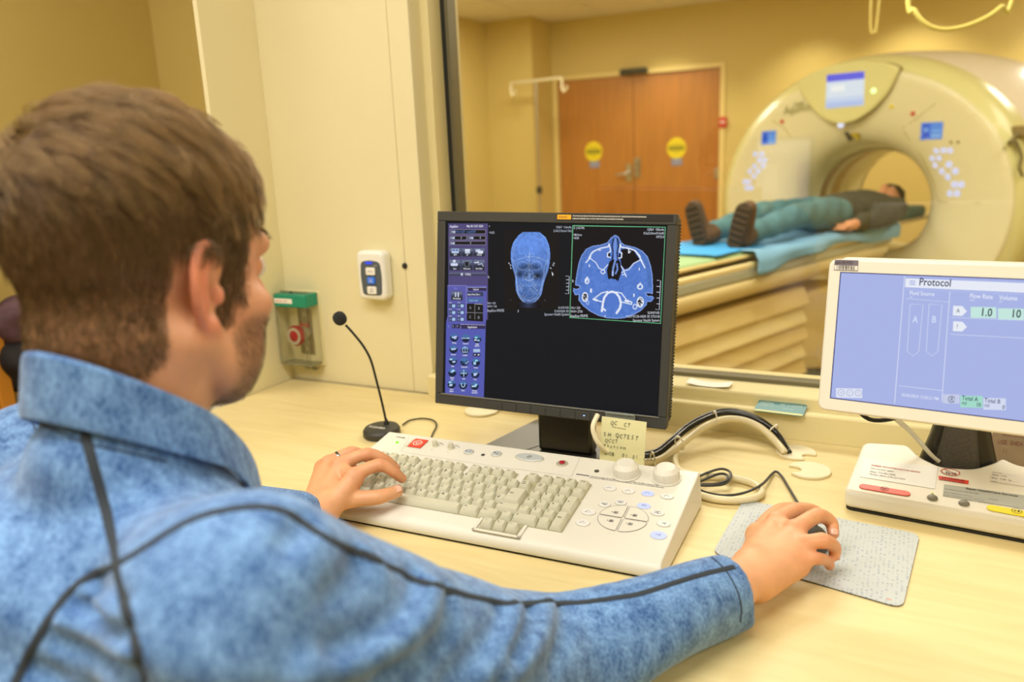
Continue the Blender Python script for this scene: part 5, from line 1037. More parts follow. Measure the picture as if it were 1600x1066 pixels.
o = jb(MB().add([(x, y-.0035, z) for x, y, z in pa[4*7:11*7]], [(i*7+j, (i+1)*7+j, (i+1)*7+j+1, i*7+j+1) for i in range(6) for j in range(6)]), 'stand_panel', SGP, BM); sm = o.modifiers.new('solid', 'SOLIDIFY'); sm.thickness = .002
LFm = frame((.136, 1.397, D+.001), (1, -.02, 0), (0, .2, 1))
lf = empty('folded_leaflet', LFm, 'brownish paper leaflet standing behind the injector console stand', 'paper')
MB().box((-.004, 0, 0), (.16, .085, .0012)).build('sheet', mat('brown_grey_paper', (150, 130, 100), .7, noise=.2, nscale=30), lf, smooth=False)
lm = MB().text('USE ONLY 3507', .010, .010, .056, .0018).text('USE: SHEATH', .010, .004, .042, .0018, shear=.1).text('/ /', .010, .012, .028, .0018); lm.build('print', mat('faded_red_print', (120, 66, 50), .7), lf, smooth=False)
# console cables
def wpt_(x, y, h): return PZ(x, y, D+h)
tag(MB().tube([wpt_(1385, 630, .125), wpt_(1398, 652, .106), wpt_(1420, 672, .086), wpt_(1440, 694, .066), wpt_(1456, 712, .054), wpt_(1468, 722, .046)], [.0042, .0042, .0036, .0032, .003], 8, sub=6).build('console_cable', mat('translucent_grey_cable', (196, 190, 164), .3), None), 'pale translucent cable running from the injector screen down to its base', 'cable')
tag(MB().tube([IM@Vector((.032, .006, -.05)), IM@Vector((.055, -.012, -.05)), IM@Vector((.085, -.006, -.05)), IM@Vector((.1, .01, -.05))], .003, 8, sub=5).build('console_cable', BLK, None), 'short black cable looping just under the injector screen edge', 'cable')
# ================================================================== CABLES BEHIND THE KEYBOARD
BC = mat('glossy_black_cable', (30, 29, 26), .22); GC = mat('ivory_cable', (222, 210, 170), .4)
def cab(pts): return [PY(x, y, Y) if kind == 'y' else PZ(x, y, Y) for x, y, Y, kind in pts]
def wpt(x, y, h): return PZ(x, y, D+h)
main = [(985, 714, .012), (1012, 712, .012), (1032, 706, .014), (1052, 690, .024), (1072, 672, .034), (1098, 656, .045), (1128, 645, .05), (1158, 646, .05), (1190, 658, .042), (1215, 677, .026), (1230, 700, .010), (1234, 706, .0065)]
B_ = [wpt(*p) for p in main]
off = [(0, -.0035, 0.0), (-.004, .003, .002), (.004, .0035, -.002)]
for k_, (ox, oy, oz) in enumerate(off[:2]):
    tag(MB().tube([p+np.array((ox, oy, oz)) for p in B_], .0048 if k_ == 0 else .0042, 10, sub=6).build('black_cable', BC, None), ('thicker glossy black cable, front one of the arched bundle by the grommet' if k_ == 0 else 'thinner glossy black cable at the back of the arched bundle'), 'cable', 'black cables of the arched bundle')
grey = [(985, 722, .01), (1015, 722, .01), (1036, 716, .011), (1058, 700, .02), (1080, 682, .028), (1103, 666, .038), (1130, 656, .042), (1158, 656, .042), (1186, 667, .035), (1208, 686, .02), (1222, 702, .012), (1226, 708, .0075)]
tag(MB().tube([wpt(*p) for p in grey], .0062, 12, sub=6).build('grey_cable', GC, None), 'thick ivory cable arching in the bundle beneath the black cables', 'cable')
for (x, y, h), tl_ in zip(((1020, 716, .013), (1062, 690, .028), (1117, 651, .047), (1208, 670, .031)), ('white tie on the cable bundle beside the handwritten note', 'white tie on the rising left leg of the arched cable bundle', 'white tie near the top of the arched cable bundle', 'white tie on the cable bundle just above the grommet')):
    i = min(range(len(main)), key=lambda q: abs(main[q][0]-x)); d_ = B_[min(i+1, len(B_)-1)]-B_[max(i-1, 0)]; d_ /= np.linalg.norm(d_); ctr_ = wpt(x, y+3, h)
    z_ = np.array(d_); xx = np.cross(z_, (0, 0, 1)); Mz = frame(ctr_, xx, np.cross(z_, xx))
    m = MB(); m.tube([(.0098*math.cos(u), .0125*math.sin(u), 0) for u in np.linspace(0, 2*math.pi, 20)], .0012, 6, cap=False); m.box((-.003, -.0145, -.0018), (.003, -.011, .0018))
    tag(m.build('cable_tie', mat('tie_white', (232, 226, 206), .4), None, M=Mz), tl_, 'cable tie', 'white ties of the cable bundle')
loopg = [(1056, 705, .012), (1055, 720, .008), (1062, 735, .007), (1085, 742, .007), (1115, 745, .007), (1150, 748, .007), (1178, 756, .007), (1190, 768, .007), (1180, 778, .007), (1150, 782, .007), (1118, 780, .007), (1088, 772, .007), (1060, 762, .007)]
tag(MB().tube([wpt(*p) for p in loopg], .0058, 12, sub=6).build('grey_cable', GC, None), 'thick ivory cable looping on the desk right of the keyboard', 'cable')
coil = [(1080, 752, .016), (1100, 741, .016), (1125, 733, .016), (1140, 737, .016), (1141, 748, .016), (1130, 757, .016), (1105, 759, .016), (1085, 757, .016), (1100, 750, .018), (1122, 741, .019), (1135, 742, .019), (1136, 750, .019), (1120, 756, .018), (1095, 757, .016), (1082, 756, .014), (1098, 768, .008), (1125, 774, .008), (1150, 773, .012), (1172, 767, .016), (1192, 756, .012), (1206, 741, .005), (1213, 737, .005), (1222, 745, .004), (1231, 760, .004), (1240, 775, .005), (1249, 790, .006)]
tag(MB().tube([wpt(*p) for p in coil], .0021, 8, sub=5).build('mouse_cable', mat('dark_cable', (58, 58, 56), .4), None), 'thin dark mouse cable coiled on the desk right of the keyboard', 'cable')
# ================================================================== SCANNER (diagonal in the scan room)
AZ = math.radians(20); uu = np.array([math.cos(AZ), -math.sin(AZ), 0]); aa = np.array([math.sin(AZ), math.cos(AZ), 0])
GC_ = PY(1330, 322, 5.30); GZ = GC_[2]
GM = frame(GC_, uu, (0, 0, 1))
GW = mat('scanner_cream', (238, 232, 190), .32, coat=.3); GB = mat('scanner_body_white', (242, 232, 210), .3, coat=.4); GY = mat('scanner_green_cream', (228, 224, 158), .32, coat=.3); GD = mat('scanner_groove', (140, 122, 70), .5)
BIN = mat('bore_liner', (200, 168, 112), .4)
ga = empty('scanner_gantry', Matrix.Translation((GC_[0], GC_[1], 0)), 'large cream ring scanner gantry with lit screen in the scan room', 'scanner')
def gb(mb, name, m, M=GM, parent=None, **k): o = mb.build(name, m, None, **k); o.parent = parent or ga; o.matrix_world = M; return o
EL = GM@Matrix.Diagonal((1.035, .945, 1, 1))
gb(MB().lathe([(.372, -.24), (.385, -.17), (.42, -.11), (.48, -.062), (.56, -.034), (.68, -.016), (.79, -.008), (.828, -.006), (.838, -.010), (.843, -.024)], 96), 'front_cover', GW, EL, angle=50)
gb(MB().lathe([(.843, -.024), (.85, -.03), (.872, -.042), (.905, -.072), (.925, -.115), (.933, -.18), (.934, -.26)], 96), 'front_rim', GY, EL, angle=50)
gb(MB().lathe([(.352, -.95), (.352, -.42), (.356, -.41), (.356, -.33), (.362, -.32), (.372, -.24)][::1], 72), 'bore_tube', GW, EL, angle=30)
gb(MB().lathe([(.3505, -.41), (.3505, -.33)], 72), 'bore_window', mat('bore_band', (150, 112, 78), .3), EL); gb(MB().lathe([(.3506, -.60), (.3506, -.48)], 72), 'bore_window', BIN, EL)
# rear housing lofted from the ring to a broad rounded box that stands on the floor
def sect(ax, by, z, n, flo):
    out = []
    for i in range(72):
        t_ = 2*math.pi*i/72; c_, s_ = math.cos(t_), math.sin(t_); e = 2/n if s_ >= 0 else 2/flo
        x = ax*math.copysign(abs(c_)**e, c_); y = by*abs(s_)**e if s_ >= 0 else -(GZ-.003)*abs(s_)**e; out.append((x, y, z))
    return out
secs = [sect(.955, .872, -.20, 2.0, 2.4), sect(.985, .895, -.27, 2.05, 3), sect(1.04, .91, -.40, 2.25, 4), sect(1.09, .915, -.58, 2.4, 6), sect(1.10, .905, -.82, 2.5, 6), sect(1.07, .875, -.92, 2.5, 6), sect(.98, .80, -.975, 2.4, 6)]
m = MB(); NN = 72; v = sum(secs, []); f = [(q*NN+i, q*NN+(i+1) % NN, (q+1)*NN+(i+1) % NN, (q+1)*NN+i) for q in range(len(secs)-1) for i in range(NN)]
nb = len(v); v += [(.36*math.cos(2*math.pi*i/NN), .34*math.sin(2*math.pi*i/NN), -.965) for i in range(NN)]; q = len(secs)-1
f += [(q*NN+i, q*NN+(i+1) % NN, nb+(i+1) % NN, nb+i) for i in range(NN)]
m.add(v, [t_[::-1] for t_ in f]); o = gb(m, 'rear_housing', GB, angle=50); 
mm = bmesh.new(); mm.from_mesh(o.data); bmesh.ops.recalc_face_normals(mm, faces=mm.faces); mm.to_mesh(o.data); mm.free()
def gl(px, py, z=0.): p = LOC(GM, px, py, z); return (p[0], p[1])
gb(MB().box((-.62, -GZ+.001, -.16), (.62, -.72, -.05)), 'floor_plinth', GB, bevel=.03)
# shield-shaped head panel with the gantry screen
ol = [(1246, 128), (1256, 150), (1270, 170), (1290, 188), (1313, 195.5), (1340, 189), (1366, 171), (1388, 147), (1401, 122), (1409, 105), (1385, 97), (1345, 94.5), (1305, 100), (1272, 112)]
sh = round_poly([gl(*p) for p in ol][::1], .03, 3); ar = sum(sh[i-1][0]*sh[i][1]-sh[i][0]*sh[i-1][1] for i in range(len(sh))); sh = sh if ar > 0 else sh[::-1]
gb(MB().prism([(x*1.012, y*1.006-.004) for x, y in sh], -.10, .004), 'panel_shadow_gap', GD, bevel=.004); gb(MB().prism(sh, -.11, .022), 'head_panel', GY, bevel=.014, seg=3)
GS = screen_mat('gantry_screen', 1.15)
P = [gl(x, y, .024) for x, y in ((1290, 170), (1349.5, 164.5), (1351, 111), (1292, 117))]
g = MB(); z_ = .0245
def lerpq(u, v): return tuple((np.array(P[0])*(1-u)+np.array(P[1])*u)*(1-v)+(np.array(P[3])*(1-u)+np.array(P[2])*u)*v)
def gq(u0, v0, u1, v1, col, dz=0.): g.face([(*lerpq(u0, v0), z_+dz), (*lerpq(u1, v0), z_+dz), (*lerpq(u1, v1), z_+dz), (*lerpq(u0, v1), z_+dz)], col=col)
gq(0, 0, 1, 1, (214, 228, 250)); gq(0, .78, 1, 1, (92, 96, 236), .0004); gq(0, 0, 1, .17, (176, 196, 246), .0004); gq(0, .17, 1, .3, (196, 214, 250), .0004); gq(.12, .48, .5, .66, (236, 242, 252), .0004)
gb(g, 'gantry_display', GS, smooth=False)
c = gl(1365, 142, .022); gb(MB().lathe([(.014, 0), (.013, .006), (0, .010)], 18, M=Matrix.Translation((*c, .022))), 'status_light', mat('green_white_light', (200, 250, 190), .3, emit=(190, 255, 180), estr=1.4))
c = gl(1313, 195, .02); gb(MB().lathe([(.02, 0), (.018, .006), (0, .008)], 16, M=Matrix.Translation((*c, .012))), 'centre_light', mat('blue_white_light', (190, 200, 240), .3, emit=(180, 196, 250), estr=.9))
# seams, displays, buttons on the front cover (points lifted onto the slightly dished face)
def face_z(x, y): r_ = math.hypot(x/1.035, y/.945); return float(np.interp(r_, [.372, .385, .42, .48, .56, .68, .79, .828], [-.24, -.17, -.11, -.062, -.034, -.016, -.008, -.006]))
def gpt(px, py, lift=.002):
    z = 0.
    for _ in range(5): p = LOC(GM, px, py, z); z = face_z(p[0], p[1])
    return (p[0], p[1], z+lift)
for nm, P_ in (('cover_seam', [(1410, 201), (1432, 185), (1462, 161)]), ('cover_seam', [(1412, 205), (1440, 245), (1460, 290), (1466, 312), (1475, 316), (1532, 317)]), ('cover_seam', [(1235, 214), (1225, 200), (1206, 188)])):
    gb(MB().tube([gpt(*p, .0) for p in P_], .0028, 6, sub=6), nm, mat('seam_shadow', (190, 178, 112), .5))
LB = mat('lit_blue_white_button', (110, 115, 150), .3, emit=(206, 214, 255), estr=.95); BLU = screen_mat('gantry_small_display', 1.0)
R1 = [(605, 827), (663, 825), (718, 827), (573, 890), (630, 888), (597, 948), (710, 943), (655, 998), (762, 998), (705, 1045)]; R2 = [(575, 303), (642, 303), (535, 390), (600, 390)]
Bq = [(1350+x/5.33, 80+y/5.33) for x, y in R1]+[(1400+x/6.27, 240+y/6.27) for x, y in R2]
Lq = [(1100+x/5.33, 80+y/5.33) for x, y in ((425, 858), (480, 858), (462, 908), (506, 908), (490, 955), (420, 958), (382, 1000), (448, 1000), (415, 1042))]+[(1100+x/2.962, 60+y/2.962) for x, y in ((188, 664), (206, 664), (198, 692), (218, 692))]
for i, (px, py) in enumerate(Bq+Lq):
    p = gpt(px, py, -.001); gb(MB().lathe([(.0205 if i >= 6 and i < 14 else .018, 0), (.018 if i >= 6 and i < 14 else .0155, .004), (0, .005)], 14, M=Matrix.Translation(p)), 'gantry_button', LB)
def small_disp(P_, dark):
    Q = [gpt(*p, .004) for p in P_]; g = MB(); A_ = [np.array(q) for q in Q]; L = lambda u, v: tuple((A_[0]*(1-u)+A_[1]*u)*(1-v)+(A_[3]*(1-u)+A_[2]*u)*v); off = lambda p, d: (p[0], p[1], p[2]+d)
    g.face(Q, col=(84, 140, 236))
    for u0, v0, u1, v1, col in ((.08, .1, .42, .92, (44, 92, 214)), (.5, .12, .94, .3, (140, 190, 244)), (.5, .4, .94, .58, (120, 176, 244)), (.5, .68, .94, .88, (90, 150, 236)), (.14, .45, .36, .7, (120, 170, 240))):
        g.face([off(L(u0, v0), .0006), off(L(u1, v0), .0006), off(L(u1, v1), .0006), off(L(u0, v1), .0006)], col=col)
    gb(g, 'small_display', BLU, smooth=False)
small_disp([(1438, 219), (1472, 217), (1474, 190.5), (1440, 192)], 0); small_disp([(1190, 226.5), (1212, 224.5), (1213, 204), (1191, 205.5)], 0)
for px, py, r_, m_ in ((1426.5, 177.5, .014, RED), (1222, 190, .014, RED), (1393, 166.5, .012, SY), (1486, 222, .008, GD), (1497, 222, .008, GD)):
    gb(MB().lathe([(r_, 0), (r_*.8, .008), (0, .011)], 12, M=Matrix.Translation(gpt(px, py, -.001))), 'small_key', m_)
# script lettering left of the head panel
p = gpt(1225, 180, .004); gb(MB().text('Aquilion', .075, p[0], p[1], p[2]+.004, shear=.25, rot=.12), 'brand_text', mat('olive_print', (150, 148, 90), .6), smooth=False); p = gpt(1241, 170, .004); gb(MB().text('PRIME', .035, p[0], p[1]+.01, p[2]+.004, rot=.12), 'brand_text', mat('olive_print'), smooth=False)
p = gpt(1326, 211, .006); Mx = Matrix.Translation((p[0], p[1], p[2]))@Matrix.Rotation(.5, 4, 'Z'); gb(MB().box((-.012, -.035, -.02), (.012, .03, .012), M=Mx), 'laser_window', BLK, bevel=.004)
p = gpt(1338, 211, .006); Mx = Matrix.Translation(p); gb(MB().box((-.03, -.012, -.02), (.02, .012, .006), M=Mx).box((.004, -.03, -.02), (.02, .01, .006), M=Mx), 'laser_label', mat('mustard_label', (196, 170, 20), .5), bevel=.002)
# cable and tubing on the right flank
def gx(px, py, z): return LOC(GM, px, py, z)
from mathutils.bvhtree import BVHTree
bpy.context.view_layer.update()
def world_bvh(obs):
    V, Q = [], []
    for o in obs: n0 = len(V); V += [tuple(o.matrix_world@v.co) for v in o.data.vertices]; Q += [tuple(i+n0 for i in p.vertices) for p in o.data.polygons]
    return BVHTree.FromPolygons(V, Q)
TG = world_bvh([o for o in ga.children if o.name.split('.')[0] in ('rear_housing', 'front_rim')]); GI = GM.inverted()
def skin_pt(px, py, lift):
    d = Vector(ray(px, py)).normalized(); h_ = TG.ray_cast(Vector(CP), d); return tuple(GI@(h_[0]-d*lift)) if h_[0] is not None else tuple(gx(px, py, -.3))
gb(MB().tube([skin_pt(*p, .022) for p in ((1592, 208), (1584, 216), (1577, 224), (1571, 234), (1567, 247), (1563, 262), (1561, 280), (1559, 300), (1557, 320), (1555, 340), (1553, 358), (1550, 375), (1546, 390), (1541, 404), (1535, 425))], .011, 8, sub=6), 'flank_cable', mat('olive_grey_cable', (120, 110, 66), .5))
bkt = skin_pt(1592, 207, .0); gb(MB().box((bkt[0]-.03, bkt[1]-.025, bkt[2]-.05), (bkt[0]+.12, bkt[1]+.035, bkt[2]+.03)), 'cable_bracket', GD, bevel=.01)
gb(MB().tube([skin_pt(*p, .022) for p in ((1586, 220), (1592, 232), (1596, 246), (1593, 262), (1598, 276))], .009, 8, sub=5), 'flank_cable', mat('olive_grey_cable'))
# ------------------------------------------------------------------ patient couch
TM = Matrix(((uu[0], aa[0], 0, GC_[0]), (uu[1], aa[1], 0, GC_[1]), (0, 0, 1, 0), (0, 0, 0, 1)))
ta = empty('patient_couch', Matrix.Translation(TM@Vector((0, -1.6, 0))), 'long cream patient couch with ribbed base reaching into the scanner', 'couch')
CC = mat('couch_cream', (238, 220, 162), .4); CD = mat('couch_deep_cream', (226, 202, 138), .45); RAIL = mat('couch_grey_rail', (188, 190, 170), .35, .2); MAT_ = mat('green_mattress', (150, 180, 132), .7)
def tb(mb, name, m, parent=None, **k): o = mb.build(name, m, None, **k); o.parent = parent or ta; o.matrix_world = TM; return o
def bar(poly, y0, y1): 
    m = MB(); n = len(poly); v = [(x, y0, z) for x, z in poly]+[(x, y1, z) for x, z in poly]; m.add(v, [tuple(range(n-1, -1, -1)), tuple(range(n, 2*n))]+[(i, (i+1) % n, n+(i+1) % n, n+i) for i in range(n)]); 
    return m
def fixn(o): mm = bmesh.new(); mm.from_mesh(o.data); bmesh.ops.recalc_face_normals(mm, faces=mm.faces); mm.to_mesh(o.data); mm.free(); return o
cr = [(-.25, .775), (-.15, .742), (0, .735), (.15, .742), (.25, .775), (.25, .79), (.15, .765), (0, .757), (-.15, .765), (-.25, .79)]
fixn(tb(bar(cr, -2.75, .95), 'cradle', CC, bevel=.004)); tb(MB().box((-.225, -2.72, .770), (.225, .1, .797)), 'mattress', MAT_, bevel=.01)
tb(MB().box((-.225, .1, .775), (.225, .62, .85)), 'head_cushion', mat('teal_cushion', (70, 128, 122), .7), bevel=.03)
for s in (-1, 1):
    tb(MB().box((s*.262-.018, -2.85, .685), (s*.262+.018, -.06, .728)), 'side_rail', RAIL, bevel=.006)
    tb(MB().box((s*.268-.012, -2.85, .728), (s*.268+.012, -.06, .755)), 'side_rail', CC, bevel=.006)
fixn(tb(bar([(-.28, .684), (.28, .684), (.285, .635), (.22, .585), (.0, .56), (-.22, .585), (-.285, .635)], -2.9, -.1), 'couch_body', CC, bevel=.02, seg=3))
for i in range(6):
    z1 = .555-.092*i; z0 = z1-.092
    tb(bar([(-.27, z0), (.27, z0), (.27, z0+.012), (.235, z1-.002), (-.235, z1-.002), (-.27, z0+.012)], -2.6, -1.02-.02*(i % 2)), 'base_rib', CC if i % 2 else CD, bevel=.008)
for o in [c_ for c_ in ta.children if c_.name.startswith('base_rib')]: fixn(o)
tb(MB().box((-.3, -2.65, .001), (.3, -.98, .012)), 'base_plate', CD, bevel=.004)
tb(MB().box((-.20, -.96, .0), (.20, -.45, .50)), 'rear_column', CD, bevel=.02)
# blue cloth over the couch
def cloth(y0, y1, x0, x1, drop, name, label, m, z0=.800, ny=60, seed=1, thick=.004):
    xs = np.concatenate([[x0], np.linspace(x0+.03, x1-.02, 16), [x1]]); nd = 6; V = []; ys = np.linspace(y0, y1, ny)
    for y in ys:
        row = [(x, y, z0+.004*math.sin(9*y+5*x+seed)+.003*math.sin(21*y-8*x)) for x in xs]
        dr = drop*(.8+.25*math.sin(4.2*y+seed)+.1*math.sin(11*y))
        for k in range(1, nd+1): s_ = k/nd; row.append((x1+.022*min(1, s_*3)+.012*math.sin(14*y+2*seed)*s_, y+.01*s_*math.sin(9*y), z0-dr*s_))
        V += row
    n = len(xs)+nd; Q = [(i*n+j, (i+1)*n+j, (i+1)*n+j+1, i*n+j+1) for i in range(ny-1) for j in range(n-1)]
    o = np_mesh(name, np.array(V), np.array(Q), m); o.matrix_world = TM; sd = o.modifiers.new('thickness', 'SOLIDIFY'); sd.thickness = thick; tag(o, label, 'cloth'); return o
cloth(-1.62, -.02, -.23, .288, .085, 'couch_drape', 'light blue sheet draped over the couch under the lying person', mat('light_blue_sheet', (128, 180, 214), .75, noise=.08, nscale=8), seed=2)
cloth(-1.85, -1.42, -.16, .20, .0, 'foot_pad', 'bright blue pad under the shoes of the lying person', mat('bright_blue_pad', (66, 160, 222), .6), z0=.808, ny=20, seed=4, thick=.004)
# ------------------------------------------------------------------ person lying on the couch
pm = empty('person', Matrix.Translation(TM@Vector((.09, -.7, .80))), 'person lying on the couch in dark jacket, jeans and brown shoes', 'person')
def pfield(lo, hi, h, fn, name, m, sm=1):
    fd = Field(lo, hi, h); fn(fd); V, Q = fd.mesh(sm); o = np_mesh(name, V, Q, m, None); o.parent = pm; o.matrix_world = TM; return o
SKP = mat('patient_skin', (224, 160, 118), .5, noise=.1, nscale=40)
SHX = [(.165, 1), (-.035, -1)]
def body(fd):
    fd.ell((.145, .20, .905), (.072, .088, .088), k=.02); fd.ell((.145, .155, .925), (.058, .075, .066), k=.02); fd.cap((.145, .10, .985), (.145, .125, 1.0), .012, .016, k=.015); fd.cap((.145, .075, .955), (.145, .09, .965), .02, k=.015)
    fd.cap((.142, .12, .875), (.138, .02, .868), .05, .058, k=.02); fd.ell((.125, -.2, .89), (.15, .30, .075), k=.02); fd.ell((.10, -.55, .885), (.14, .16, .075), k=.02)
    for sx_, s in SHX: fd.chain([(sx_*.6+.035+s*.05, -.6, .88), (sx_, -1.02, .91), (sx_, -1.46, .862)], [.065, .045, .03], k=.02)
    for s in (1, -1):
        bx = .125; fd.chain([(bx+s*.16, -.03, .872), (bx+s*.215, -.33, .85), (bx+s*.185, -.62, .845)], [.045, .036, .026], k=.02)
        fd.cap((bx+s*.185, -.64, .843), (bx+s*.175, -.70, .838), .028, .03, k=.012)
        for q in range(4): x = bx+s*(.20-.018*q); fd.chain([(x, -.72, .838), (x-.004*s, -.765, .842-.004*q), (x-.006*s, -.795, .828)], [.0095, .009, .0075], k=.004)
        fd.chain([(bx+s*.15, -.67, .84), (bx+s*.135, -.70, .845), (bx+s*.13, -.735, .842)], [.011, .0105, .008], k=.005)
    for s in (1, -1): fd.ell((.145+s*.072, .205, .905), (.01, .02, .032), k=.006); fd.ell((.145+s*.03, .16, .985), (.018, .014, .008), k=.008)
pfield((-.2, -1.55, .74), (.45, .36, 1.06), .009, body, 'body', SKP)
for s in (1, -1):
    e_ = MB().lathe([(0, -.011), (.008, -.008), (.011, 0), (.008, .008), (0, .011)], 12, M=Matrix.Translation((.145+s*.029, .165, .984))).build('eye', mat('eye_white', (230, 225, 220), .3), None); e_.parent = pm; e_.matrix_world = TM
def jk(fd):
    fd.ell((.125, -.20, .895), (.178, .30, .098), k=.03); fd.ell((.11, -.46, .89), (.165, .14, .098), k=.03); fd.cap((.14, .03, .87), (.14, .06, .868), .072, .066, k=.02)
    for s in (1, -1): bx = .125; fd.chain([(bx+s*.155, -.03, .875), (bx+s*.215, -.33, .855), (bx+s*.188, -.61, .85)], [.066, .056, .042], k=.025)
    fd.put((-.2, -.7, .75), (.45, .12, 1.02), lambda X, Y, Z: .003*np.sin(38*Y+22*X)+.0025*np.sin(61*Y-40*Z), .001, 'disp')
o = pfield((-.2, -.72, .74), (.46, .15, 1.02), .009, jk, 'jacket', mat('dark_olive_jacket', (66, 66, 52), .8, noise=.3, nscale=14))
def jn(fd):
    fd.ell((.10, -.58, .885), (.16, .14, .092), k=.03)
    for sx_, s in SHX: fd.chain([(.10+s*.075, -.60, .888), (sx_+s*.012, -1.0, .915), (sx_, -1.44, .868)], [.092, .066, .052], k=.03)
    fd.put((-.2, -1.5, .75), (.4, -.45, 1.02), lambda X, Y, Z: .003*np.sin(45*Y+18*X+9*np.sin(9*Z)), .001, 'disp')
pfield((-.2, -1.53, .74), (.40, -.40, 1.02), .009, jn, 'jeans', mat('faded_teal_jeans', (84, 128, 132), .8, noise=.3, nscale=9))
SOLE = mat('shoe_sole', (74, 56, 34), .7, noise=.3, nscale=60); SHOE = mat('brown_shoe', (96, 68, 36), .6, noise=.2, nscale=20)
for sx_, s in SHX:
    def shf(fd, sx_=sx_, s=s):
        fd.chain([(sx_, -1.475, .86), (sx_, -1.52, .848)], [.05, .046], k=.02); fd.chain([(sx_, -1.53, .85), (sx_+s*.03, -1.545, .93), (sx_+s*.045, -1.545, .995)], [.044, .043, .036], k=.025)
    pfield((sx_-.15, -1.64, .76), (sx_+.15, -1.40, 1.06), .007, shf, 'shoe', SHOE)
    op = [(-.036, -.045), (.036, -.045), (.040, .02), (.046, .10), (.038, .165), (.0, .185), (-.04, .16), (-.046, .09), (-.040, .02)]
    Ms = TM@Matrix.Translation((sx_, -1.572, .850))@Matrix.Rotation(math.radians(90), 4, 'X')@Matrix.Rotation(-s*.28, 4, 'Z')
    so = MB().prism(round_poly(op, .03, 3), -.006, .016).build('sole', SOLE, None, bevel=.004); so.parent = pm; so.matrix_world = Ms
    tr_ = MB()
    for i in range(7): y = -.035+.03*i; tr_.box((-.034, y, .016), (.034, y+.014, .021))
    t2 = tr_.build('tread', SOLE, so, bevel=.002); 
def hr(fd):
    fd.ell((.145, .225, .912), (.082, .090, .094), k=.015); fd.ell((.145, .128, .965), (.064, .09, .05), k=.01, mode='cut'); fd.ell((.145, .09, .92), (.07, .075, .07), k=.01, mode='cut')
    fd.put((0, .0, .75), (.3, .36, 1.06), lambda X, Y, Z: .004*np.sin(80*X+60*Y)*np.sin(70*Z), .001, 'disp')
pfield((.0, .02, .76), (.28, .36, 1.06), .006, hr, 'hair', mat('dark_brown_hair', (40, 28, 20), .7, noise=.4, nscale=40))
# floor items beyond the glass
c = PZ(1261, 556, .02); t = empty('floor_sensor', Matrix.Translation((c[0], c[1], 0)), 'small white box with yellow top on the scan room floor', 'box')
MB().box((-.05, -.04, 0), (.05, .04, .05)).build('case', WHT, t, bevel=.008); MB().box((-.05, -.03, .05), (.04, .04, .06)).build('lid', SY, t, bevel=.004)
c = PZ(1272, 588, .05); t = empty('foot_pedal', Matrix.Translation((c[0], c[1], 0))@Matrix.Rotation(.6, 4, 'Z'), 'dark grey foot pedal on the scan room floor below the window', 'pedal')
MB().prism(round_poly([(-.14, -.09), (.16, -.09), (.18, .07), (-.1, .09)], .04, 4), 0, .06, scale_top=.8).build('base', mat('dark_olive_plastic', (86, 74, 46), .5), t, bevel=.01); MB().box((-.08, -.05, .055), (.1, .05, .085)).build('treadle', BLK, t, bevel=.012)
# ------------------------------------------------------------------ counter and screen on the other side of the control room, mirrored in the glass
rc = empty('rear_counter', (-.6, -.9, 0), 'cream counter along the rear wall of the control room', 'counter')
MB().box((-.9, -.42, .72), (.9, .32, .76)).build('top', MAPLE, rc, bevel=.003); MB().box((-.88, -.40, 0), (-.85, .28, .72)).build('end_panel', CREAM, rc); MB().box((.85, -.40, 0), (.88, .28, .72)).build('end_panel', CREAM, rc)
VY = 2*(GY0+.004)+.72; c0, c1 = PY(1180, 312, VY), PY(1266, 217, VY); mx0, mx1, mz0, mz1 = c0[0], c1[0], c0[2], c1[2]
RM = frame((mx1, -.72, mz0), (-1, 0, 0), (0, 0, 1)); w_, h_ = mx1-mx0, mz1-mz0
rm = empty('computer_monitor', RM, 'pale lit monitor on the rear counter, seen as a reflection in the window', 'monitor')
MB().box((-.018, -.02, -.035), (w_+.018, h_+.018, -.003)).build('shell', BZ, rm, bevel=.004)
g = MB(); g.face([(0, 0, 0), (w_, 0, 0), (w_, h_, 0), (0, h_, 0)], col=(196, 204, 226)); g.face([(0, h_*.78, .0006), (w_, h_*.78, .0006), (w_, h_*.96, .0006), (0, h_*.96, .0006)], col=(232, 236, 246)); g.face([(w_*.58, h_*.12, .0006), (w_*.86, h_*.12, .0006), (w_*.86, h_*.6, .0006), (w_*.58, h_*.6, .0006)], col=(236, 240, 246)); g.face([(0, 0, .0006), (w_*.22, 0, .0006), (w_*.22, h_*.62, .0006), (0, h_*.62, .0006)], col=(150, 140, 220))
g.build('display', screen_mat('rear_display', 1.6), rm, smooth=False)
MB().box((w_/2-.04, .78-mz0, -.06), (w_/2+.04, .1, -.036)).build('stand_neck', BLK, rm, bevel=.004); MB().prism(rrect(w_/2-.12, -.15, w_/2+.12, .06, .03), .7605-mz0, .775-mz0, M=Matrix(((1, 0, 0, 0), (0, 0, 1, 0), (0, -1, 0, 0), (0, 0, 0, 1)))).build('base_plate', BLK, rm, bevel=.004)
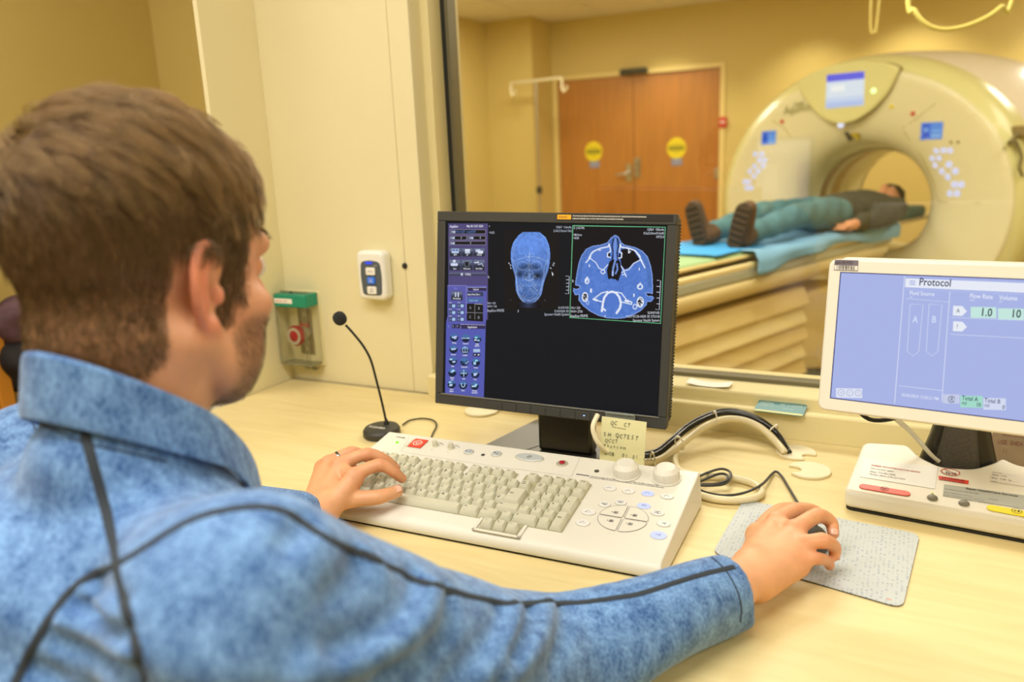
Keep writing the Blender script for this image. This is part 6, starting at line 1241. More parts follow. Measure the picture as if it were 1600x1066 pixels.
# ================================================================== SEATED MAN
ha = math.radians(.5); hp_ = math.radians(-8); HS = 1.015
hr_ = np.array([math.cos(ha), -math.sin(ha), 0]); hf_ = np.array([math.sin(ha)*math.cos(hp_), math.cos(ha)*math.cos(hp_), math.sin(hp_)]); hu_ = np.cross(hr_, hf_)
HC = PD(325, 447, .612)-HS*(.080*hr_-.006*hf_)                       # between the ears
H3 = np.stack([hr_, hf_, hu_], 1)*HS
def hw(V): return np.asarray(V)@H3.T+HC
man = empty('person', (-.56, .40, 0), 'seated bearded man in blue heathered jacket working at the keyboard and mouse', 'person')
man['label'] = 'seated man with short brown hair in blue heathered pullover, hands on keyboard and mouse'
def mp(o): o.parent = man; o.matrix_parent_inverse = man.matrix_world.inverted(); return o
# ---- head (local: x right, y forward, z up, origin between the ear canals)
fd = Field((-.108, -.125, -.235), (.108, .15, .155), .0023)
fd.ell((0, -.010, .046), (.077, .098, .092), k=.01); fd.ell((0, .025, .03), (.067, .066, .070), k=.02); fd.ell((0, .042, -.027), (.058, .058, .068), k=.02)
for s in (1, -1):
    fd.chain([(s*.059, .004, -.042), (s*.054, .03, -.070), (s*.026, .064, -.088), (0, .072, -.090)], [.018, .019, .018, .018], k=.018)
    fd.ell((s*.043, .050, -.055), (.020, .030, .032), k=.02); fd.ell((s*.050, .058, -.018), (.022, .026, .018), k=.015); fd.cap((s*.044, .082, .034), (s*.012, .095, .034), .010, .010, k=.012)
    fd.ell((s*.032, .094, .016), (.014, .011, .010), k=.008, mode='cut')
    fd.ell((s*.032, .081, .014), (.0135, .0135, .0115), k=.004)
fd.cap((0, .098, .024), (0, .119, -.012), .008, .0115, k=.010); fd.cap((0, .113, -.016), (0, .100, -.018), .011, .010, k=.008)
for s in (1, -1): fd.ell((s*.012, .108, -.017), (.0075, .010, .007), k=.005)
fd.ell((0, .098, -.050), (.024, .010, .006), k=.006); fd.ell((0, .097, -.060), (.021, .010, .0065), k=.005); fd.ell((0, .078, -.088), (.018, .014, .014), k=.012)
fd.chain([(0, -.030, -.04), (0, -.022, -.105), (0, -.045, -.235)], [.060, .053, .064], k=.02); fd.cap((0, .005, -.10), (0, -.03, -.235), .036, .045, k=.03)
for s in (1, -1): fd.cap((s*.052, -.012, -.045), (s*.022, -.005, -.2), .018, .016, k=.02)
# ears
for s in (1, -1):
    t_ = .38; ax_ = np.array((s*math.sin(t_), -math.cos(t_), 0)); ay = np.array((0, 0, 1.)); O = np.array((s*.069, .008, -.002))
    E = lambda u, v, w=0.: O+ax_*u+ay*v+np.array((s*math.cos(t_), math.sin(t_), 0))*w
    fd.ell(E(.014, -.002, .0), (.018, .029, .0042), np.stack([ax_, ay, np.array((s*math.cos(t_), math.sin(t_), 0))], 1), k=.006)
    fd.chain([E(.004, .004, .002), E(-.002, .016, .003), E(.006, .031, .003), (E(.018, .034, .003)), E(.029, .026, .003), E(.033, .010, .003), E(.031, -.006, .003), E(.024, -.019, .002), E(.013, -.030, .001)], [.003, .0036, .0042, .0044, .0044, .0042, .004, .0042, .0055], k=.003, sub=3)
    fd.ell(E(.008, -.031, .001), (.0075, .0075, .009), k=.006); fd.ell(E(.012, -.004, .008), (.011, .009, .016), k=.004, mode='cut'); fd.ell(E(.001, -.006, .005), (.005, .005, .008), k=.004); fd.chain([E(.016, .022, .003), E(.022, .006, .004), E(.016, -.014, .003)], [.0032, .0035, .003], k=.004)
Vh, Qh = fd.mesh(1)
# face colouring (own colour of the skin: ruddy cheeks and ears, hair-darkened scalp and beard)
def sm(a, b, x): t = np.clip((x-a)/(b-a), 0, 1); return t*t*(3-2*t)
X, Y, Z = Vh.T
def hairline(X, Y, Z):
    """>0 where head hair grows"""
    ax = np.abs(X)
    front = .066-.030*(ax/.07)**2                                # forehead hair edge (y where z is high)
    side = np.where(Z > .055, 1., 0.)
    top = sm(.050, .066, Z-.30*(Y-.055)*(Y > .05)) * (1-sm(.076, .09, Y-.5*np.maximum(Z-.085, 0)))
    temple = sm(-.02, -.012, Z-.0)*(1-sm(.040, .052, Y+.25*(ax-.06)))*sm(-.06, .01, .1-Y)
    burn = (1-sm(.030, .036, Y))*sm(.012, .016, Y)*sm(-.038, -.028, Z)
    back = (1-sm(-.012, -.004, Y+.12*(Z+.02)))*sm(-.082, -.066, Z+.25*ax)
    back = back*sm(-.007, .007, Z+.045-1.0*(Y+.02))
    earfree = 1-(sm(-.034, -.028, Y)*(1-sm(.012, .018, Y))*(1-sm(.020, .030, Z))*(ax > .055))
    h = np.maximum.reduce([top, temple, burn, back])*earfree
    return h
def beardmask(X, Y, Z):
    ax = np.abs(X); b = sm(.012, .026, Y+.15*Z)*(1-sm(-.034, -.020, Z-.75*(Y-.05)*(Y < .05)-.0*ax))*sm(-.150, -.118, Z)
    b = np.maximum(b, sm(.085, .095, Y)*(1-sm(-.036, -.030, Z))*sm(-.15, -.12, Z)); lips = np.exp(-((Z+.055)/.008)**2-(X/.026)**2)*(Y > .09); nose = (np.abs(X) < .02)*(Y > .104)*(Z > -.04)
    return np.clip(b-1.2*lips-nose, 0, 1)
hm = hairline(X, Y, Z)*(1-sm(.0765, .080, np.abs(X))*sm(-.04, -.03, Y)*(Z < .045)); bm_ = beardmask(X, Y, Z); earm = sm(.072, .080, np.abs(X))*(1-sm(.02, .03, Y))*sm(-.05, -.03, Z)
base = nlin((226, 166, 126)); ruddy = nlin((232, 140, 110)); scalp = nlin((112, 84, 58)); stub = nlin((150, 112, 78)); lipc = nlin((196, 110, 96))
C = np.tile(base, (len(Vh), 1)); mixc = lambda C, c, t: C*(1-t[:, None])+c*t[:, None]
C = mixc(C, ruddy, np.clip(.75*earm+.35*np.exp(-((np.abs(X)-.05)/.02)**2-((Z+.02)/.03)**2)*(Y > .02)+.4*np.exp(-(X/.02)**2-((Z+.012)/.02)**2)*(Y > .09), 0, 1)); C = mixc(C, stub, .62*bm_); C = mixc(C, scalp, (.72+.2*sm(-.03, .04, Z))*hm); C = mixc(C, lipc, np.exp(-((Z+.055)/.009)**2-(X/.024)**2)*(Y > .092))
C = mixc(C, nlin((70, 50, 34)), .7*((np.abs(np.abs(X)-.030) < .018) & (np.abs(Z-.040-.1*(.03-np.abs(np.abs(X)-.03))) < .0045) & (Y > .06)))
SKIN = mat('skin', (226, 166, 126), .48, attr='Col', noise=.10, nscale=55, bump=.12, bscale=500, sss=.08)
parts_V, parts_Q, parts_C = [hw(Vh)], [Qh], [C]; nv = len(Vh)
# ---- hands (joints measured on the photograph, each at its own height above the desk)
def J(x, y, h): return PZ(x, y, D+h)
def hand_field(lo, hi): return Field(lo, hi, .0017)
# right hand on the mouse
Rw = J(1166, 906, .046); 
RH = dict(w0=J(1135, 925, .052), w1=J(1178, 893, .046),
  mcp=[J(1213, 812, .054), J(1243, 826, .058), J(1253, 850, .053), J(1249, 876, .042)],
  fing=[[J(1213, 812, .054), J(1243, 797, .052), J(1268, 797, .040), J(1284, 805, .034)],
        [J(1243, 826, .058), J(1277, 806, .060), J(1298, 816, .046), J(1302, 834, .036)],
        [J(1253, 850, .053), J(1285, 845, .055), J(1303, 854, .040), J(1304, 868, .028)],
        [J(1249, 876, .042), J(1273, 873, .042), J(1291, 876, .027), J(1296, 884, .017)]],
  th=[J(1186, 838, .034), J(1205, 810, .026), J(1222, 798, .020), J(1236, 794, .018)])
LH = dict(w0=J(462, 812, .046), w1=J(496, 797, .044),
  mcp=[J(553, 742, .082), J(531, 725, .084), J(514, 722, .079), J(503, 728, .070)],
  fing=[[J(553, 742, .082), J(592, 727, .089), J(614, 737, .076), J(628, 748, .060)],
        [J(531, 725, .084), J(573, 710, .092), J(600, 718, .080), J(618, 731, .062)],
        [J(514, 722, .079), J(549, 707, .087), J(572, 714, .074), J(588, 726, .058)],
        [J(503, 728, .070), J(524, 717, .077), J(541, 722, .065), J(553, 731, .054)]],
  th=[J(512, 786, .050), J(556, 780, .050), J(591, 777, .050), J(621, 768, .050)])
FR_ = [[.0098, .0088, .0080, .0068], [.0100, .0090, .0080, .0068], [.0094, .0085, .0076, .0065], [.0086, .0074, .0066, .0058]]
def make_hand(S, elbow, right):
    allp = np.array([S['w0'], S['w1']]+S['mcp']+sum(S['fing'], [])+S['th']); ext = S['w0']+(elbow-S['w0'])/np.linalg.norm(elbow-S['w0'])*.06
    lo, hi = np.minimum(allp.min(0), ext)-.032, np.maximum(allp.max(0), ext)+.032; f = Field(lo, hi, .0017)
    w0, w1 = np.array(S['w0']), np.array(S['w1']); mc = [np.array(p) for p in S['mcp']]; side = (mc[0]-mc[3]); side /= np.linalg.norm(side); dn = np.array((0, 0, -1.))
    f.cap(ext, w0, .027, .0245, k=.012); f.cap(w0+side*.010, w1+side*.012, .0195, .018, k=.012); f.cap(w0-side*.010, w1-side*.012, .0195, .018, k=.012)
    for i in range(4):                                            # metacarpals make the back of the hand
        st = w1+side*(.016-.0108*i)+dn*.002; f.cap(st, mc[i]+dn*.004, .0150, .0118 if i < 3 else .0108, k=.014)
        m2 = (st+mc[i])/2; f.cap(st+dn*.008, mc[i]+dn*.011, .014, .009, k=.012)
    th = S['th']; f.cap(w1+side*.012+dn*.006, th[0], .0165, .0150, k=.012); f.chain(th, [.0148, .0118, .0110, .0086], k=.006, sub=3); f.cap(th[0], (mc[0]+w1)/2+dn*.01, .0125, .012, k=.012)
    for i in range(4): f.chain(S['fing'][i], [r*1.06 for r in FR_[i]], k=.0045, sub=3); f.ell(S['fing'][i][1], (.0094, .0094, .0088), k=.004) if i < 3 else None
    for i in range(3): f.cap(mc[i]+dn*.004, mc[i+1]+dn*.004, .0098, .0092, k=.008)
    V, Q = f.mesh(1); return V, Q
EL_R = PD(838, 1044, .775); EL_L = np.array((-.86, .60, .86))
for S, el, rt in ((RH, EL_R, True), (LH, EL_L, False)):
    V, Q = make_hand(S, el, rt); c = np.tile(nlin((228, 168, 122)), (len(V), 1)); kn = np.zeros(len(V))
    for i in range(4):
        for j, sg in ((0, .012), (1, .009), (2, .007)): kn = np.maximum(kn, np.exp(-((V-S['fing'][i][j])**2).sum(1)/(sg*1.2)**2)*(.5 if j == 0 else .6))
        kn = np.maximum(kn, .55*np.exp(-((V-S['fing'][i][3])**2).sum(1)/.010**2))
    c = c*(1-kn[:, None])+nlin((226, 138, 104))*kn[:, None]; parts_V.append(V); parts_Q.append(Q+nv); parts_C.append(c); nv += len(V)
# ---- trunk and limbs under the clothes: coarse, only to keep one body
NB = HC+np.array((-.002, -.052, -.168)); SR = PD(380, 962, .53); SL_ = np.array((-.775, .44, .985))
fd = Field((-1.0, .15, .02), (-.1, 1.05, 1.1), .016)
fd.cap(HC+np.array((0, -.04, -.21)), NB+np.array((0, 0, -.05)), .062, .07, k=.03); fd.ell((-.58, .40, .84), (.16, .10, .22), k=.05); fd.ell((-.58, .37, .58), (.16, .12, .14), k=.05)
fd.chain([SR, EL_R, RH['w0']], [.05, .038, .026], k=.03); fd.chain([SL_, EL_L, LH['w0']], [.05, .038, .026], k=.03)
HIP = {1: np.array((-.49, .38, .53)), -1: np.array((-.67, .38, .53))}; KNE = {1: np.array((-.46, .80, .54)), -1: np.array((-.72, .80, .54))}; ANK = {1: np.array((-.46, .82, .10)), -1: np.array((-.73, .82, .10))}
for s in (1, -1): fd.chain([HIP[s], KNE[s], ANK[s]], [.075, .055, .036], k=.03)
V, Q = fd.mesh(1); parts_V.append(V); parts_Q.append(Q+nv); parts_C.append(np.tile(base, (len(V), 1)))
body_o = mp(np_mesh('body', np.concatenate(parts_V), np.concatenate(parts_Q), SKIN, None, cols=np.concatenate(parts_C)))
# eyes, finger nails, wedding ring
for s in (1, -1):
    c = hw([(s*.032, .0865, .0135)])[0]; e_ = MB().lathe([(0, -.0118), (.006, -.0100), (.0102, -.006), (.0118, 0), (.0102, .006), (.0055, .0104)], 20, m=0).lathe([(.0056, .0104), (.003, .0112), (0, .0115)], 20, m=1)
    mp(e_.build('eye', [mat('eye_white'), mat('iris_brown', (60, 44, 30), .15)], None, M=Matrix.Translation(c)@Matrix.Rotation(-ha, 4, 'Z')@Matrix.Rotation(hp_-math.pi/2, 4, 'X')))
NAIL = mat('finger_nail', (238, 186, 160), .25)
def nail(a_, b_, w, l, up=(0, 0, 1), push=0.):
    d = np.array(b_)-np.array(a_); d /= np.linalg.norm(d); u = np.array(up, float); u -= d*(u@d); u /= np.linalg.norm(u); x = np.cross(d, u); m = MB(); v = []; f = []
    for i in range(5):
        for j in range(5):
            a = (j-2)/2; s_ = i/4; ww = w*(.82+.35*math.sin(math.pi*min(1, .25+.6*s_))-.3*max(0, s_-.8)); v.append(np.array(b_)+d*(l*(s_-.55))+x*ww*a+u*(push-.0019*a*a-.0010*abs(s_-.35)))
    f = [(i*5+j, i*5+j+1, i*5+j+6, i*5+j+5) for i in range(4) for j in range(4)]; m.add(v, f); o = m.build('fingernail', NAIL, None); sd = o.modifiers.new('t', 'SOLIDIFY'); sd.thickness = .0008; sd.offset = 0; return mp(o)
nail(LH['th'][2], LH['th'][3], .0058, .0125, up=(.25, -.55, .8), push=.0087); nail(LH['fing'][0][2], LH['fing'][0][3], .0048, .010, push=.0069); nail(LH['fing'][1][2], LH['fing'][1][3], .0048, .010, push=.0069)
nail(RH['fing'][1][2], RH['fing'][1][3], .0048, .0095, push=.0069); nail(RH['fing'][2][2], RH['fing'][2][3], .0046, .0095, push=.0066)
a_, b_ = LH['fing'][2][0], LH['fing'][2][1]; d = (b_-a_)/np.linalg.norm(b_-a_); ctr = a_+(b_-a_)*.42; Mr = frame(ctr, np.cross((0, 0, 1), d), np.cross(d, np.cross((0, 0, 1), d)))
tag(mp(MB().lathe([(.0090, -.0024), (.0103, -.0024), (.0106, 0), (.0103, .0024), (.0090, .0024)], 28, M=None).build('ring', mat('dark_silver', (120, 118, 112), .25, .9), None, M=Mr)), 'dark silver wedding ring')
# ---- jacket
NC = HC+np.array((.006, -.036, -.106))
CR = np.array(RH['w0'])+(np.array(RH['w1'])-np.array(RH['w0']))*.30+np.array((0, 0, -.004))
fd = Field((-1.0, .12, .52), (-.06, 1.02, 1.12), .0044)
RMID = RH['w0']+(EL_R-RH['w0'])*.5; CD_ = CR-RMID; CD_ /= np.linalg.norm(CD_)
fd.ell((-.58, .385, .79), (.200, .140, .25), k=.05); fd.ell((-.585, .37, .62), (.19, .15, .16), k=.06)
fd.ell((-.60, .320, .935), (.165, .085, .115), k=.05)
for S_ in (SR, SL_): fd.cap(NB+np.array((0, -.01, -.046)), S_+np.array((0, 0, -.002)), .058, .070, k=.04)
fd.cap(NC+np.array((0, -.02, -.10)), NC+np.array((0, -.022, -.040)), .108, .070, k=.02); fd.cap(NC+np.array((-.005, .072, -.115)), NC+np.array((.005, .09, -.22)), .046, .05, k=.02)
fd.chain([SR, PD(600, 1026, .63), EL_R, RMID, CR], [.084, .082, .068, .052, .040], k=.03, sub=5)
fd.put(CR-.06, CR+.06, lambda X, Y, Z: -((X-CR[0])*CD_[0]+(Y-CR[1])*CD_[1]+(Z-CR[2])*CD_[2]), .004, 'cut')
fd.chain([SL_, (-.87, .52, .90), EL_L, LH['w0']+(LH['w1']-LH['w0'])*.25+np.array((-.002, -.004, .0))], [.078, .068, .056, .038], k=.03, sub=4)
# folds: ridges and valleys where the sleeve bunches and at the armpit
def crease(pts, amp, w, sub=6):
    P = np.array(spline([np.array(p) for p in pts], sub)); lo, hi = P.min(0)-3*w, P.max(0)+3*w
    def fn(X, Y, Z):
        d = np.full(np.broadcast(X, Y, Z).shape, 1e9, np.float32)
        for i in range(len(P)-1):
            a, b = P[i], P[i+1]; ab = b-a; t = np.clip(((X-a[0])*ab[0]+(Y-a[1])*ab[1]+(Z-a[2])*ab[2])/(ab@ab), 0, 1); d = np.minimum(d, (X-a[0]-t*ab[0])**2+(Y-a[1]-t*ab[1])**2+(Z-a[2]-t*ab[2])**2)
        return -amp*np.exp(-d/(w*w))
    fd.put(lo, hi, fn, .001, 'disp')
def jd(X, Y, Z): return .0022*np.sin(31*X+17*Y+9*np.sin(13*Z))+.0018*np.sin(47*Z-29*Y+14*X)
fd.put((-1., .1, .4), (-.05, 1.05, 1.2), jd, .001, 'disp')
# camera-facing surface depth of the sleeve at a pixel, for folds and seams
from mathutils.bvhtree import BVHTree
V0, Q0 = fd.mesh(0); T0 = BVHTree.FromPolygons(V0.tolist(), Q0.tolist())
def hit(px, py, T=None): 
    d = Vector(ray(px, py)).normalized(); h_ = (T or T0).ray_cast(Vector(CP), d); return None if h_[0] is None else (np.array(h_[0]), np.array(h_[1]))
def hits(P, T=None): return [h_[0] for h_ in (hit(*p, T) for p in P) if h_ is not None]
for P, amp, w in (([(672, 915), (664, 950), (630, 990), (560, 1030), (480, 1055)], .012, .011), ([(655, 900), (640, 950), (590, 990), (520, 1020)], -.010, .010), ([(705, 930), (700, 985), (660, 1030), (600, 1060)], -.006, .010),
                  ([(785, 955), (770, 990), (735, 1030), (700, 1060)], -.006, .010), ([(808, 950), (795, 990), (775, 1030), (750, 1062)], .007, .009), ([(855, 945), (848, 985), (825, 1025), (790, 1060)], .008, .010), ([(832, 950), (822, 990), (800, 1030)], -.007, .008), ([(882, 950), (880, 990), (865, 1040)], -.005, .010),
                  ([(575, 868), (585, 885), (598, 905)], .006, .008), ([(560, 880), (545, 905), (520, 930)], -.005, .010), ([(480, 810), (462, 835), (450, 850)], -.006, .008),
                  ([(148, 915), (170, 925), (190, 935)], -.006, .0055), ([(125, 945), (155, 962), (195, 995)], -.007, .006), ([(85, 1000), (140, 1022), (210, 1052)], -.008, .0065), ([(55, 1045), (90, 1062)], -.007, .006), ([(128, 928), (160, 940), (190, 962)], .004, .006), ([(100, 972), (150, 992), (200, 1020)], .005, .007)):
    q = hits(P)
    if len(q) > 1: crease(q, amp*1.7, w*.95)
Vj, Qj = fd.mesh(1)
FAB = bpy.data.materials.new('heathered_blue_fleece'); FAB.use_nodes = True; nt = FAB.node_tree; b = nt.nodes['Principled BSDF']; b.inputs['Roughness'].default_value = .85; b.inputs['Specular IOR Level'].default_value = .2; b.inputs['Sheen Weight'].default_value = .25
tc = nt.nodes.new('ShaderNodeTexCoord'); n1 = nt.nodes.new('ShaderNodeTexNoise'); n1.inputs['Scale'].default_value = 70; n1.inputs['Detail'].default_value = 3; n2 = nt.nodes.new('ShaderNodeTexNoise'); n2.inputs['Scale'].default_value = 420; n2.inputs['Detail'].default_value = 2
mpn = nt.nodes.new('ShaderNodeMapping'); mpn.inputs['Scale'].default_value = (1, 1, .45); nt.links.new(tc.outputs['Object'], mpn.inputs[0]); nt.links.new(mpn.outputs[0], n1.inputs['Vector']); nt.links.new(mpn.outputs[0], n2.inputs['Vector'])
av = nt.nodes.new('ShaderNodeMix'); av.data_type = 'FLOAT'; av.inputs[0].default_value = .5; nt.links.new(n1.outputs['Fac'], av.inputs[2]); nt.links.new(n2.outputs['Fac'], av.inputs[3])
rp = nt.nodes.new('ShaderNodeValToRGB'); rp.color_ramp.elements[0].position = .36; rp.color_ramp.elements[0].color = (*lin((52, 90, 146)), 1); rp.color_ramp.elements[1].position = .64; rp.color_ramp.elements[1].color = (*lin((122, 164, 214)), 1)
nt.links.new(av.outputs[0], rp.inputs[0]); nt.links.new(rp.outputs[0], b.inputs['Base Color']); bp = nt.nodes.new('ShaderNodeBump'); bp.inputs['Strength'].default_value = .25; bp.inputs['Distance'].default_value = .001; nt.links.new(n2.outputs['Fac'], bp.inputs['Height']); nt.links.new(bp.outputs[0], b.inputs['Normal'])
jo = mp(np_mesh('jacket', Vj, Qj, FAB, None))
TJ = BVHTree.FromPolygons(Vj.tolist(), Qj.tolist())
# dark flat seams laid on the cloth
SEAM = mat('charcoal_seam', (46, 54, 62), .85, bump=.3, bscale=900)
def seam(P, w, sub=8):
    P = [tuple(q) for q in spline([np.array((*p, 0.)) for p in P], sub)]; H = [hit(p[0], p[1], TJ) for p in P]; H = [h_ for h_ in H if h_ is not None]
    if len(H) < 3: return
    pts = np.array([h_[0] for h_ in H]); nr = np.array([h_[1] for h_ in H])
    for _ in range(3): nr[1:-1] = (nr[:-2]+nr[1:-1]*2+nr[2:])/4; pts[1:-1] = (pts[:-2]+2*pts[1:-1]+pts[2:])/4
    v = []; f = []
    for i in range(len(pts)):
        t = pts[min(i+1, len(pts)-1)]-pts[max(i-1, 0)]; t /= np.linalg.norm(t)+1e-12; n = nr[i]/np.linalg.norm(nr[i]); x = np.cross(t, n); x /= np.linalg.norm(x)+1e-12
        for s_, h_ in ((-1, .0), (-.7, .0013), (0, .0016), (.7, .0013), (1, .0)):
            p = pts[i]+x*w*s_; q = TJ.find_nearest(Vector(p)); v.append((np.array(q[0]) if q[0] is not None else p)+n*(h_-.0003))
    for i in range(len(pts)-1):
        for j in range(4): a = i*5+j; f.append((a, a+5, a+6, a+1))
    mp(MB().add(v, f).build('seam', SEAM, None))
seam([(132, 676), (150, 742), (168, 810), (178, 862), (184, 900), (197, 950), (212, 1005), (228, 1070)], .0040)
seam([(20, 1075), (52, 1010), (95, 940), (135, 903), (180, 884), (225, 856), (280, 822), (330, 802), (400, 792), (445, 800), (475, 818), (505, 838), (540, 856), (574, 868), (610, 886), (655, 908), (700, 922), (750, 935), (800, 943), (850, 940), (900, 942), (950, 936), (1000, 928), (1050, 912), (1100, 897), (1147, 886)], .0036)
seam([(1112, 872), (1132, 890), (1150, 920), (1158, 950), (1156, 972)], .0006)
seam([(44, 655), (90, 675), (130, 692), (190, 705), (260, 722)], .0006)
# cuff hems
# ---- stand-up collar, open at the throat
m = MB(); v = []; nph = 44; ph0, ph1 = math.radians(62), math.radians(360+118-8)
def ringp(ph, rx, ry, z): return NC+np.array((rx*math.cos(ph), ry*math.sin(ph)+.004, z-.052*math.sin(ph)))
for i in range(nph+1):
    ph = math.radians(76)-math.radians(330)*i/nph                       # from the right of the throat round the back to the left
    u = i/nph; fl = max(0, 1-u/.17, 1-(1-u)/.17)**1.4; rt = max(0, 1-u/.17)**1.3
    rx, ry = .064, .070
    for (dr, z) in ((.014, -.034), (.0095, -.016), (.006, .004), (.003, .0195), (-.0005, .021), (-.003, .016), (-.001, -.002), (.003, -.02)):
        q = ringp(ph, rx+dr, ry+dr, z*(1-.25*fl)); v.append(q+np.array((.010*rt-.004*(fl-rt), .026*fl, -.040*fl-(.05*fl if z < -.015 else 0))))
f = [(i*8+j, i*8+j+1, (i+1)*8+j+1, (i+1)*8+j) for i in range(nph) for j in range(7)]+[tuple(range(7, -1, -1)), tuple(nph*8+j for j in range(8))]+[(i*8+7, i*8, (i+1)*8, (i+1)*8+7) for i in range(nph)]
o = mp(m.add(v, f).build('collar', FAB, None)); mm = bmesh.new(); mm.from_mesh(o.data); bmesh.ops.recalc_face_normals(mm, faces=mm.faces); mm.to_mesh(o.data); mm.free(); ss = o.modifiers.new('s', 'SUBSURF'); ss.levels = ss.render_levels = 1
# ---- trousers, shoes, stool (below the picture)
fd = Field((-.98, .15, .05), (-.25, 1.05, .72), .014); fd.ell((-.58, .38, .56), (.185, .16, .12), k=.05)
for s in (1, -1): fd.chain([HIP[s], KNE[s], ANK[s]+np.array((0, 0, .03))], [.098, .072, .055], k=.03)
V, Q = fd.mesh(1); mp(np_mesh('trousers', V, Q, mat('dark_grey_cloth', (58, 58, 60), .85), None))
for s in (1, -1):
    fd = Field(ANK[s]-np.array((.08, .1, .12)), ANK[s]+np.array((.08, .25, .08)), .009); a_ = ANK[s]; fd.chain([a_+np.array((0, -.02, -.04)), a_+np.array((0, .17, -.06))], [.045, .036], k=.02); fd.cap(a_, a_+np.array((0, 0, -.05)), .042, k=.02)
    fd.put(a_-.2, a_+.2, lambda X, Y, Z: (Z-.004)+0*X+0*Y, .002, 'cut'); V, Q = fd.mesh(1); mp(np_mesh('shoe', V, Q, mat('black_shoe', (30, 28, 26), .4), None))
st_ = empty('office_stool', (-.58, .38, 0), 'round black office stool under the seated man', 'stool')
MB().lathe([(0, .375), (.17, .38), (.19, .40), (.185, .425), (.15, .44), (0, .445)], 36).build('seat', mat('black_vinyl', (32, 32, 33), .4), st_); MB().tube([(0, 0, .07), (0, 0, .378)], .022, 14).build('post', STEEL, st_)
for k in range(5): a = 2*math.pi*k/5+.2; MB().tube([(0, 0, .085), (.25*math.cos(a), .25*math.sin(a), .055)], .018, 8).lathe([(0, .0), (.022, .004), (.026, .025), (.018, .045), (0, .05)], 10, M=Matrix.Translation((.25*math.cos(a), .25*math.sin(a), 0))).build('leg', BLK, st_)
# ---- hair: fine strands rooted in the scalp, combed forward and to the right on top, cropped on the sides
tri = Vh[Qh]; cen = tri.mean(1); e1, e2 = tri[:, 2]-tri[:, 0], tri[:, 3]-tri[:, 1]; nrm = np.cross(e1, e2); ar = np.linalg.norm(nrm, axis=1)/2; nrm /= (2*ar[:, None]+1e-12)
def grow(mask, count, dirfn, lenfn, liftfn, name, mats, seg=5, rad=.00015, clump=.35, guides=0):
    w = mask(*cen.T)*ar; w[w < 1e-9] = 0; idx = rng.choice(len(cen), count, p=w/w.sum()); bar = rng.random((count, 2))
    R = tri[idx, 0]+(tri[idx, 1]-tri[idx, 0])*bar[:, :1]+(tri[idx, 3]-tri[idx, 0])*bar[:, 1:]; N = nrm[idx]; 
    d = dirfn(R)+rng.normal(0, .16, (count, 3))
    d -= N*(d*N).sum(1, keepdims=True)*.999; d /= np.linalg.norm(d, axis=1, keepdims=True)+1e-9; L = lenfn(R)*rng.uniform(.7, 1.15, count); lift = liftfn(R)
    # clumps: neighbouring roots share a bend
    ph = np.sin(R[:, 0]*310+R[:, 1]*170)+np.sin(R[:, 1]*260-R[:, 2]*330+2); side = np.cross(N, d)
    pts = np.zeros((count, seg+1, 3)); 
    for k in range(seg+1):
        s = k/seg; pts[:, k] = R+d*(L*s)[:, None]*.96+N*((lift*L)*(math.sin(math.pi*min(1, .12+.62*s)))-.36*lift*L*0)[:, None]+side*(clump*ph*L*s*s*.22)[:, None]-N*(.30*L*L*s*s/.09)[:, None]
    if guides:
        gi = rng.choice(count, guides, replace=False); G = pts[gi]; near = np.zeros(count, int)
        for c0 in range(0, count, 2000): near[c0:c0+2000] = ((R[c0:c0+2000, None]-R[gi][None])**2).sum(2).argmin(1)
        sv = np.linspace(0, 1, seg+1)[None, :, None]; wob = rng.normal(0, .0022, (guides, 1, 3))*sv; tgt = (G+wob)[near]+(R-R[gi][near])[:, None]*(1-.7*sv); pts = pts*(1-.8*sv)+tgt*.8*sv
    # keep the strand above the skull ellipsoid
    cc = np.array((0, -.008, .046)); rad3 = np.array((.0795, .101, .0945)); q = (pts-cc)/rad3; ln = np.linalg.norm(q, axis=2, keepdims=True); up = (pts[..., 2:] > .0); pts = np.where((ln < 1.012) & up, cc+q/ln*1.012*rad3, pts)
    P = pts.reshape(-1, 3)@H3.T+HC
    hc = bpy.data.hair_curves.new(name); hc.add_curves([seg+1]*count); hc.position_data.foreach_set('vector', P.astype(np.float32).ravel())
    rr = np.tile(rad*np.linspace(1, .35, seg+1), count); at = hc.attributes.get('radius') or hc.attributes.new('radius', 'FLOAT', 'POINT'); at.data.foreach_set('value', rr.astype(np.float32))
    hc.materials.append(mats); o = bpy.data.objects.new(name, hc); COL.objects.link(o); return mp(o)
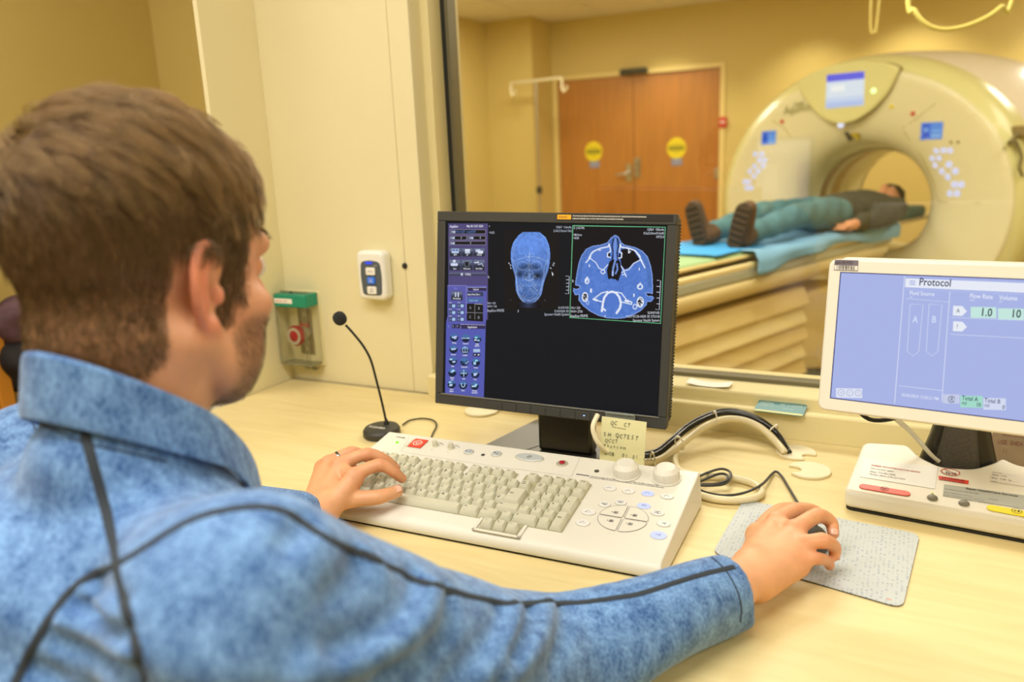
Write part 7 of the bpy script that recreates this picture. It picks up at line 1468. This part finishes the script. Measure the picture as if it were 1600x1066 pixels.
def hair_mat(name, dark, light, tip):
    m = bpy.data.materials.new(name); m.use_nodes = True; nt = m.node_tree; b = nt.nodes['Principled BSDF']; b.inputs['Roughness'].default_value = .45; b.inputs['Specular IOR Level'].default_value = .35
    hi = nt.nodes.new('ShaderNodeHairInfo'); tc = nt.nodes.new('ShaderNodeTexCoord'); nz = nt.nodes.new('ShaderNodeTexNoise'); nz.inputs['Scale'].default_value = 55; nt.links.new(tc.outputs['Object'], nz.inputs['Vector'])
    ad = nt.nodes.new('ShaderNodeMath'); ad.operation = 'MULTIPLY_ADD'; ad.inputs[1].default_value = .55; nt.links.new(hi.outputs['Random'], ad.inputs[0]); ml = nt.nodes.new('ShaderNodeMath'); ml.operation = 'MULTIPLY'; ml.inputs[1].default_value = .55; nt.links.new(nz.outputs['Fac'], ml.inputs[0]); nt.links.new(ml.outputs[0], ad.inputs[2])
    rp = nt.nodes.new('ShaderNodeValToRGB'); rp.color_ramp.elements[0].position = .3; rp.color_ramp.elements[0].color = (*lin(dark), 1); rp.color_ramp.elements[1].position = .85; rp.color_ramp.elements[1].color = (*lin(light), 1); nt.links.new(ad.outputs[0], rp.inputs[0])
    mx = nt.nodes.new('ShaderNodeMix'); mx.data_type = 'RGBA'; nt.links.new(hi.outputs['Intercept'], mx.inputs[0]); nt.links.new(rp.outputs[0], mx.inputs[6]); mx.inputs[7].default_value = (*lin(tip), 1); mu = nt.nodes.new('ShaderNodeMath'); mu.operation = 'MULTIPLY'; mu.inputs[1].default_value = .45; nt.links.new(hi.outputs['Intercept'], mu.inputs[0]); nt.links.new(mu.outputs[0], mx.inputs[0]); nt.links.new(mx.outputs[2], b.inputs['Base Color']); return m
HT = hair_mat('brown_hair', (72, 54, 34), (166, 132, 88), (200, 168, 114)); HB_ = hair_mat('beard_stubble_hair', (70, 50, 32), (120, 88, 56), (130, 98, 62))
WH = np.array((-.022, -.055, .112))                                   # crown whorl
def hdir(R):
    top = sm(.045, .085, R[:, 2]); out = R-WH; out /= np.linalg.norm(out, axis=1, keepdims=True)+1e-9
    dt = out*np.array((1.0, .55, 1))+np.array((.55, .45, .0))+np.array((.15, -.55, .55))*sm(.03, .075, R[:, 1:2]); dt /= np.linalg.norm(dt, axis=1, keepdims=True)
    ds = np.stack([0*R[:, 0], np.where(R[:, 1] > -.0, -.18, .12), -np.ones(len(R))], 1); return dt*top[:, None]+ds*(1-top)[:, None]
def hlen(R):
    top = sm(.05, .10, R[:, 2]); fr = sm(.0, .06, R[:, 1])*top; low = 1-sm(-.06, .045, R[:, 2]); return .016+.019*top-.004*fr+.008*sm(.02, .06, R[:, 2])-.010*low
def hlift(R): top = sm(.045, .10, R[:, 2]); return .18+.14*top+.16*sm(.03, .07, R[:, 1])*top
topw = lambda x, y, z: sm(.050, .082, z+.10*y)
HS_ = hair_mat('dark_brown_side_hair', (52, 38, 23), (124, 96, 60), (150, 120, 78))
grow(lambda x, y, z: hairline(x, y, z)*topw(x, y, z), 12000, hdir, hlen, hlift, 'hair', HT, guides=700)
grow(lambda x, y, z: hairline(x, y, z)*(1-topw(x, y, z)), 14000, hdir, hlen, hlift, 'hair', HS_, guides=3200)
grow(lambda x, y, z: beardmask(x, y, z)*(hairline(x, y, z) < .5), 7000, lambda R: np.stack([0*R[:, 0], .25+0*R[:, 0], -1+0*R[:, 0]], 1), lambda R: .0042+0*R[:, 0], lambda R: .55+0*R[:, 0], 'beard', HB_, seg=2, rad=.00008)
grow(lambda x, y, z: ((np.abs(np.abs(x)-.030) < .019) & (np.abs(z-.0405-.08*(.03-np.abs(np.abs(x)-.03))) < .0042) & (y > .06))*1., 700, lambda R: np.stack([np.sign(R[:, 0]), 0*R[:, 0], .2+0*R[:, 0]], 1), lambda R: .008+0*R[:, 0], lambda R: .35+0*R[:, 0], 'eyebrow', HB_, seg=3, rad=.0001)
